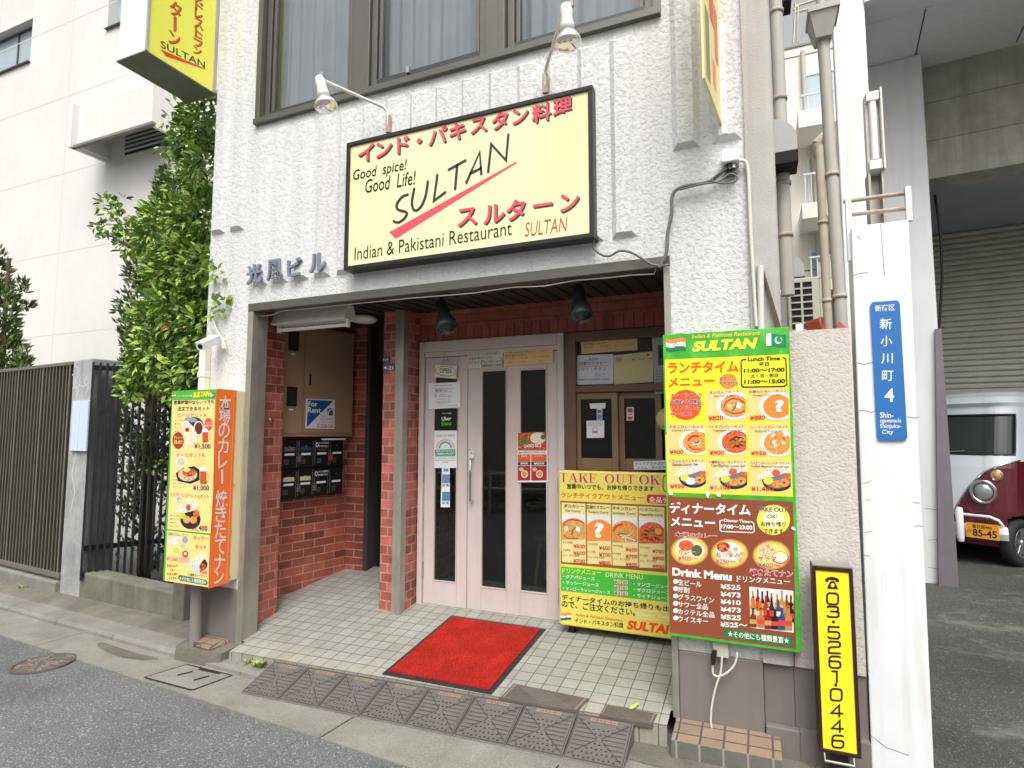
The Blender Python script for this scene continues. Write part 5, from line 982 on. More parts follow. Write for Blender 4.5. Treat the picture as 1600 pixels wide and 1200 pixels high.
# letterboxes
LB = thing('letterbox_block', 'block of eight black letterboxes under the tan cabinet', 'letterboxes', Vector((-3.79, .42, ws(500, 780)[1]))+wd*.3)
se = ws(537, 720, .09)[0]; sl0 = ws(438, 720, .09)[0]; z0 = (ws(440, 784, .09)[1]+ws(530, 770, .09)[1])/2; z1 = zc0-.02; cw = (se-sl0)/4; chh = (z1-z0)/2
m = MB(MT['blackbox']); wallbox(m, sl0, se, z0, z1, 0, .08); m.build('case', LB, .003)
rb = random.Random(5)
for r_ in range(2):
    for c_ in range(4):
        a, b = sl0+cw*c_+.004, sl0+cw*(c_+1)-.004; q0, q1 = z0+chh*r_+.008, z0+chh*(r_+1)-.008
        m = MB(MT['blackbox']); wallbox(m, a, b, q0, q1, .08, .092); d_ = m.build('letterbox_door', LB, .003)
        m = MB(MT['slot'])
        wallbox(m, a+.004, a+.008, q0+.02, q1-.01, .092, .096); wallbox(m, b-.008, b-.005, q0+.01, q1-.01, .092, .095)
        for k in range(4): wallbox(m, a+.03+k*.012, a+.033+k*.012, q0+.03, q0+.075, .092, .0935)
        m.build('hinge_strip', d_)
        m = MB(MT['paper']); wallbox(m, a+.03, b-.03, q0+chh*.42, q0+chh*.49, .092, .0945); m.build('name_label', d_)
        m = MB(MT['silver']); wallbox(m, (a+b)/2-.01, (a+b)/2+.008, q1-.06, q1-.05, .092, .095); m.build('knob', d_)
        pm = [P('#c8c8a0'), P('#d0c890'), None, None, P('#6a6a58'), P('#2a4a6a'), P('#5a5a48'), None][r_*4+c_]
        if pm: m = MB(pm); wallbox(m, a+.025, b-.025, q0+chh*.56, q0+chh*.70, .092, .0945); m.build('sticker', d_)
        if (r_, c_) in ((1, 2), (0, 2)):
            m = MB(P('#151615')); wallbox(m, a+.004, sl0+cw*(c_+1)+.01, q1-.085, q1+.0, .0925, .0945); st_ = m.build('notice_strip', d_)
            lt = MB(WH); 
            wq = Sheet(lambda x, y: Vector((-3.79, .42, 0))+wd*x+Vector((0, 0, -y))+wn*.0945, wd, (0, 0, 1), wn)
            wq.stroke(lt, [(a+.025+.012*math.cos(R(t)), -(q1-.045)+.018*math.sin(R(t))) for t in range(0, 360, 24)], .006, None, 1, closed=True); wq.text(lt, 'チラシ投函禁止', (a+.045, -(q1-.038)), (sl0+cw*(c_+1)-.005, -(q1-.038)), .018, None, 1, .02); wq.text(lt, '関係者以外お断り', (a+.045, -(q1-.066)), (sl0+cw*(c_+1)-.015, -(q1-.066)), .016, None, 1, .02); lt.build('lettering', st_)
        if c_ in (1, 2) and (r_, c_) != (1, 2) or (r_, c_) == (1, 3):
            m = MB(MT['red'] if (r_, c_) == (1, 3) else MT['silver']); wallbox(m, a-.012, a+.02, q0+.05, q0+.095, .096, .112)
            p = Vector((-3.79, .42, 0))+wd*(a+.004)+wn*.104; m.tube([p-wd*.008+Vector((0, 0, q0+.095)), p-wd*.008+Vector((0, 0, q0+.115)), p+wd*.008+Vector((0, 0, q0+.115)), p+wd*.008+Vector((0, 0, q0+.095))], .003, 6, MT['silver']); m.build('padlock', d_, .002)
m = MB(MT['paper']); s0, zz = ws(515, 690); wallbox(m, s0-.06, s0+.16, z1-.012, z1+.002, .06, .14); single('folded_paper', m, 'folded white flyer stuck out on top of the letterboxes', 'paper')
# tube lamp under the soffit
T_ = thing('tube_lamp', 'old white fluorescent tube lamp under the soffit over the stair entry', 'lamp', (-2.95, .35, 2.30))
a, b = hY(437, 500, .22), hY(560, 497, .22); y_ = .24
xa, xb = hY(434, 490, y_).x, hY(548, 480, y_).x
m = MB(MT['lampw'])
m.raw([(xa, y_-.07, 2.27), (xa, y_-.03, 2.385), (xa, y_+.03, 2.385), (xa, y_+.07, 2.27), (xb, y_-.07, 2.27), (xb, y_-.03, 2.385), (xb, y_+.03, 2.385), (xb, y_+.07, 2.27)], [(0, 1, 2, 3), (7, 6, 5, 4), (4, 5, 1, 0), (5, 6, 2, 1), (6, 7, 3, 2), (0, 3, 7, 4)]); m.box(xa+.01, xa+.03, y_-.015, y_+.015, 2.215, 2.272); m.box(xb-.03, xb-.01, y_-.015, y_+.015, 2.215, 2.272); m.build('lamp_body', T_, .003)
m = MB(MT['paper']); m.tube([(xa+.03, y_, 2.235), (xb-.03, y_, 2.235)], .014, 12); m.build('tube', T_)
# round ceiling lamp
m = MB(MT['lampw']); q = hZ(610, 499, 2.39); q = hY(596, 500, .62); m.lathe([(.0, .0), (.10, .0), (.115, -.02), (.09, -.045), (0, -.055)], (-3.0, .72, 2.40), (0, 0, 1), 24); single('ceiling_lamp', m, 'flat round ceiling lamp in the dark stair entry', 'lamp')
# two dark spotlights
def spot(top, tip, label):
    t = thing('spotlight', label, 'lamp', top, 'dark spotlights under the soffit'); a, b = Vector(top), Vector(tip); d = (b-a).normalized(); ln = (b-a).length
    m = MB(MT['lampd']); m.lathe([(0, 0), (.05, 0), (.05, .012), (0, .012)], a, (0, 0, -1), 18); m.tube([a, a+Vector((0, 0, -.05))], .014, 8); m.build('mount', t)
    h = a+Vector((0, 0, -.05)); ln = (b-h).length; d = (b-h).normalized()
    m = MB(MT['lampd']); m.lathe([(0, -.02), (.036, -.015), (.042, .03), (.044, ln*.45), (.052, ln*.55), (.068, ln*.72), (.075, ln*.93), (.072, ln*.96), (0, ln*.93)], h, d, 22); m.build('lamp_head', t)
    m = MB(M('spot_glass', '#2e3a3a', .1, .4)); m.lathe([(.070, ln*.94), (.055, ln*1.03), (0, ln*1.06)], h, d, 20); m.build('lens', t)
p = hZ(690, 464, 2.385); spot((p.x, p.y, 2.386), hY(699, 515, p.y-.06), 'dark spotlight under the soffit above the door left leaf')
p = hZ(903, 441, 2.385); spot((p.x, p.y, 2.386), hY(909, 497, p.y-.06), 'dark spotlight under the soffit above the takeout window')
m = MB(MT['cablew']); m.tube([hY(x, y, .06) for x, y in ((396, 487), (410, 494), (425, 492), (440, 486))]+[hY(x, y, .02) for x, y in ((640, 466), (690, 462), (740, 458), (800, 449), (850, 447), (900, 438), (950, 434), (985, 430), (1022, 428), (1025, 420))], .004, 6)
single('soffit_cable', m, 'thin pale cable sagging along the canopy edge', 'cable')
# address plates on the divider pier
bs = ysheet(.652, zc(520, 460, 10))
S = thing('address_plates', 'two small navy house number plates on the brick pier', 'sign', bs.at(880, 1180)); m = MB(MT['navy'])
for q in ((784, 950, 884, 1070), (782, 1078, 975, 1190)): a, b = bs.at(q[0], q[3]), bs.at(q[2], q[1]); m.box(a.x, b.x, .650, .659, a.z, b.z)
m.build('plate', S)
lt = MB(WH); bs.text(lt, '4-21', (800, 1172), (950, 1175), 52, None, 5, .02); bs.text(lt, '新小川町', (792, 1035), (872, 1035), 32, None, 5, .01); lt.build('lettering', S)
m = MB(MT['silver']); 
for x_, y_ in ((423, 657), (415, 652)): q = hX(x_, y_, -3.552); m.lathe([(.014, 0), (.016, .012), (0, .014)], q, (1, 0, 0), 14)
q = hX(423, 657, -3.552); m = MB(MT['silver']); m.lathe([(.022, 0), (.022, .008), (.012, .014), (0, .014)], q, (1, 0, 0), 16); single('key_switch', m, 'small round silver key switch on the left brick pier', 'switch')

# ------------------------------------------------------------------ notices on the door and window
dsh = ysheet(DY-.006); 
def notice(name, label, cat, quad, col, draw=None, th=.0, group=None, sheet=None):
    sh_ = sheet or dsh; cx = sum(q[0] for q in quad)/4; cy = max(q[1] for q in quad)
    t = thing(name, label, cat, sh_.at(cx, cy), group); m = MB(col if not isinstance(col, str) else P(col, .6)); sh_.poly(m, quad, None, 0)
    f = [sh_.at(x, y, 0) for x, y in quad]; bk = [p+Vector((0, .003, 0)) for p in f]
    m.raw(f+bk, [(0, 1, 2, 3)[::-1] if False else (7, 6, 5, 4), (0, 4, 5, 1)[::-1], (1, 5, 6, 2)[::-1], (2, 6, 7, 3)[::-1], (3, 7, 4, 0)[::-1]]); m.build('sheet', t)
    if draw: lt = MB(P('#2a2a30')); draw(sh_, lt); lt.build('lettering', t)
    return t
zz = zc(650, 520, 6.667)
def zq(*p, f=zz): return [f(*q) for q in p]
dz = ysheet(DY-.006, zz)
GY = P('#6a6c78'); DG = P('#3a3a3e')
S = thing('open_plaque', 'cream OPEN plaque hanging on a string on the door left leaf', 'sign', dz.at(310, 475)); dp = ysheet(DY-.022, zz)
m = MB(P('#e3dcc4')); f = [dp.at(x, y) for x, y in ((200, 330), (424, 345), (418, 480), (195, 462))]; m.raw(f+[p+Vector((0, .01, 0)) for p in f], [(3, 2, 1, 0), (4, 5, 6, 7), (0, 1, 5, 4), (1, 2, 6, 5), (2, 3, 7, 6), (3, 0, 4, 7)]); m.build('plaque', S)
lt = MB(DG); dp.text(lt, 'OPEN', (248, 418), (368, 424), 52, None, 2, .01); dp.stroke(lt, [(310+105*math.cos(R(a)), 400+52*math.sin(R(a))+.06*105*math.cos(R(a))) for a in range(0, 360, 12)], 4, None, 2, closed=True); dp.text(lt, 'Please come in', (258, 448), (360, 458), 14, None, 2); lt.build('lettering', S)
m = MB(MT['wood']); m.tube([dp.at(262, 335, -6), dz.at(303, 215, 4), dp.at(358, 340, -6)], .0025, 6); m.tube([dz.at(303, 215, 8), dz.at(303, 190, -2)], .005, 6); m.build('string', S)
def txtlines(rows, mm=GY):
    def d(sh_, lt):
        for tx, xa, xb, y, h_ in rows: sh_.text(lt, tx, (xa, y), (xb, y-(xb-xa)*.02), h_, mm, 2)
    return d
notice('door_notice', 'white printed notice sheet below the OPEN plaque', 'notice', zq((128, 528), (462, 512), (464, 780), (133, 796)), MT['paper'],
       lambda sh_, lt: [dz.text(lt, t_, (a, y), (b, y-(b-a)*.03), 14, GY, 2) for t_, a, b, y in (('お客様へお知らせとお願い', 192, 382, 558), ('当店では感染拡大防止のため', 200, 386, 592), ('営業時間を短縮しております', 200, 330, 608), ('ご理解ご協力をお願いします', 192, 380, 622), ('期間　１月８日より', 190, 320, 654), ('時間　１１時〜２０時まで', 190, 380, 672), ('お持ち帰りは２１時', 222, 350, 700), ('何卒よろしくお願いいたします', 205, 370, 724), ('ご来店お待ちしております', 220, 345, 738), ('インド・パキスタン料理', 245, 430, 768))])
notice('delivery_sticker', 'black food delivery sticker on the door left pane', 'sticker', zq((195, 795), (430, 790), (425, 1015), (192, 1018)), '#141615',
       lambda sh_, lt: [dz.text(lt, 'Uber', (268, 915), (368, 912), 40, WH, 2, .015), dz.text(lt, 'Eats', (268, 965), (370, 962), 40, P('#58c840'), 2, .015), dz.text(lt, 'デリバリー対応店', (272, 847), (372, 845), 14, WH, 2, .01)])
zy = zc(650, 680, 6.667); dy_ = ysheet(DY-.006, zy)
def rain(sh_, lt):
    dy_.quad(lt, (198, 150), (412, 145), (410, 215), (200, 217), P('#4a9a88'), 1.5); dy_.text(lt, '東京コロナウイルス', (212, 178), (400, 174), 22, WH, 2.5, .015); dy_.text(lt, '感染拡大防止中', (222, 206), (392, 202), 22, WH, 2.5, .015)
    for r_, c_ in ((90, '#e0a85a'), (80, '#f0e08a'), (70, '#8ac0e0'), (60, '#5a88c0')): dy_.stroke(lt, [(307+r_*math.cos(R(a)), 137-r_*1.02*math.sin(R(a))) for a in range(0, 181, 12)], 10, P(c_), 1.5, cap=False)
    dz.text(lt, '感染防止徹底宣言', (205, 1088), (410, 1084), 28, P('#7fc0c4'), 2, .02); dy_.stroke(lt, [(202, 222), (408, 220), (408, 262), (202, 265)], 3, P('#4a9a88'), 1.5, closed=True); dy_.text(lt, 'この店は対策をしています', (215, 250), (398, 247), 16, GY, 2); dy_.text(lt, '東京都', (275, 288), (335, 287), 12, GY, 2)
notice('rainbow_poster', 'white infection prevention poster with a rainbow on the door left pane', 'poster', [zz(192, 1020), zz(428, 1018), zy(424, 340), zy(190, 342)], MT['paper'], rain)
def cards(sh_, lt):
    dy_.rect(lt, 288, 348, 338, 378, P('#3a98e0'), 2)
    for y, c_ in ((408, '#6a8ab0'), (590, '#4a88a0')): dy_.quad(lt, (275, y), (352, y), (352, y+92), (272, y+92), P(c_), 2); dy_.rect(lt, 312, y+100, 342, y+128, P('#4aa0e0'), 2); dy_.rect(lt, 275, y+102, 300, y+125, P('#8a9098'), 2)
notice('sticker_strip', 'vertical strip of small blue and white stickers low on the door pane', 'stickers', [zy(270, 342), zy(352, 342), zy(352, 750), zy(256, 750)], MT['paper'], cards)
notice('switch_label', 'small white label above the door pull handle', 'label', [zy(558, 160), zy(606, 158), zy(606, 235), zy(556, 237)], MT['paper'], lambda sh_, lt: dy_.text(lt, '引', (568, 205), (598, 204), 34, DG, 2, .02))
notice('lassi_notice', 'grey handwritten drink notice at the top of the door', 'notice', zq((535, 210), (905, 185), (908, 352), (540, 376)), '#d5d3c8',
       lambda sh_, lt: [dz.text(lt, 'ランチタイムお持ち帰り', (550, 240), (872, 226), 30, DG, 2), dz.text(lt, 'に飲み物サービス', (552, 285), (790, 272), 28, DG, 2), dz.text(lt, 'なります。', (548, 326), (672, 322), 28, DG, 2), dz.text(lt, 'マンゴラッシー', (698, 322), (885, 308), 32, K, 2, .015), dz.text(lt, 'MANGO LASSI', (695, 358), (888, 346), 26, K, 2, .012), dz.stroke(lt, [(705, 290), (685, 292), (685, 362)], 5, K, 2), dz.stroke(lt, [(878, 268), (898, 268), (900, 350)], 5, K, 2)])
LN = lambda dd, f: (lambda sh_, lt: [dd.text(lt, t_, f(a, y), f(b, y2), h_, c_, 2, bo) for t_, a, y, b, y2, h_, c_, bo in ()])
notice('butter_chicken_notice', 'pale orange handwritten price notice at the top right of the door', 'notice', zq((910, 190), (1428, 168), (1424, 312), (918, 346)), '#e8c48a',
       lambda sh_, lt: [dz.text(lt, 'ランチタイムもバターチキンカレー、ラムカレー', (922, 222), (1392, 195), 22, DG, 2), dz.text(lt, 'お持ち帰りできます！', (924, 252), (1150, 240), 22, DG, 2), dz.text(lt, 'ライス付', (922, 280), (1020, 275), 22, DG, 2), dz.text(lt, 'ナン付', (1090, 275), (1160, 270), 22, DG, 2), dz.text(lt, 'ナン＋ライス付', (1218, 268), (1392, 255), 24, DG, 2), dz.text(lt, '¥750', (950, 318), (1000, 316), 14, RD, 2), dz.text(lt, '¥800', (1100, 310), (1145, 308), 14, RD, 2), dz.text(lt, '¥900', (1275, 300), (1325, 298), 14, RD, 2)])
def gapao(sh_, lt):
    dy_.quad(lt, (1062, -25), (1360, -35), (1360, 160), (1062, 160), FOOD['meat'], 1.2); dz.quad(lt, (1060, 1058), (1358, 1052), (1360, 1145), (1062, 1150), FOOD['meat'], 1.3)
    dy_.ell(lt, 1270, 30, 80, 60, FOOD['naan'], 1.6); dy_.ell(lt, 1125, 60, 30, 55, P('#5a7a3a'), 1.7, rot=.3); dy_.ell(lt, 1325, 20, 26, 26, P('#2f7a3a'), 1.9)
    dy_.text(lt, 'GAPAO RICE', (1125, 132), (1305, 125), 36, WH, 3, .015); dy_.quad(lt, (1062, 165), (1362, 160), (1362, 198), (1062, 200), P('#e8e4dc'), 2); dy_.text(lt, '鶏ひき肉のガパオ炒めごはん', (1072, 192), (1350, 186), 20, K, 3, .01)
    for xa, xb, pr_ in ((1062, 1192, '¥900'), (1202, 1362, '¥650')):
        dy_.quad(lt, (xa, 202), (xb, 200), (xb, 272), (xa, 275), P('#e0602c'), 2); dy_.quad(lt, (xa, 278), (xb, 275), (xb, 312), (xa, 315), P('#38383a'), 2); dy_.text(lt, pr_, (xa+25, 306), (xb-25, 304), 22, WH, 3, .02); dy_.quad(lt, (xa, 320), (xb, 318), (xb, 470), (xa, 472), P('#a8342c'), 2)
        dy_.text(lt, '店内' if xa < 1100 else 'テイクアウト', (xa+35, 228), (xb-35, 226), 18, WH, 3); dy_.ell(lt, (xa+xb)/2+5, 405, 36, 40, P('#e8dcc8'), 2.5); dy_.ell(lt, (xa+xb)/2+5, 405, 26, 28, FOOD['curry'], 2.8); dy_.ell(lt, xa+35, 355, 24, 20, P('#d8b898'), 2.4)
notice('gapao_poster', 'red rice dish poster on the right pane of the door', 'poster', [zz(1052, 1048), zz(1368, 1042), zy(1374, 490), zy(1062, 490)], MT['paper'], gapao)
m = MB(MT['paper'])
# window notices
z3 = zc(880, 490, 8.889); wz = ysheet(DY+.030, z3)
def wn_(name, label, cat, quad, col, draw): return notice(name, label, cat, quad, col, draw, sheet=wz)
wn_('butter_chicken_notice', 'pale orange handwritten price notice in the window above the takeout hatch', 'notice', [(245, 365), (1028, 312), (1030, 505), (252, 560)], '#e2c08c',
    lambda s_, lt: [s_.text(lt, 'ランチタイムもバターチキンカレー、ラムカレー', (275, 402), (970, 358), 30, DG, 2), s_.text(lt, 'お持ち帰りできます！', (275, 445), (600, 422), 30, DG, 2), s_.text(lt, 'ライス付', (275, 485), (418, 475), 30, DG, 2), s_.text(lt, 'ナン付', (520, 472), (622, 465), 30, DG, 2), s_.text(lt, 'ナン＋ライス付', (715, 462), (970, 440), 32, DG, 2)])
wn_('daily_curry_notice', 'white daily curry notice in the takeout window', 'notice', [(138, 585), (692, 562), (698, 975), (145, 990)], '#dcdee6',
    lambda s_, lt: [s_.text(lt, '本日の', (355, 655), (485, 648), 40, DG, 2), s_.text(lt, '日替わりカレー', (230, 725), (610, 708), 54, DG, 2, .008), s_.stroke(lt, [(225, 745), (612, 722)], 4, DG, 2), s_.text(lt, 'トマト・チキン', (210, 805), (598, 785), 50, DG, 2), s_.text(lt, 'カレー', (440, 872), (590, 864), 46, DG, 2), s_.text(lt, 'TOMATO CHICKEN CURRY', (202, 935), (642, 922), 26, DG, 2, .005)])
wn_('price_table', 'yellowed price table sheet in the takeout window', 'notice', [(695, 580), (1245, 525), (1250, 950), (708, 985)], '#d8cc9a',
    lambda s_, lt: [s_.text(lt, 'MENU', (728, 645), (818, 640), 20, DG, 2, .02), s_.text(lt, 'お持ち帰り', (728, 672), (818, 666), 20, DG, 2, .02), s_.text(lt, '単品　　ライス付　　ナン付', (955, 650), (1240, 635), 22, DG, 2, .02), s_.ell(lt, 1175, 572, 18, 16, P('#b8503a'), 2)]+[s_.stroke(lt, [(980+k*90, 730+j*48), (1030+k*90, 727+j*48)], 3, P('#b8ae84'), 2) for k in range(3) for j in range(5)])
wn_('grey_flyer', 'grey flyer with a dark photo beside the menu board', 'flyer', [(1230, 280), (1400, 262), (1420, 1105), (1270, 1118)], '#b6b4ae',
    lambda s_, lt: [s_.quad(lt, (1312, 440), (1400, 430), (1405, 715), (1320, 720), P('#4a5a58'), 2), s_.ell(lt, 1370, 560, 40, 70, P('#23282a'), 2.4), s_.text(lt, 'パーティー', (1282, 330), (1440, 318), 30, K, 2, .015)]+[s_.stroke(lt, [(1290, 800+40*k), (1400, 795+40*k)], 6, P('#55554f'), 2) for k in range(8)])
q3_ = zc(880, 500, 5); wq2 = ysheet(DY+.020, q3_)
notice('mascot_card', 'white payment card with a simple animal drawing on the hatch sash', 'card', [(182, 787), (320, 784), (320, 920), (184, 922)], MT['paper'],
    lambda s_, lt: [s_.stroke(lt, [(195, 798), (305, 796), (305, 823), (195, 825)], 2, GY, 2, closed=True), s_.text(lt, 'WELCOME', (205, 817), (297, 815), 10, GY, 2), s_.stroke(lt, [(232, 895), (230, 850), (238, 832), (248, 842), (258, 832), (266, 850), (268, 895)], 3, GY, 2, True), s_.poly(lt, [(226, 868), (270, 868), (266, 882), (232, 882)], P('#c85a5a'), 2.5)], sheet=wq2)
notice('card_strip', 'narrow strip of blue and white card stickers under white tape on the hatch', 'stickers', [(262, 690), (305, 690), (305, 780), (262, 780)], MT['paper'], lambda s_, lt: [s_.rect(lt, 266, 738, 301, 776, P('#4a98d8'), 2), s_.rect(lt, 268, 702, 280, 728, P('#2a5a9a'), 2), s_.rect(lt, 281, 702, 290, 728, P('#c8382f'), 2), s_.rect(lt, 291, 702, 300, 728, P('#3a9a4a'), 2)], sheet=wq2)
notice('white_tape', 'strip of white tape at the top of the hatch pane', 'tape', [(205, 652), (330, 648), (328, 690), (212, 693)], MT['paper'], None, sheet=wq2)
wq3 = ysheet(DY+.056, q3_)
notice('credit_sticker', 'red and white credit card sticker on the right hatch pane', 'sticker', [(495, 682), (550, 680), (552, 785), (496, 786)], MT['paper'], lambda s_, lt: [s_.rect(lt, 503, 690, 542, 722, P('#c8382f'), 2), s_.text(lt, 'VISA', (505, 746), (541, 745), 14, P('#2a3a7a'), 2, .02), s_.rect(lt, 503, 755, 542, 778, P('#d84a2c'), 2)], sheet=wq3)
wq4 = ysheet(DY-.014, zc(860, 720, 8))
notice('lunch_card', 'white handwritten takeout lunch card on top of the yellow board', 'notice', [(1040, 10), (1500, -10), (1500, 112), (1046, 112)], MT['paper'], lambda s_, lt: [s_.text(lt, 'テイクアウトランチ', (1058, 65), (1470, 48), 44, K, 2, .01), s_.text(lt, 'タイム　サービス', (1082, 105), (1440, 98), 34, K, 2, .01)], sheet=wq4)
m = MB(P('#e0c98a')); q = hY(1036, 655, DY-.03); m.lathe([(0, 0), (.075, 0), (.078, .006), (0, .008)], (q.x+.03, DY-.02, q.z), (0, -1, 0), 28); single('round_fan', m, 'round pale yellow paper disc beside the hatch, half behind the menu board', 'disc')
t = thing('stool', 'small pale wooden stool inside the door glass', 'stool', (-1.75, 1.9, .08)); m = MB(MT['wood']); m.lathe([(0, .40), (.19, .40), (.19, .43), (0, .43)], (-1.75, 1.9, .07), (0, 0, 1), 24); m.build('seat', t)
for a in range(4): m = MB(MT['wood']); m.tube([(-1.75+.12*math.cos(a*1.57+.7), 1.9+.12*math.sin(a*1.57+.7), .47), (-1.75+.17*math.cos(a*1.57+.7), 1.9+.17*math.sin(a*1.57+.7), .07)], .016, 8); m.build('leg', t)

# ------------------------------------------------------------------ floor things: mat, meter covers, ramps, leaf
MA = thing('door_mat', 'bright red carpet mat with black rubber edge in front of the door', 'mat', (-1.78, .25, .02))
pc = [hF(*p) for p in ((597, 1054), (768, 1086), (853, 984), (705, 963))]; ctr = sum(pc, Vector())/4
up_ = lambda p, d: Vector((p.x, p.y, fz(p.x, p.y)+d))
def grid(mb, c, n, d, m):
    for i in range(n):
        for j in range(n):
            g = lambda u, v: up_((c[0]*(1-u)+c[1]*u)*(1-v)+(c[3]*(1-u)+c[2]*u)*v, d); mb.face([g(i/n, j/n), g((i+1)/n, j/n), g((i+1)/n, (j+1)/n), g(i/n, (j+1)/n)], m)
m = MB(MT['rubber']); grid(m, pc, 4, .006, None)
for i in range(4):
    a, b = pc[i], pc[(i+1) % 4]; m.face([up_(a, .001), up_(b, .001), up_(b, .006), up_(a, .006)])
m.build('rubber_edge', MA)
cx = lambda p: p+(ctr-p)*.0+((ctr-p).normalized()*.032*1.35)
m = MB(MT['carpet']); pi_ = [cx(p) for p in pc]; grid(m, pi_, 6, .013, None)
for i in range(4):
    a, b = pi_[i], pi_[(i+1) % 4]; m.face([up_(a, .006), up_(b, .006), up_(b, .013), up_(a, .013)])
m.build('carpet_pile', MA)
def cover(name, label, quad, hatch, txt=None, th=.006):
    p = [hF(*q) for q in quad]; p = [Vector((q.x, max(q.y, -.150), q.z)) for q in p]; t = thing(name, label, 'cover', sum(p, Vector())/4, 'iron covers in the entrance floor')
    g = lambda u, v, d: up_((p[0]*(1-u)+p[1]*u)*(1-v)+(p[3]*(1-u)+p[2]*u)*v, d)
    m = MB(MT['iron']); m.hexa([g(0, 1, -.02), g(1, 1, -.02), g(1, 0, -.02), g(0, 0, -.02), g(0, 1, th), g(1, 1, th), g(1, 0, th), g(0, 0, th)]); m.build('cover_plate', t, .002)
    m = MB(MT['ironl'])
    def bar(u0, v0, u1, v1, w_=.012):
        d = Vector((u1-u0, v1-v0)); n_ = Vector((-d.y, d.x)).normalized()*w_; m.face([g(u0-n_.x, v0-n_.y, th+.002), g(u1-n_.x, v1-n_.y, th+.002), g(u1+n_.x, v1+n_.y, th+.002), g(u0+n_.x, v0+n_.y, th+.002)])
    for e in ((.04, .05, .96, .05), (.04, .95, .96, .95), (.04, .05, .04, .95), (.96, .05, .96, .95)): bar(*e)
    n_ = hatch
    for k in range(-n_, 2*n_):
        for sg in (1, -1):
            u0 = k/n_; v0, v1 = .1, .9; u1 = u0+.8*.55*sg
            ua, ub = sorted((u0, u1))
            if ua < .07 or ub > .93:
                continue
            bar(u0, v0, u1, v1, .0055)
    m.build('relief', t)
cover('meter_cover', 'larger patterned iron meter cover in the tiles right of the red mat', [(803, 1069), (921, 1093), (896, 1126), (776, 1098)], 22)
cover('meter_cover', 'smaller iron water meter cover beside the tiled step', [(946, 1102), (1027, 1117), (1015, 1148), (930, 1133)], 16)
top = [(438, 1025), (486, 1038), (544, 1050), (606, 1064), (671, 1079), (741, 1095), (816, 1112), (899, 1130), (985, 1149)]
xt = [(hF(*p)).x for p in top]; xs0, xs1 = xt[0], xt[-1]; nR = 8; pitch = (xs1-xs0)/nR
ordn = ('leftmost', 'second from left', 'third from left', 'fourth from left', 'fifth from left', 'sixth from left', 'seventh from left', 'rightmost')
proto = None
for i in range(nR):
    X_ = xs0+pitch*i; base = Vector((X_, -.142, gz(X_))); lab = 'grey plastic kerb ramp plate, '+ordn[i]+' of the row along the step'
    if proto is None:
        proto = R0 = thing('kerb_ramp', lab, 'kerb ramp', base, 'kerb ramp plates along the step'); W_ = pitch-.006; DP = .275; H_ = .092
        f = lambda u, v, d=0: base+Vector((u*W_, -v*DP, .010+(1-v)*H_+d+SX*u*W_))
        m = MB(MT['ramp']); m.raw([f(0, 0), f(1, 0), f(1, 1), f(0, 1), f(0, 0, -H_-.008), f(1, 0, -H_-.008), f(1, 1, -.008), f(0, 1, -.008)], [(3, 2, 1, 0), (0, 1, 5, 4), (1, 2, 6, 5), (2, 3, 7, 6), (3, 0, 4, 7)]); m.build('ramp_plate', R0, .003)
        m = MB(MT['rampd'], MT['iron'])
        def rb_(u0, v0, u1, v1, w_, mm, d=.0022):
            dd = Vector(((u1-u0)*W_, (v1-v0)*DP)); n_ = Vector((-dd.y, dd.x)).normalized()*w_; n_ = (n_.x/W_, n_.y/DP)
            m.face([f(u0-n_[0], v0-n_[1], d), f(u0+n_[0], v0+n_[1], d), f(u1+n_[0], v1+n_[1], d), f(u1-n_[0], v1-n_[1], d)], mm)
        for k in range(9):                               # grip bars in the left and right triangles, hole pattern above and below
            v = .14+.72*k/8; reach = .10+.36*(1-abs(v-.5)/.42)
            if reach > .13: rb_(.06, v, reach, v, .0022, MT['rampl']); rb_(1-reach, v, .94, v, .0022, MT['rampl'])
        for (a, b, c, d) in ((.05, .12, .46, .48), (.95, .12, .54, .48), (.05, .90, .46, .52), (.95, .90, .54, .52)): rb_(a, b, c, d, .002, MT['rampl'])
        for e in ((.03, .04, .97, .04), (.03, .96, .97, .96), (.025, .04, .025, .96), (.975, .04, .975, .96)): rb_(*e, .002, MT['rampl'])
        for r_, v in enumerate((.20, .30, .40, .60, .70, .80, .90)):
            hw = max(.06, abs(v-.5)*.95); n_ = max(1, int(hw*11))
            for k in range(-n_, n_+1):
                u = .5+k*hw/max(n_, 1)*.88+(.03 if r_ % 2 else 0)
                if v < .24 and abs(u-.5) < .24: continue
                if k % 2: rb_(u-.014, v, u+.014, v, .0035, MT['rampd'])
                else: rb_(u-.024, v-.015, u+.024, v-.015, .0022, MT['iron']); rb_(u-.024, v+.02, u+.024, v+.02, .0022, MT['rampd'])
        m.build('grip_pattern', R0)
        m = MB(MT['ramplab']); m.raw([f(.26, .07, .003), f(.74, .07, .003), f(.74, .15, .003), f(.26, .15, .003)], [(3, 2, 1, 0)]); lb_ = m.build('name_panel', R0)
        lt = MB(MT['rampd']); ss = Sheet(lambda x, y: f(x, y, .004), (1, 0, 0), (0, 1, .3), (0, -.3, 1)); ss.text(lt, 'ハネスコーナー', (.29, .14), (.71, .14), .055, None, 0, .01); lt.build('lettering', lb_)
    else: dup(proto, base, lab)
for o_ in [proto]: pass
m = MB(LEAF[3]); q = hF(990, 1107); d1_, d2_ = Vector((.03, .035, .012)), Vector((.012, -.012, .0)); m.face([q+Vector((0, 0, .006))-d1_, q+d2_+Vector((0, 0, .012)), q+d1_+Vector((0, 0, .01)), q-d2_+Vector((0, 0, .012))]); single('fallen_leaf', m, 'single fallen green leaf on the tiles by the smaller cover', 'leaf')
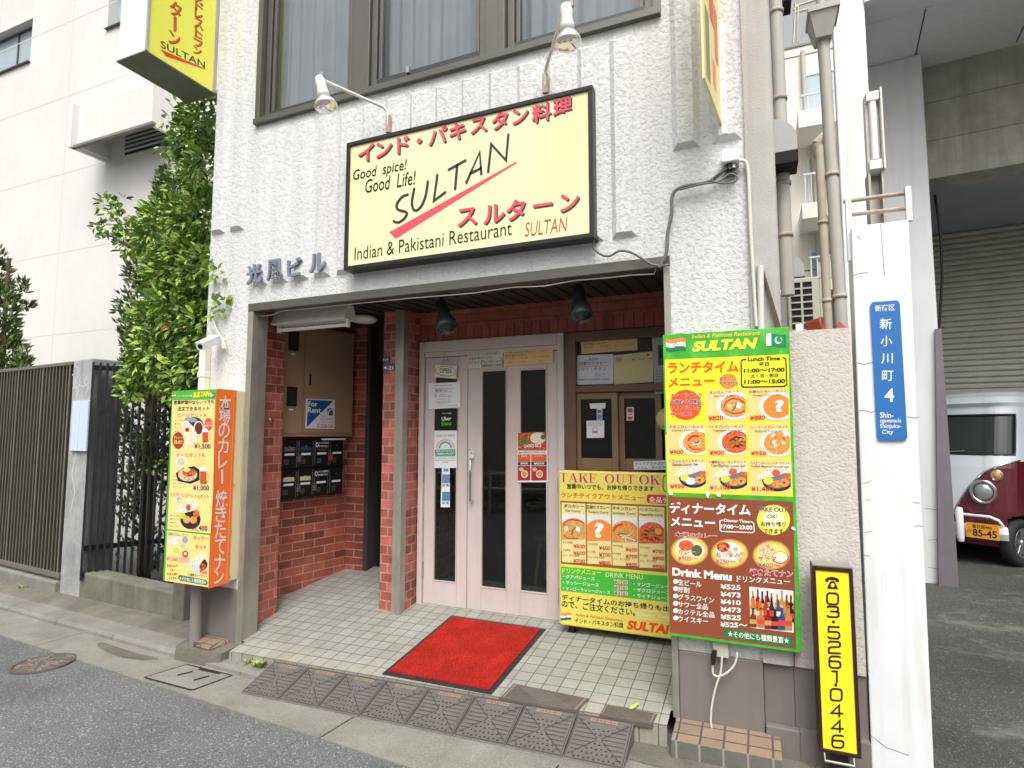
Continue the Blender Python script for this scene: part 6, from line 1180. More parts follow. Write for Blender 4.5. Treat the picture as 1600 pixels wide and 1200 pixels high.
MH = thing('manhole_cover', 'round worn manhole cover in the asphalt beside the gutter', 'manhole', hG(68, 1037, .006))
q = hG(68, 1037); rx = (hG(125, 1030)-hG(10, 1048)).length/2*.92
m = MB(MT['iron']); m.lathe([(0, .006), (rx*.88, .006), (rx*.89, .001), (rx*.91, .001), (rx*.92, .008), (rx, .008), (rx, -.02)], q, (-SX, 0, 1), 48, None, True); m.build('cover_disc', MH)
m = MB(MT['ironl']); rb = random.Random(2)
for k in range(60):
    a, r_ = rb.uniform(0, 6.28), rx*.82*math.sqrt(rb.random()); p = q+Vector((math.cos(a)*r_, math.sin(a)*r_, .0075+SX*math.cos(a)*r_)); b = rb.uniform(0, 3.14); d = Vector((math.cos(b), math.sin(b), 0))*rb.uniform(.015, .035); n_ = Vector((-d.y, d.x, 0)).normalized()*.006
    m.face([p-d-n_, p+d-n_, p+d+n_, p-d+n_])
m.build('relief', MH)
DC = thing('drain_cover', 'square concrete drain cover with two slots in the gutter', 'drain cover', hG(292, 1058, .008))
p = [hG(*c_, .008) for c_ in ((225, 1058), (292, 1038), (363, 1055), (300, 1078))]; m = MB(MT['conc']); m.face([p[3], p[2], p[1], p[0]][::1]); m.build('cover_slab', DC)
m = MB(MT['rampd'])
def gl_(a, b, w_, d=.0095):
    a, b = hG(*a, d), hG(*b, d); dd = (b-a).normalized(); n_ = Vector((-dd.y, dd.x, 0))*w_; m.face([a-n_, b-n_, b+n_, a+n_])
gl_((277, 1055), (301, 1049), .012); gl_((302, 1063), (327, 1056), .012); gl_((225, 1058), (300, 1078), .006); gl_((300, 1078), (363, 1055), .005); gl_((225, 1058), (292, 1038), .004); gl_((292, 1038), (363, 1055), .006); gl_((311, 1045), (344, 1052), .014); m.build('slots', DC)
def weed(q, n, h, seed, label):
    t = thing('weed', label, 'weed', q, 'weeds in the kerb joint'); m = MB(LEAF[0], LEAF[3]); r_ = random.Random(seed)
    for k in range(n):
        a = r_.uniform(0, 6.28); l_ = h*r_.uniform(.5, 1.1); d = Vector((math.cos(a), math.sin(a), r_.uniform(.5, 1.6))).normalized()*l_; n_ = Vector((-math.sin(a), math.cos(a), 0))*l_*.22; o_ = q+Vector((math.cos(a), math.sin(a), 0))*h*.3*r_.random()
        m.face([o_, o_+d*.6+n_, o_+d, o_+d*.6-n_], LEAF[r_.choice((0, 3))])
    m.build('leaves', t)
weed(hG(405, 1041, .055), 40, .06, 1, 'low weed beside the left end of the ramp plates'); weed(hG(388, 1036, .055), 16, .04, 2, 'tiny weed sprout under the tile riser'); weed(hG(40, 921, .06), 22, .085, 3, 'pale upright weed at the foot of the gate')

# ------------------------------------------------------------------ left: fence, walls, trees, white building
VF = -.207
G_ = thing('slat_gate', 'bronze gate of tight vertical bars left of the grey pillar', 'gate', W(-8.3, VF, -.2)); u0, u1 = -12.2, -6.99; zt, zb_ = 2.172, -.03
m = MB(MT['gate']); m.wbox(u0, u1, VF, VF+.05, zt-.035, zt); m.wbox(u0, u1, VF, VF+.05, zb_, zb_+.05); m.wbox(u0, u1, VF+.026, VF+.05, .92, 1.10, MT['bar']); m.build('rails', G_, .003)
m = MB(MT['gateshade']); m.wbox(u0, u1, VF+.06, VF+.065, zb_+.05, zt-.035); m.build('gap_shade_sheet', G_)  # dark sheet added to stand for the shade between the bars
u = u1-.03; k = 0
while u > u0:
    m = MB(MT['gate']); wdt = .010 if k % 8 else .022; m.wbox(u-wdt, u, VF+.003, VF+.010, zb_+.05, zt-.035); m.wbox(u-wdt*.8, u-wdt*.2, VF+.0101, VF+.045, zb_+.05, zt-.035, MT['gateshade']); m.build('bar', G_); u -= .072; k += 1  # bar edge highlight and shaded sides put into the two colours
GP = thing('gate_pillar', 'grey rendered concrete gate pillar with flaking patches', 'pillar', W(-6.76, VF+.15, -.3)); m = MB(MT['concG']); m.wbox(-6.955, -6.585, VF, VF+.30, -.35, 2.18); m.build('pillar_body', GP, .012)
GPs = Sheet(lambda x, y: hit(x, y, UY, O6+UY*VF), UX, (0, 0, 1), -UY); lt = MB(P('#c9c9c6', .9))
for q in ([(113, 585), (118, 592), (116, 602), (122, 608), (120, 620)], [(135, 588), (132, 598), (138, 606), (134, 614)], [(114, 608), (124, 601), (130, 604), (139, 598)], [(118, 570), (123, 580), (121, 590)], [(115, 668), (113, 690), (118, 712), (112, 740), (117, 768), (110, 800)]): GPs.stroke(lt, q, 1.1, None, 1)
lt.build('flaking_lines', GP)
m = MB(MT['bluewhite']); a, b = hV(115, 627, VF-.02), hV(136, 705, VF-.02); m.wbox(a[0], b[0]-.01, VF-.03, VF, b[1], a[1]); m.wbox((a[0]+b[0])/2-.012, (a[0]+b[0])/2, VF-.036, VF-.03, b[1]+.01, a[1]-.01); single('white_plate', m, 'pale folded metal plate on the front of the grey gate pillar', 'plate', .004)
BF = thing('bar_fence', 'dark flat bar fence between the grey pillar and the shrub', 'fence', (-5.9, .75, 0)); pa, pb = Vector((-6.07, .46, 0)), Vector((-5.60, 1.26, 0)); dv = (pb-pa); ln = dv.length; dv.normalize(); nv = Vector((dv.y, -dv.x, 0))
for i in range(17):
    c = pa+dv*(ln*i/16); m = MB(MT['bar']); h1, h2 = dv*.010, nv*.045
    q = [c-h1-h2, c+h1-h2, c+h1+h2, c-h1+h2]; m.hexa([p+zv(.02) for p in q]+[p+zv(2.13) for p in q]); m.build('bar', BF)
m = MB(MT['bar'])
for z in (.28, 2.06): q = [pa-nv*.060, pb-nv*.060, pb-nv*.046, pa-nv*.046]; m.hexa([p+zv(z) for p in q]+[p+zv(z+.05) for p in q])
m.build('rails', BF)
m = MB(MT['concW']); m.wbox(-6.58, -5.03, VF, VF+.18, -.4, .085); single('low_wall', m, 'low mossy concrete wall under the dark bar fence', 'wall', .018)
m = MB(MT['concF']); m.wbox(-5.025, -4.87, VF-.02, VF+.2, -.4, .23); single('concrete_post', m, 'short concrete post at the right end of the low wall', 'post', .01)
m = MB(MT['concK']); m.wbox(-9.5, -7.0, VF-.03, VF+.12, -.4, -.06); single('gate_sill', m, 'rough concrete sill under the bronze gate', 'sill', .02)
WB = thing('white_building', 'tall plain white building behind the shrubs on the left', 'building', (-12, 3, -.4)); Yw = 3.0
m = MB(MT['wallL']); m.box(-40, -3.2, Yw, Yw+6, -.9, 8.60)
for a, b in ((-40, -15.2), (-12.77, -10.46), (-9.7, -3.2)): m.box(a, b, Yw, Yw+6, 8.60, 9.50)
m.box(-40, -3.2, Yw, Yw+6, 9.50, 15); m.build('wall', WB)
m = MB(M('wall_joint', '#d2cfc9', .9))
for z in (6.12, 7.60, 9.08, 4.64, 3.16): m.box(-40, -3.2, Yw-.002, Yw, z-.007, z+.007)
for x in (-13.9, -11.46, -9.02, -6.58): m.box(x-.005, x+.005, Yw-.003, Yw, -.5, 15)
m.build('joint_lines', WB)
for a, b in ((-15.2, -12.77), (-10.46, -9.7)):
    m = MB(MT['alu']); m.box(a, b, Yw+.14, Yw+.18, 8.60, 8.64); m.box(a, b, Yw+.14, Yw+.18, 9.46, 9.50); m.box((a+b)/2+.45 if a < -12 else a+.35, (a+b)/2+.49 if a < -12 else a+.39, Yw+.14, Yw+.18, 8.64, 9.46); m.box(a-.02, b+.02, Yw-.05, Yw+.14, 8.585, 8.60); w_ = m.build('window', WB)
    m = MB(MT['glassB']); m.box(a, b, Yw+.16, Yw+.17, 8.64, 9.46); m.build('window_pane', w_)
VH = []
m = MB(MT['wallL']); xa, xb = hY(124, 170, 2.5).x, hY(240, 135, 2.5).x; zb2, zt2 = hY(240, 192, 2.5).z, hY(124, 168, 2.5).z
m.box(xa, xb, 2.5, 2.56, zb2, zt2); m.box(xa, xa+.06, 2.56, Yw, zb2-.02, zt2); m.box(xb-.06, xb, 2.56, Yw, zb2-.02, zt2); m.box(xa+.06, xb-.06, 2.56, Yw, zt2-.06, zt2); m.box(xa-.07, xa, 2.40, Yw, zb2-.05, zt2+.02); m.box(xa-.07, xb+.1, 2.44, 2.5, zb2-.05, zb2-.01, MT['conc'])
vh = m.build('vent_hood', WB)
m = MB(MT['dark']); m.box(xa+.45, xb-.1, Yw-.012, Yw-.004, zb2-.02, zb2+.32)
for k in range(4): m.box(xa+.45, xb-.1, Yw-.05, Yw-.013, zb2+.02+.075*k, zb2+.035+.075*k, MT['rail'])
m.build('louvre', vh)

def leafcloud(m, blobs, size, mats, rng, up=.35, fold=.25):
    for (c, r, n) in blobs:
        c = Vector(c)
        for _ in range(int(n*1.45)):
            d = Vector((rng.gauss(0, 1), rng.gauss(0, 1), rng.gauss(0, 1))).normalized(); rad = .45+.58*rng.random()**.45
            p = c+Vector((d.x*r[0], d.y*r[1], d.z*r[2]))*rad
            t = (d*.8+Vector((rng.gauss(0, .6), rng.gauss(0, .6), rng.gauss(-.1, .5)))).normalized(); nrm = (d*.5+Vector((0, -.25, up+.5))+Vector((rng.gauss(0, .45), rng.gauss(0, .45), rng.gauss(0, .45)))).normalized()
            s_ = t.cross(nrm)
            if s_.length < .1: continue
            s_.normalize(); nrm = s_.cross(t); l_ = size*rng.uniform(.6, 1.15); w_ = l_*rng.uniform(.22, .30); k = rng.random()
            mm = mats[0] if k < .38 else mats[1] if k < .68 else mats[2] if k < .84 else mats[3] if k < .985 else mats[4]
            a, e_ = p, p+t*l_-nrm*l_*.1; q1, q2 = p+t*l_*.38+s_*w_+nrm*w_*fold, p+t*l_*.38-s_*w_+nrm*w_*fold; r1, r2 = p+t*l_*.72+s_*w_*.66+nrm*w_*fold*.6, p+t*l_*.72-s_*w_*.66+nrm*w_*fold*.6; md = p+t*l_*.5
            b = len(m.v); m.v += [a, q1, r1, e_, r2, q2]; k_ = m.mi(mm); m.f += [(b, b+1, b+2, b+3), (b, b+3, b+4, b+5)]; m.m += [k_, k_]
rng = random.Random(11)
SH = thing('camellia_shrub', 'tall glossy broad leaved shrub at the left edge of the building', 'shrub', (-4.6, .5, -.2)); m = MB(*LEAF)
def bl(px, py, rp, Y, n, ry=None, rv=None): c = hY(px, py, Y); k = (c-CAM).dot(_fw)/FPX; return (c, (rp*k*1.12, (ry or rp*.75)*k, (rv or rp)*k), n)
leafcloud(m, [bl(318, 185, 34, .35, 330, None, 48), bl(300, 215, 30, .5, 190), bl(322, 265, 36, .35, 330, None, 50), bl(290, 290, 30, .6, 150), bl(310, 345, 44, .35, 460), bl(262, 360, 50, .45, 480), bl(290, 415, 52, .30, 620), bl(318, 420, 32, .2, 240), bl(255, 430, 36, .5, 260), bl(285, 480, 52, .3, 620), bl(240, 500, 34, .45, 280), bl(310, 505, 30, .25, 240), bl(255, 555, 52, .35, 640), bl(310, 570, 42, .30, 420), bl(222, 585, 30, .40, 230), bl(290, 600, 34, .30, 260), bl(205, 375, 26, .5, 90), bl(180, 345, 24, .5, 46), bl(168, 322, 16, .5, 22), bl(165, 360, 18, .5, 26), bl(188, 318, 12, .5, 14), bl(345, 480, 14, -.02, 26), bl(340, 430, 12, .0, 26), bl(335, 400, 12, .05, 20), bl(278, 225, 16, .5, 26), bl(272, 168, 9, .5, 9), bl(262, 190, 9, .5, 8), bl(258, 232, 9, .5, 8), bl(245, 330, 22, .5, 60), bl(222, 690, 14, .9, 40), bl(236, 725, 14, .95, 40), bl(200, 610, 16, .3, 40)], .088, LEAF, rng)
m.build('foliage', SH)
m = MB(MT['barkm'])
for (x0, y0), (x1, y1), (x2, y2), Y in (((300, 900), (305, 600), (312, 170), .5), ((285, 900), (270, 600), (250, 420), .55), ((270, 480), (230, 400), (160, 320), .5), ((270, 470), (215, 390), (150, 358), .5), ((300, 620), (310, 420), (330, 330), .3), ((280, 640), (250, 560), (215, 590), .4)): m.tube([hY(x0, y0, Y), hY(x1, y1, Y), hY(x2, y2, Y)], [.022, .013, .003], 7)
m.build('branches', SH)
def conifer(name, label, core, seeds, mats, size, n):
    t = thing(name, label, 'tree', (core[0].x, core[0].y, -.3), 'conifers behind the fence'); m = MB(*mats); r_ = random.Random(seeds)
    for c, rr, k in core[1]:
        for _ in range(k):
            d = Vector((r_.gauss(0, 1), r_.gauss(0, 1), r_.gauss(0, 1))).normalized(); p = c+Vector((d.x*rr[0], d.y*rr[1], d.z*rr[2]))*(.5+.55*r_.random()**.5)
            dr_ = (Vector((d.x, d.y, 0))*.7+Vector((r_.gauss(0, .3), r_.gauss(0, .3), .75+r_.gauss(0, .3)))).normalized(); mm = mats[0 if r_.random() < .45 else 1 if r_.random() < .5 else 2]
            if len(mats) > 3 and d.z < -.2 and r_.random() < .10: mm = mats[3]
            for q in range(3):
                dd = (dr_+Vector((r_.gauss(0, .35), r_.gauss(0, .35), r_.gauss(0, .25)))).normalized(); s_ = dd.cross(Vector((r_.gauss(0, 1), r_.gauss(0, 1), r_.gauss(0, 1)))).normalized(); l_ = size*r_.uniform(.6, 1.2); w_ = l_*.16
                m.face([p, p+dd*l_*.45+s_*w_, p+dd*l_, p+dd*l_*.45-s_*w_], mm)
    m.build('foliage', t); m = MB(MT['barkm']); c = core[0]; top_ = max(q[0].z+q[1][2]*.6 for q in core[1]); m.tube([(c.x, c.y, -.4), (c.x, c.y, top_)], [.07, .02], 8); m.build('trunk', t)
Yc = 1.3
conifer('conifer_tree', 'dark green columnar conifer behind the broad leaved shrub', (hY(240, 600, Yc), [bl(268, 330, 34, Yc, 420, None, 55), bl(245, 400, 48, Yc, 620, None, 70), bl(232, 490, 46, Yc, 620, None, 75), bl(232, 570, 44, Yc, 520, None, 60), bl(240, 680, 44, Yc, 380, None, 70), bl(285, 300, 40, Yc, 420, None, 60), bl(300, 420, 50, Yc, 420, None, 90), bl(300, 560, 50, Yc, 420, None, 90), bl(290, 700, 50, Yc, 300, None, 90), bl(215, 700, 42, 1.7, 640, None, 120), bl(250, 790, 44, 1.6, 420, None, 100), bl(190, 760, 30, 1.9, 260, None, 110)]), 4, CONF, .085, 0)
Yc = 1.5
conifer('conifer_tree', 'dark conifer rising behind the gate at the left picture edge', (hY(0, 600, Yc), [bl(-12, 440, 26, Yc, 300, None, 50), bl(-6, 500, 34, Yc, 420, None, 60), bl(0, 560, 36, Yc, 420, None, 45), bl(34, 450, 10, Yc, 26, None, 12), bl(42, 480, 9, Yc, 20, None, 8), bl(36, 565, 12, Yc, 40, None, 20), bl(-5, 620, 40, Yc, 300, None, 50)]), 8, CONF[:3], .11, 0)

# ------------------------------------------------------------------ right pillar: socket, cables, conduit
t = thing('outdoor_socket', 'white outdoor socket box with plugs and coiled cables high on the right pillar', 'socket', hY(1142, 265, -.03)); m = MB(MT['white']); a, b = hY(1130, 258, -.05), hY(1152, 238, -.05); m.box(a.x-.008, b.x+.008, -.085, 0, a.z, b.z+.01); m.build('socket_box', t, .006)
m = MB(MT['cable']); m.box(a.x+.005, b.x-.005, -.045, 0, a.z-.05, a.z); m.tube([(a.x+.03, -.05, a.z+.01), (a.x+.03, -.055, a.z-.035)], .014, 10, MT['blackm']); m.tube([(b.x-.02, -.05, a.z+.01), (b.x-.02, -.055, a.z-.03)], .012, 10, MT['silver']); m.build('plug', t)
def cab(name, label, pts, r, mat, Y=-.014): mm_ = MB(mat); mm_.tube([hY(x, y, Y if len(p_) == 0 else p_[0]) for x, y, *p_ in pts], r, 7); return single(name, mm_, label, 'cable')
sm = lambda P_: [tuple(.5*(2*p1[k]+(p2[k]-p0[k])*t_+(2*p0[k]-5*p1[k]+4*p2[k]-p3[k])*t_*t_+(3*p1[k]-p0[k]-3*p2[k]+p3[k])*t_**3) for k in (0, 1)) for i in range(len(P_)-1) for p0, p1, p2, p3 in [(P_[max(i-1, 0)], P_[i], P_[i+1], P_[min(i+2, len(P_)-1)])] for t_ in (0, .25, .5, .75)]+[P_[-1]]
cab('sign_cable', 'grey cable drooping from the cream sign corner to the canopy end', sm([(928, 372), (927, 386), (938, 397), (952, 400), (968, 392), (985, 394), (1002, 403), (1018, 413), (1032, 415), (1046, 414)]), .007, MT['cable'], -.045)
cab('riser_cable', 'bundle of grey cables running up the right pillar to the socket box', sm([(1030, 418), (1041, 395), (1043, 365), (1049, 335), (1050, 308), (1058, 296), (1075, 290), (1100, 286), (1115, 280), (1128, 268), (1136, 262)]), .010, MT['cable'], -.045)
cab('riser_cable', 'thin loose cable loop hanging under the socket box', sm([(1138, 262), (1118, 275), (1113, 283), (1130, 286), (1148, 284), (1152, 276), (1140, 272), (1122, 284), (1095, 288), (1062, 297)]), .005, MT['cable'], -.055)
m = MB(MT['cablew']); m.tube([hY(x, y, -.035) for x, y in sm([(1153, 251), (1164, 252), (1168, 262), (1170, 285), (1174, 380), (1182, 510)])], .009, 8); single('conduit', m, 'white conduit running down beside the corner column', 'conduit')
t = thing('plug_socket', 'weathered socket box with a black plug under the menu board', 'socket', hY(1125, 1020, -.03)); m = MB(MT['acb']); a, b = hY(1114, 1026, -.05), hY(1138, 1004, -.05); m.box(a.x, b.x, -.05, 0, a.z, b.z); m.build('socket_box', t, .004)
m = MB(MT['blackm']); m.tube([hY(1117, 1016, -.07), hY(1115, 1026, -.07), hY(1114, 1038, -.065)], [.012, .014, .009], 10); m.build('plug', t)
cab('power_cable', 'white power cable hanging from the board to the tiled step', sm([(1128, 1026, ), (1126, 1050), (1118, 1075), (1112, 1105), (1111, 1130), (1116, 1155), (1126, 1180)]), .005, MT['cablew'], -.06)
cab('power_cable', 'short white cable loop under the menu board plug', sm([(1114, 1038), (1114, 1052), (1122, 1057), (1136, 1051), (1148, 1038), (1152, 1020)]), .005, MT['cablew'], -.06)

# ------------------------------------------------------------------ low wall, tapered post with the blue plate
m = MB(MT['stucco2'], MT['plinth'])
m.box(.131, .428, .0, .14, .312, 1.945); m.box(.126, .428, .014, .14, -.3, .311, MT['plinth']); m.box(.1405, .428, -.035, .0139, -.3, .028, MT['plinth'])
m.raw([(.131, .0, 1.9455), (.428, .0, 1.9455), (.428, .14, 1.9455), (.131, .14, 1.9455)], [(0, 1, 2, 3)], MT['stucco2']); single('stucco_wall', m, 'low beige roughcast wall with a taupe base behind the phone sign', 'wall')
GPo = thing('white_post', 'white painted tapering concrete post with cracks carrying the blue street plate', 'post', (.56, .1, -.2))
m = MB(MT['white']); m.hexa([(.430, .0, -.25), (.668, .0, -.25), (.69, .24, -.25), (.45, .24, -.25), (.456, .0, 2.446), (.694, .0, 2.446), (.71, .24, 2.446), (.47, .24, 2.446)]); m.build('post_body', GPo, .006)
cs_ = ysheet(-.0006); lt = MB(P('#8f9092', .9))
for q in ([(1341, 642), (1352, 641), (1360, 644), (1367, 643)], [(1418, 651), (1426, 653), (1436, 652)], [(1350, 755), (1357, 753), (1361, 750)], [(1352, 781), (1360, 781)], [(1427, 785), (1437, 786)], [(1429, 823), (1436, 821), (1443, 823)], [(1352, 832), (1362, 830)], [(1330, 431), (1340, 428), (1350, 426), (1356, 426)], [(1339, 368), (1345, 374)], [(1376, 350), (1379, 390), (1382, 430)], [(1337, 566), (1349, 569), (1364, 566)], [(1350, 867), (1358, 869)], [(1362, 1150), (1385, 1168), (1420, 1180)]): cs_.stroke(lt, q, 1.0, None, 1)
lt.build('crack', GPo)
S = thing('street_plate', 'tall blue enamel street name plate with white writing on the white post', 'sign', hY(1393, 690, -.01)); bp = ysheet(-.012)
m = MB(MT['blue']); o_ = [(1363, 472), (1402, 469), (1406, 474), (1418, 684), (1414, 688), (1374, 688), (1371, 683), (1360, 477)]; f = [bp.at(x, y) for x, y in o_]; n = len(f); m.raw(f+[p+Vector((0, .011, 0)) for p in f], [tuple(range(n-1, -1, -1)), tuple(range(n, 2*n))]+[(i, (i+1) % n, n+(i+1) % n, n+i) for i in range(n)]); m.build('plate', S)
lt = MB(P('#e9eef2'))
bp.text(lt, '新宿区', (1367, 487), (1398, 485), 10, None, 1, .012)
for ch, cx, cy, sz in (('新', 1384, 506, 19), ('小', 1385, 533, 18), ('川', 1386, 560, 18), ('町', 1387, 587, 18)): bp.text(lt, ch, (cx-sz/2, cy+sz/2-1), (cx+sz/2, cy+sz/2-1), sz-2, None, 1, .006)
bp.text(lt, '4', (1382, 628), (1397, 628), 21, None, 1, .02)
bp.text(lt, 'Shin-', (1375, 653), (1396, 653), 9, None, 1, .012); bp.text(lt, 'ogawamachi', (1375, 662), (1408, 662), 8, None, 1, .012); bp.text(lt, 'Shinjuku-', (1375, 671), (1408, 671), 9, None, 1, .012); bp.text(lt, 'City', (1378, 680), (1396, 680), 8.5, None, 1, .012); lt.build('lettering', S)
BRK = thing('rusty_bracket', 'white bracket frame with two rusty cross bars on top of the white post', 'bracket', hY(1370, 340, .05)); m = MB(MT['white'])
for (x0, y0), (x1, y1) in (((1325, 312), (1330, 408)), ((1418, 293), (1421, 346))): a, b = hY(x0, y0, .05), hY(x1, y1, .05); m.box(min(a.x, b.x)-.014, max(a.x, b.x)+.010, .03, .06, b.z, a.z)
m.build('upright', BRK)
for p_ in (((1318, 315), (1420, 301)), ((1322, 336), (1422, 325))): m = MB(MT['rust']); m.tube([hY(*p_[0], .045), hY(*p_[1], .045)], .011, 8); m.build('cross_bar', BRK)
TL = thing('tube_lamp', 'vertical white fluorescent lamp on a steel channel above the white post', 'lamp', hY(1365, 270, .3)); m = MB(MT['lampw']); a, b = hY(1364, 270, .3), hY(1364, 146, .3); xc = (a.x+b.x)/2
m.box(xc-.032, xc+.032, .30, .36, a.z, b.z); m.build('lamp_body', TL, .006); m = MB(MT['paper']); m.tube([(xc, .28, a.z+.06), (xc, .28, b.z-.06)], .018, 12); m.build('tube', TL)
m = MB(MT['lampw']); m.box(xc+.033, xc+.042, .25, .36, a.z-.005, b.z+.005); m.box(xc-.03, xc+.03, .262, .30, b.z-.055, b.z-.005); m.box(xc-.03, xc+.03, .262, .30, a.z+.005, a.z+.055); m.build('lamp_end', TL, .003)
m = MB(MT['steel']); c = hY(1362, 350, .3); m.box(xc-.035, xc-.025, .28, .38, c.z-.1, a.z); m.box(xc+.025, xc+.035, .28, .38, c.z-.1, a.z); m.box(xc-.025, xc+.025, .35, .38, c.z-.1, a.z); m.build('channel', TL)

# ------------------------------------------------------------------ parking building on the right
PB = thing('parking_building', 'white and grey concrete building with a deep covered parking bay and roller shutter', 'building', W(3, 4, -.2))
m = MB(MT['white']); m.wbox(.052, .318, 2.9, 3.3, -.4, 11); m.build('white_fin', PB, .01)
m = MB(MT['greywall']); m.wbox(.3185, 14, 2.88, 3.25, 5.48, 11); m.wbox(.32, 14, 3.25, 4.42, 5.475, 5.9); m.build('upper_slab', PB)
m = MB(MT['alu']); 
for u_ in (.83, 1.72, 2.61): m.wbox(u_, u_+.012, 3.26, 4.29, 5.471, 5.476)
m.build('soffit_joint', PB)
m = MB(MT['greywall']); m.wbox(.2, .885, 4.03, 4.60, -.3, 5.474); m.build('grey_column', PB, .015)
lt = MB(P('#8d8f93', .9)); cv = Sheet(lambda x, y: hit(x, y, UY, O6+UY*4.029), UX, (0, 0, 1), -UY)
for q in ([(1446, 794), (1460, 796), (1474, 796)], [(1450, 844), (1465, 843), (1478, 848)], [(1450, 886), (1468, 890)]): cv.stroke(lt, q, 1, None, 1)
lt.build('crack', PB)
m = MB(MT['guard']); m.hexa([W(.755, 3.96, -.1), W(.915, 3.96, -.1), W(.915, 4.028, -.1), W(.755, 4.028, -.1), W(.855, 3.98, 2.49), W(.905, 3.98, 2.49), W(.905, 4.028, 2.49), W(.855, 4.028, 2.49)]); m.build('corner_guard', PB)
m = MB(MT['beam']); m.wbox(.8855, 14, 4.35, 4.75, 4.20, 5.474)
for z in (4.62, 5.05): m.wbox(.886, 14, 4.347, 4.35, z, z+.012, MT['conc'])
m.build('concrete_beam', PB)
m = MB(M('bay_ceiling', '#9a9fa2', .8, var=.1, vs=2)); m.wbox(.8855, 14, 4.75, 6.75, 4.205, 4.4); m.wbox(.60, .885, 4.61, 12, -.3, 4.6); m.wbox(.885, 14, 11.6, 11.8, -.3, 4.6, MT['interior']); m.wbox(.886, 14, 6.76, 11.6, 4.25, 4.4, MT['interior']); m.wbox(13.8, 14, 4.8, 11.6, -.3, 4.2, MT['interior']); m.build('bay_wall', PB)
m = MB(MT['shutter']); vS = 6.62; n = 28; z0, z1 = 2.02, 4.203
for i in range(n):
    a, b = z0+(z1-z0)*i/n, z0+(z1-z0)*(i+1)/n; h_ = b-a; pr = [(0, 0), (-.028, .16), (-.034, .5), (-.024, .82), (0, .93), (.004, 1)]
    for (v0, p0), (v1, p1) in zip(pr, pr[1:]): m.face([W(.886, vS+v0, a+h_*p0), W(9, vS+v0, a+h_*p0), W(9, vS+v1, a+h_*p1), W(.886, vS+v1, a+h_*p1)])
m.wbox(.886, 9, vS-.03, vS+.03, z0-.09, z0-.001); m.build('roller_shutter', PB)
m = MB(MT['blackm']); m.tube([W(1.05, 4.9, 4.2), W(1.08, 4.9, 3.7), W(1.07, 4.9, 3.2), W(1.0, 4.9, 2.5), W(.93, 4.9, 2.3)], .014, 8); single('hanging_cable', m, 'black cable hanging in front of the roller shutter', 'cable')

# ------------------------------------------------------------------ alley: pipes, hoods, AC unit, far apartment block
def pipe(name, label, pts, r, mat, clamps=()):
    t = thing(name, label, 'pipe', pts[-1]); m = MB(mat); m.tube(pts, r, 14); m.build('pipe_run', t)
    for c in clamps:
        m = MB(MT['rust']); a = Vector(pts[0]); b = Vector(pts[-1]); p = a+(b-a)*c; m.lathe([(r, -.012), (r*1.18, -.012), (r*1.18, .012), (r, .012)], p, (0, 0, 1), 14); m.build('clamp', t)
pipe('drain_pipe', 'thick grey pipe on the side of the restaurant above the outdoor unit', [(.20, .8, 4.9), (.205, .8, 2.30)], .040, MT['pipe'], (.27, .5, .72, .85))
pipe('drain_pipe', 'thin rust stained pipe beside the grey downspout', [(.457, 1.2, 3.42), (.467, 1.2, 1.6)], .028, MT['rust'], (.3, .6))
t = thing('downspout', 'grey downspout with a funnel hopper beside the white concrete fin', 'pipe', (.53, 1.2, 1.6)); m = MB(MT['pipe']); m.tube([(.513, 1.2, 4.2), (.55, 1.2, 1.6)], .038, 14); m.build('pipe_run', t)
m = MB(MT['pipe']); m.hexa([(.462, 1.13, 4.17), (.56, 1.13, 4.17), (.56, 1.27, 4.17), (.462, 1.27, 4.17), (.425, 1.08, 4.33), (.60, 1.08, 4.33), (.60, 1.3, 4.33), (.425, 1.3, 4.33)]); m.box(.415, .61, 1.07, 1.31, 4.33, 4.37); m.tube([(.51, 1.2, 4.37), (.51, 1.2, 5.4)], .03, 10); m.build('hopper', t)
for z in (3.2, 2.35): m = MB(MT['rust']); m.lathe([(.038, -.012), (.046, -.012), (.046, .012), (.038, .012)], (.513+(4.2-z)*.0142, 1.2, z), (0, 0, 1), 14); m.build('clamp', t)
def hood(o, w_, h_, d, label):
    t = thing('vent_hood', label, 'vent hood', o, 'vent hoods in the alley'); m = MB(MT['hood']); n = 10
    pr = [(0, h_)]+[(w_*math.sin(R(9*i)), h_*.38+h_*.62*math.cos(R(9*i))) for i in range(1, 11)]+[(w_, 0), (0, 0)]
    k = len(pr); f = [(o[0]+a, o[1], o[2]+b) for a, b in pr]; g_ = [(o[0]+a, o[1]+d, o[2]+b) for a, b in pr]; m.raw(f+g_, [tuple(range(k-1, -1, -1)), tuple(range(k, 2*k))]+[(i, (i+1) % k, k+(i+1) % k, k+i) for i in range(k)]); m.build('hood_shell', t)
    m = MB(MT['dark']); m.box(o[0], o[0]+w_+.003, o[1]-.003, o[1]+d, o[2]-.07, o[2]+.004); m.build('opening', t)
hood((.131, .62, 3.16), .15, .22, .2, 'large grey half round vent hood on the restaurant side wall'); hood((.25, 2.1, 5.25), .14, .2, .2, 'small pale vent hood high behind the grey pipe'); hood((.28, 2.6, 2.85), .16, .22, .2, 'small dark vent hood above the outdoor unit')
AC = thing('outdoor_unit', 'beige air conditioner outdoor unit with a slatted grille behind the low wall', 'air conditioner', (.41, 2.2, 1.9)); y_ = 2.1; a, b = hY(1230, 436, y_), hY(1283, 520, y_); m = MB(MT['acb']); m.box(a.x, b.x, y_, y_+.28, 1.75, a.z); m.box(b.x+.002, b.x+.05, y_+.03, y_+.28, 1.75, a.z-.02); m.build('casing', AC, .008)
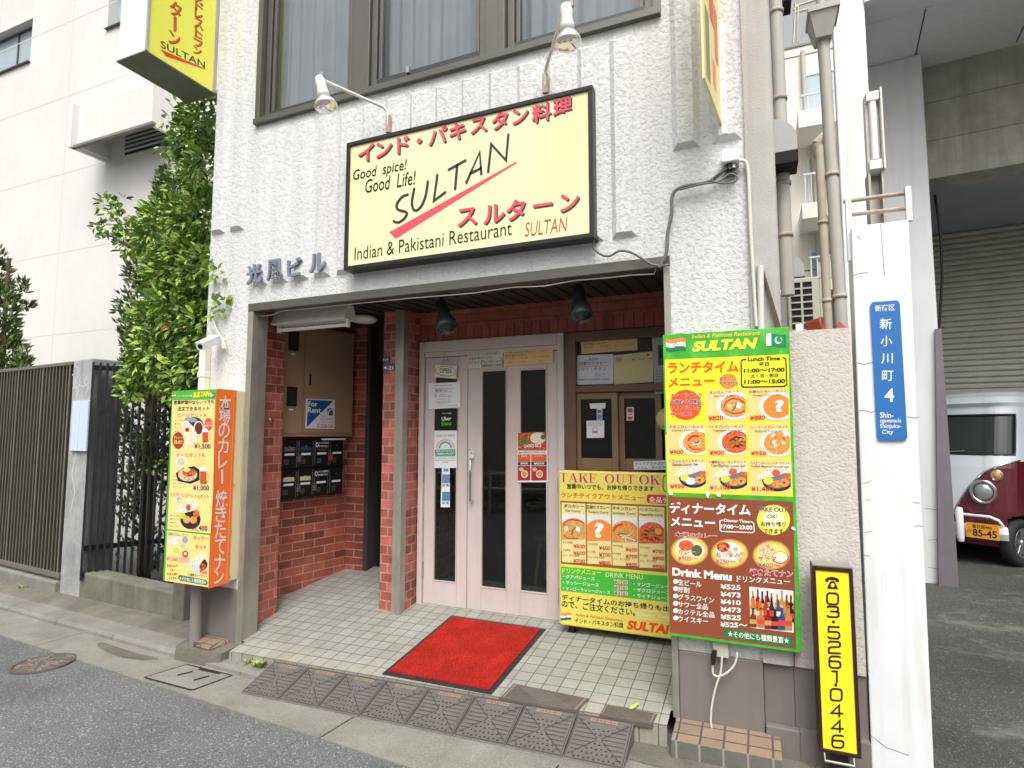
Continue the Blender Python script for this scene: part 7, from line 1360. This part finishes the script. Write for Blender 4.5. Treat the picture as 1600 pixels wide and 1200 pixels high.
m = MB(MT['dark']); xa, xb = hY(1236, 460, y_).x, hY(1269, 460, y_).x; zt = hY(1240, 441, y_).z; m.box(xa, xb, y_-.004, y_, 1.8, zt); g_ = m.build('grille_back', AC)
m = MB(MT['acb']); m.box((xa+xb)/2-.008, (xa+xb)/2+.008, y_-.016, y_-.004, 1.8, zt)
z = zt
while z > 1.8: m.box(xa, xb, y_-.012, y_-.0045, z-.008, z+.004); z -= .058
m.build('grille', AC)
pipe('refrigerant_pipe', 'short pale pipe entering the wall beside the outdoor unit', [(.14, 2.15, 2.62), (.33, 2.15, 2.60)], .03, MT['cablew']); pipe('thin_pipe', 'thin white upright pipe stub left of the outdoor unit', [(.225, 1.9, 2.2), (.235, 1.9, 1.8)], .012, MT['cablew'])
m = MB(MT['barkm'], MT['cablew']); m.tube([hY(1188, 415, -.04), hY(1190, 520, -.04)], .016, 8, MT['cablew']); single('pipe_stub', m, 'pale upright pipe stub on the corner column above the menu board', 'pipe')
m = MB(MT['barkm']); a, b = hY(1193, 425, .0-.03), hY(1217, 515, -.05); m.hexa([b+Vector((-.012, -.01, 0)), b+Vector((.012, -.01, 0)), b+Vector((.012, .01, 0)), b+Vector((-.012, .01, 0)), a+Vector((-.004, -.01, 0)), a+Vector((.004, -.01, 0)), a+Vector((.004, .01, 0)), a+Vector((-.004, .01, 0))]); single('leaning_stick', m, 'dark broken wooden stick leaning on the corner column above the menu board', 'slat')
t = thing('broken_pot', 'broken terracotta pot lying on top of the low beige wall', 'pot', (.28, .08, 1.945)); q = hY(1272, 507, .07); m = MB(MT['terra']); m.lathe([(.0, -.035), (.024, -.035), (.031, .028), (.036, .028), (.036, .04), (.031, .04), (.021, -.02), (0, -.02)], (q.x, .07, 1.982), (1, -.3, .05), 16); m.build('pot_body', t); m = MB(MT['paper']); m.box(q.x-.085, q.x-.055, .03, .07, 1.947, 1.985); m.build('paper_scrap', t)
m = MB(MT['terra']); 
m.hexa([(.30, .05, 1.947), (.36, .04, 1.947), (.36, .11, 1.947), (.30, .11, 1.947), (.305, .055, 1.96), (.355, .05, 1.955), (.355, .105, 1.955), (.305, .105, 1.965)]); single('tile_shard', m, 'flat terracotta shard beside the broken pot on the wall', 'shard'); m = MB(MT['terra']); m.hexa([(.375, .05, 1.947), (.425, .05, 1.947), (.425, .12, 1.947), (.375, .12, 1.947), (.39, .06, 1.985), (.395, .06, 1.99), (.42, .11, 1.955), (.385, .11, 1.96)]); single('tile_shard', m, 'upright terracotta shard at the right end of the low wall', 'shard')
AB = thing('apartment_block', 'distant beige apartment block with balconies seen through the alley', 'building', (2, 13, -.5)); Yb = 13.0; px = lambda x, y, Y=Yb: hY(x, y, Y)
xl = px(1224, 300).x; zt = px(1224, 76).z; m = MB(MT['beige']); m.box(xl, 9, Yb, Yb+6, -2, zt); m.build('wall', AB)
m = MB(MT['alu']); m.box(xl-.02, 9, Yb-.03, Yb, zt-.05, zt); z = px(1224, 92).z; m.box(xl, 9, Yb-.01, Yb, z-.03, z); z = px(1230, 425).z; m.box(xl, 9, Yb-.012, Yb, z-.03, z); m.build('string_course', AB)
for x0, y0, x1, y1 in ((1259, 120, 1310, 176), (1264, 250, 1310, 312), (1268, 395, 1320, 470)):
    a, b = px(x0, y0), px(x1, y1); m = MB(MT['white']); m.box(a.x-.05, a.x, Yb-.04, Yb, b.z, a.z+.06); m.box(a.x, b.x, Yb-.04, Yb, a.z, a.z+.06); w_ = m.build('window', AB); m = MB(MT['glassB']); m.box(a.x, b.x, Yb-.012, Yb-.002, b.z, a.z); m.build('window_pane', w_)
for xl_, yt_, yb_, rt_ in ((1247, 174, 200, 147), (1253, 318, 342, 270), (1262, 440, 455, 400)):
    Y2 = Yb-1.2; a, b = px(xl_, yt_, Y2), px(xl_, yb_, Y2); m = MB(MT['beige']); m.box(a.x, 6, Y2, Yb, b.z, a.z); ba = m.build('balcony', AB); m = MB(MT['rail']); zr = px(xl_+8, rt_, Y2).z; m.box(a.x+.05, 6, Y2+.02, Y2+.06, zr-.04, zr)
    x = a.x+.08
    while x < a.x+2.2: m.box(x, x+.02, Y2+.03, Y2+.05, a.z, zr-.04); x += .13
    m.build('balcony_rail', ba)
m = MB(MT['pipe']); 
for q in ((1254, 80, 1257, 175), (1270, 205, 1275, 440)): a, b = px(q[0], q[1], Yb-.1), px(q[2], q[3], Yb-.1); m.tube([(a.x, Yb-.1, a.z), (a.x, Yb-.1, b.z)], .06, 8)
m.build('wall_pipe', AB)
m = MB(MT['acb']); a, b = px(1278, 410, Yb-.8), px(1300, 432, Yb-.8); m.box(a.x, b.x, Yb-.8, Yb-.4, b.z, a.z); m.build('balcony_unit', AB)
m = MB(MT['steel']); z0 = zt
for (x0, y0), (x1, y1) in (((1240, 68), (1243, 5)), ((1246, 66), (1247, 8)), ((1243, 10), (1300, -8)), ((1242, 20), (1300, 4)), ((1240, 16), (1250, 6)), ((1280, 60), (1281, -10))): a, b = px(x0, y0, Yb+.5), px(x1, y1, Yb+.5); m.tube([a, b], .035, 6)
m.build('roof_railing', AB)
m = MB(MT['rust']); q = hY(1281, 222, 2.4); m.tube([(q.x-.02, 2.4, q.z-.02), (q.x-.02, 2.4, q.z-.13)], [.05, .035], 10); m.tube([(q.x+.06, 2.4, q.z-.02), (q.x+.02, 2.4, q.z+.035), (q.x-.02, 2.4, q.z-.02)], .05, 10); single('vent_cowl', m, 'rusty dark vent cowl behind the thin stained pipe', 'vent')

# ------------------------------------------------------------------ the retro van
VA = R(-46); _t = hZ(1534, 829, .345); _p = Vector((.487*.90, -.07, 0)); V0 = _t-Matrix.Rotation(VA, 3, 'Z') @ _p; V0.z = gz(V0.x)+.004
VN = thing('retro_van', 'maroon and white retro style van with round headlights in the parking bay', 'van', V0); VN.rotation_euler.z = VA; VN.scale = (.90, .95, 1.0)
def vbuild(mb, name, parent, bev=0):
    me = bpy.data.meshes.new(name); o = bpy.data.objects.new(name, me); COL.objects.link(o); me.from_pydata([tuple(v) for v in mb.v], [], mb.f)
    for mm in mb.mats: me.materials.append(mm)
    for i, pl in enumerate(me.polygons): pl.material_index = mb.m[i]; pl.use_smooth = i in mb.smooth
    me.update(); o.parent = parent
    if bev: b = o.modifiers.new('bevel', 'BEVEL'); b.width = bev; b.segments = 2; b.limit_method = 'ANGLE'
    return o
HW, LEN = .70, 3.2
def vprof(z):                                            # (front offset, half width) by height
    pts = [(.22, .06, .66), (.40, .0, .69), (.62, -.015, .70), (.85, .0, .70), (1.10, .035, .70), (1.27, .08, .69), (1.68, .20, .655), (1.79, .23, .645), (1.84, .19, .65), (1.91, .27, .62), (1.97, .42, .54), (2.0, .62, .42)]
    for a, b in zip(pts, pts[1:]):
        if a[0] <= z <= b[0]: t = (z-a[0])/(b[0]-a[0]); return a[1]+(b[1]-a[1])*t, a[2]+(b[2]-a[2])*t
    return pts[-1][1:] if z > 1 else pts[0][1:]
def vpt(s_, z, off=0):                                   # s_: -1..1 over the front, beyond that along the sides in metres
    fo, hw = vprof(z); rc = .26; hw += off; fo -= off
    if abs(s_) <= .62: x = s_/.62*(hw-rc); y = fo+.05*(s_/.62)**2; return Vector((x, y, z))
    sg = 1 if s_ > 0 else -1; q = abs(s_)
    if q <= 1: a = (q-.62)/.38*math.pi/2; return Vector((sg*(hw-rc+rc*math.sin(a)), fo+.05+(rc-.0)*(1-math.cos(a)), z))
    return Vector((sg*hw, fo+.05+rc+(q-1), z))
SS = [-1-2.6, -1-2.0, -1-1.4]+[-1-.1*k for k in range(13, 0, -1)]+[-1+.038*k for k in range(10)]+[-.62+.031*k for k in range(41)]+[.62+.038*k for k in range(1, 11)]+[1+.1*k for k in range(1, 14)]+[2.4, 3.0, 3.6]
ZS = [.22+.025*k for k in range(64)]+[1.81, 1.825, 1.84, 1.86, 1.885, 1.91, 1.94, 1.97, 1.985, 2.0]
def vline(s_): q = abs(s_); return .28+.90*(1-(1-min(1, q/1.05))**2.0)       # two-tone V
def zone(s_, z):
    q = abs(s_)
    if .0 <= z < .58 and q > .86 and math.hypot(q-1-.0, z-.27) < .315: return 'arch'
    if 1.245 < z < 1.70 and q < .93: return 'glass'
    if 1.26 < z < 1.66 and 1.06 < q < 1.55: return 'glass'
    if 1.26 < z < 1.66 and 1.62 < q < 2.9: return 'glass'
    return 'white' if z > vline(s_) else 'maroon'
body = MB(MT['carw'], MT['maroon']); gl_ = MB(MT['carglass']); side = MB(MT['carglass']); trim = MB(MT['chrome'])
for i in range(len(SS)-1):
    for j in range(len(ZS)-1):
        sm_, zm = (SS[i]+SS[i+1])/2, (ZS[j]+ZS[j+1])/2; zo = zone(sm_, zm)
        if zo == 'arch': continue
        off = -.012 if zo == 'glass' else 0; q = [vpt(SS[i], ZS[j], off), vpt(SS[i+1], ZS[j], off), vpt(SS[i+1], ZS[j+1], off), vpt(SS[i], ZS[j+1], off)]
        if zo == 'glass': (gl_ if abs(sm_) < .95 else side).face(q, None, True)
        else: body.face(q, MT['carw'] if zo == 'white' else MT['maroon'], True)
rf = [vpt(s_, 2.0) for s_ in SS]; n = len(rf)
for i in range(n//2): body.face([rf[i], rf[i+1], rf[n-2-i], rf[n-1-i]], MT['carw'], True)
for z in (0,): body.face([vpt(-3.6, .22), vpt(3.6, .22), vpt(3.6, 2.0), vpt(-3.6, 2.0)], MT['carw'])
vbuild(body, 'body', VN); vbuild(gl_, 'windscreen', VN); vbuild(side, 'side_window', VN)
tp = [vpt(s_, vline(s_)+.005, .006) for s_ in [x*.05 for x in range(-20, 21)]]; trim.tube(tp, .009, 6); vbuild(trim, 'trim_line', VN)
m = MB(MT['blackm']); m.tube([vpt(-.93+.093*k, 1.245, .0) for k in range(21)]+[vpt(.93, 1.245+.057*k, 0) for k in range(1, 9)]+[vpt(.93-.093*k, 1.70, 0) for k in range(1, 21)]+[vpt(-.93, 1.70-.057*k, 0) for k in range(1, 9)], .012, 6); vbuild(m, 'windscreen_seal', VN)
m = MB(MT['dark']); m.box(-.62, .62, .45, 3.0, .25, 1.05); vbuild(m, 'underbody', VN)
m = MB(MT['maroon']); m.hexa([(-.60, .18, 1.1), (.60, .18, 1.1), (.60, .5, 1.1), (-.60, .5, 1.1), (-.58, .26, 1.30), (.58, .26, 1.30), (.58, .5, 1.30), (-.58, .5, 1.30)]); vbuild(m, 'dashboard', VN)
for sx in (-.33, .33): m = MB(MT['seat']); m.box(sx-.23, sx+.23, .85, .98, .9, 1.60); vbuild(m, 'car_seat', VN, .06)
m = MB(MT['chrome']); m.tube([vpt(-.1, 1.255, .02), vpt(.35, 1.285, .02)], .008, 6); vbuild(m, 'wiper', VN)
for sg in (-1, 1):
    c = vpt(.64*sg, .83, .0); d = Vector((.42*sg, -1, -.05)).normalized(); m = MB(MT['chrome']); m.lathe([(.135, -.06), (.138, .02), (.126, .04), (.104, .03), (.100, .0), (0, .0)], c, d, 32); h_ = vbuild(m, 'headlight', VN); m = MB(MT['lens']); m.lathe([(.095, .005), (.085, .028), (.05, .045), (0, .052)], c, d, 28); vbuild(m, 'headlight_lens', h_)
    c = vpt(.76*sg, 1.02, .0); m = MB(MT['chrome']); m.lathe([(.062, -.03), (.064, .02), (.052, .026), (0, .02)], c, d, 24); i_ = vbuild(m, 'indicator', VN); m = MB(MT['amber']); m.lathe([(.05, .02), (.035, .036), (0, .042)], c, d, 20); vbuild(m, 'indicator_lens', i_)
    c = vpt(1.16*sg, 1.0, .0); m = MB(MT['amber']); m.lathe([(.028, -.01), (.026, .012), (0, .016)], c, (sg, 0, 0), 14); vbuild(m, 'side_repeater', VN)
m = MB(MT['white']); 
bs_ = [-.82+.041*k for k in range(41)]; rows_ = [(.30, .03), (.31, .075), (.38, .085), (.45, .075), (.46, .03)]
for i in range(len(bs_)-1):
    for (za, oa), (zb3, ob) in zip(rows_, rows_[1:]): m.face([vpt(bs_[i], za, oa), vpt(bs_[i+1], za, oa), vpt(bs_[i+1], zb3, ob), vpt(bs_[i], zb3, ob)], None, True)
for e in (-.82, .82): m.face([vpt(e, z, o) for z, o in rows_])
bu = vbuild(m, 'bumper', VN)
for sg in (-1, 1):
    m = MB(MT['white']); c = vpt(.30*sg, .5, .10); m.tube([(c.x, c.y, .26), (c.x, c.y-.01, .30), (c.x, c.y-.01, .60), (c.x, c.y, .64)], [.03, .042, .042, .03], 12); vbuild(m, 'overrider', bu)
m = MB(MT['white']); m.tube([vpt(-.78, .47, .07), vpt(-.74, .53, .085)]+[vpt(-.66+.0825*k, .565, .09) for k in range(17)]+[vpt(.74, .53, .085), vpt(.78, .47, .07)], .016, 8); vbuild(m, 'bumper_rail', bu)
pl_c = vpt(.57, .40, .10); pu = (vpt(.74, .40, .1)-vpt(.40, .40, .1)).normalized(); pn_ = Vector((pu.y, -pu.x, 0)); m = MB(P('#e8a02a', .4))
g_ = lambda u_, v_, d_: pl_c+pu*u_+Vector((0, 0, v_))+pn_*d_
m.hexa([g_(-.165, -.0825, .012), g_(.165, -.0825, .012), g_(.165, -.0825, 0), g_(-.165, -.0825, 0), g_(-.165, .0825, .012), g_(.165, .0825, .012), g_(.165, .0825, 0), g_(-.165, .0825, 0)]); np_ = vbuild(m, 'license_plate', VN)
lt = MB(P('#1d1612')); vs_ = Sheet(lambda x, y: g_(x, -y, .0125), pu, (0, 0, 1), pn_)
vs_.text(lt, '春日部480', (-.10, -.025), (.10, -.025), .042, None, 1, .012); vs_.text(lt, 'け', (-.15, .035), (-.115, .035), .04, None, 1, .01); vs_.text(lt, '85-45', (-.10, .062), (.145, .062), .078, None, 1, .02); vbuild(lt, 'lettering', np_)
def wheel(x, y):
    sg = 1 if x > 0 else -1; m = MB(MT['tyre']); m.lathe([(.15, -.07), (.235, -.075), (.262, -.05), (.268, 0), (.262, .05), (.235, .075), (.17, .07), (.165, .04)], (x, y, .268), (sg, 0, 0), 36); w_ = vbuild(m, 'wheel', VN)
    m = MB(MT['alloy']); m.lathe([(.172, .06), (.165, .072), (.155, .06), (.15, -.02), (0, -.02)], (x, y, .268), (sg, 0, 0), 36)
    for k in range(5):
        a = R(72*k+18); e1 = Vector((0, math.cos(a), math.sin(a))); e2 = Vector((0, -math.sin(a), math.cos(a))); o_ = Vector((x, y, .268)); ax = Vector((sg, 0, 0))
        q = [o_+e1*.02-e2*.024, o_+e1*.02+e2*.024, o_+e1*.158+e2*.034, o_+e1*.158-e2*.034]; m.hexa([p+ax*.0 for p in q]+[q[0]+ax*.055, q[1]+ax*.055, q[2]+ax*.064, q[3]+ax*.064])
    m.lathe([(.042, .0), (.042, .062), (.03, .07), (0, .07)], (x, y, .268), (sg, 0, 0), 20); vbuild(m, 'rim', w_, .004)
for x in (-.615, .615):
    for y in (.36, 2.5): wheel(x, y)

# ------------------------------------------------------------------ across the street (seen in the panes)
m = MB(M('opposite_render', '#bdbdb8', .8, var=.15, vs=.6)); m.wbox(-26, 16, -11.2, -10.6, -1.2, 4.2); single('street_wall', m, 'grey building front across the street, mirrored in the door panes', 'building')

RL = thing('guard_rail', 'white two bar guard rail across the street, mirrored in the door panes', 'guard rail', W(-2, -6.2, -.2)); m = MB(MT['white'])
for z in (.45, .75): m.tube([W(-9, -6.2, z-.2), W(6, -6.2, z)], .03, 8)
m.build('rail', RL)
for k in range(8): m = MB(MT['white']); p = W(-9+2.1*k, -6.2, -.4); m.tube([p, p+zv(1.1)], .035, 8); m.build('rail_post', RL)
HG = thing('hedge', 'low green hedge across the street, mirrored in the door panes', 'hedge', W(-2, -7.2, -.2)); m = MB(*LEAF); leafcloud(m, [(W(-9+1.1*k, -7.2, .1), (.7, .4, .5), 110) for k in range(14)], .16, LEAF, rng); m.build('foliage', HG)
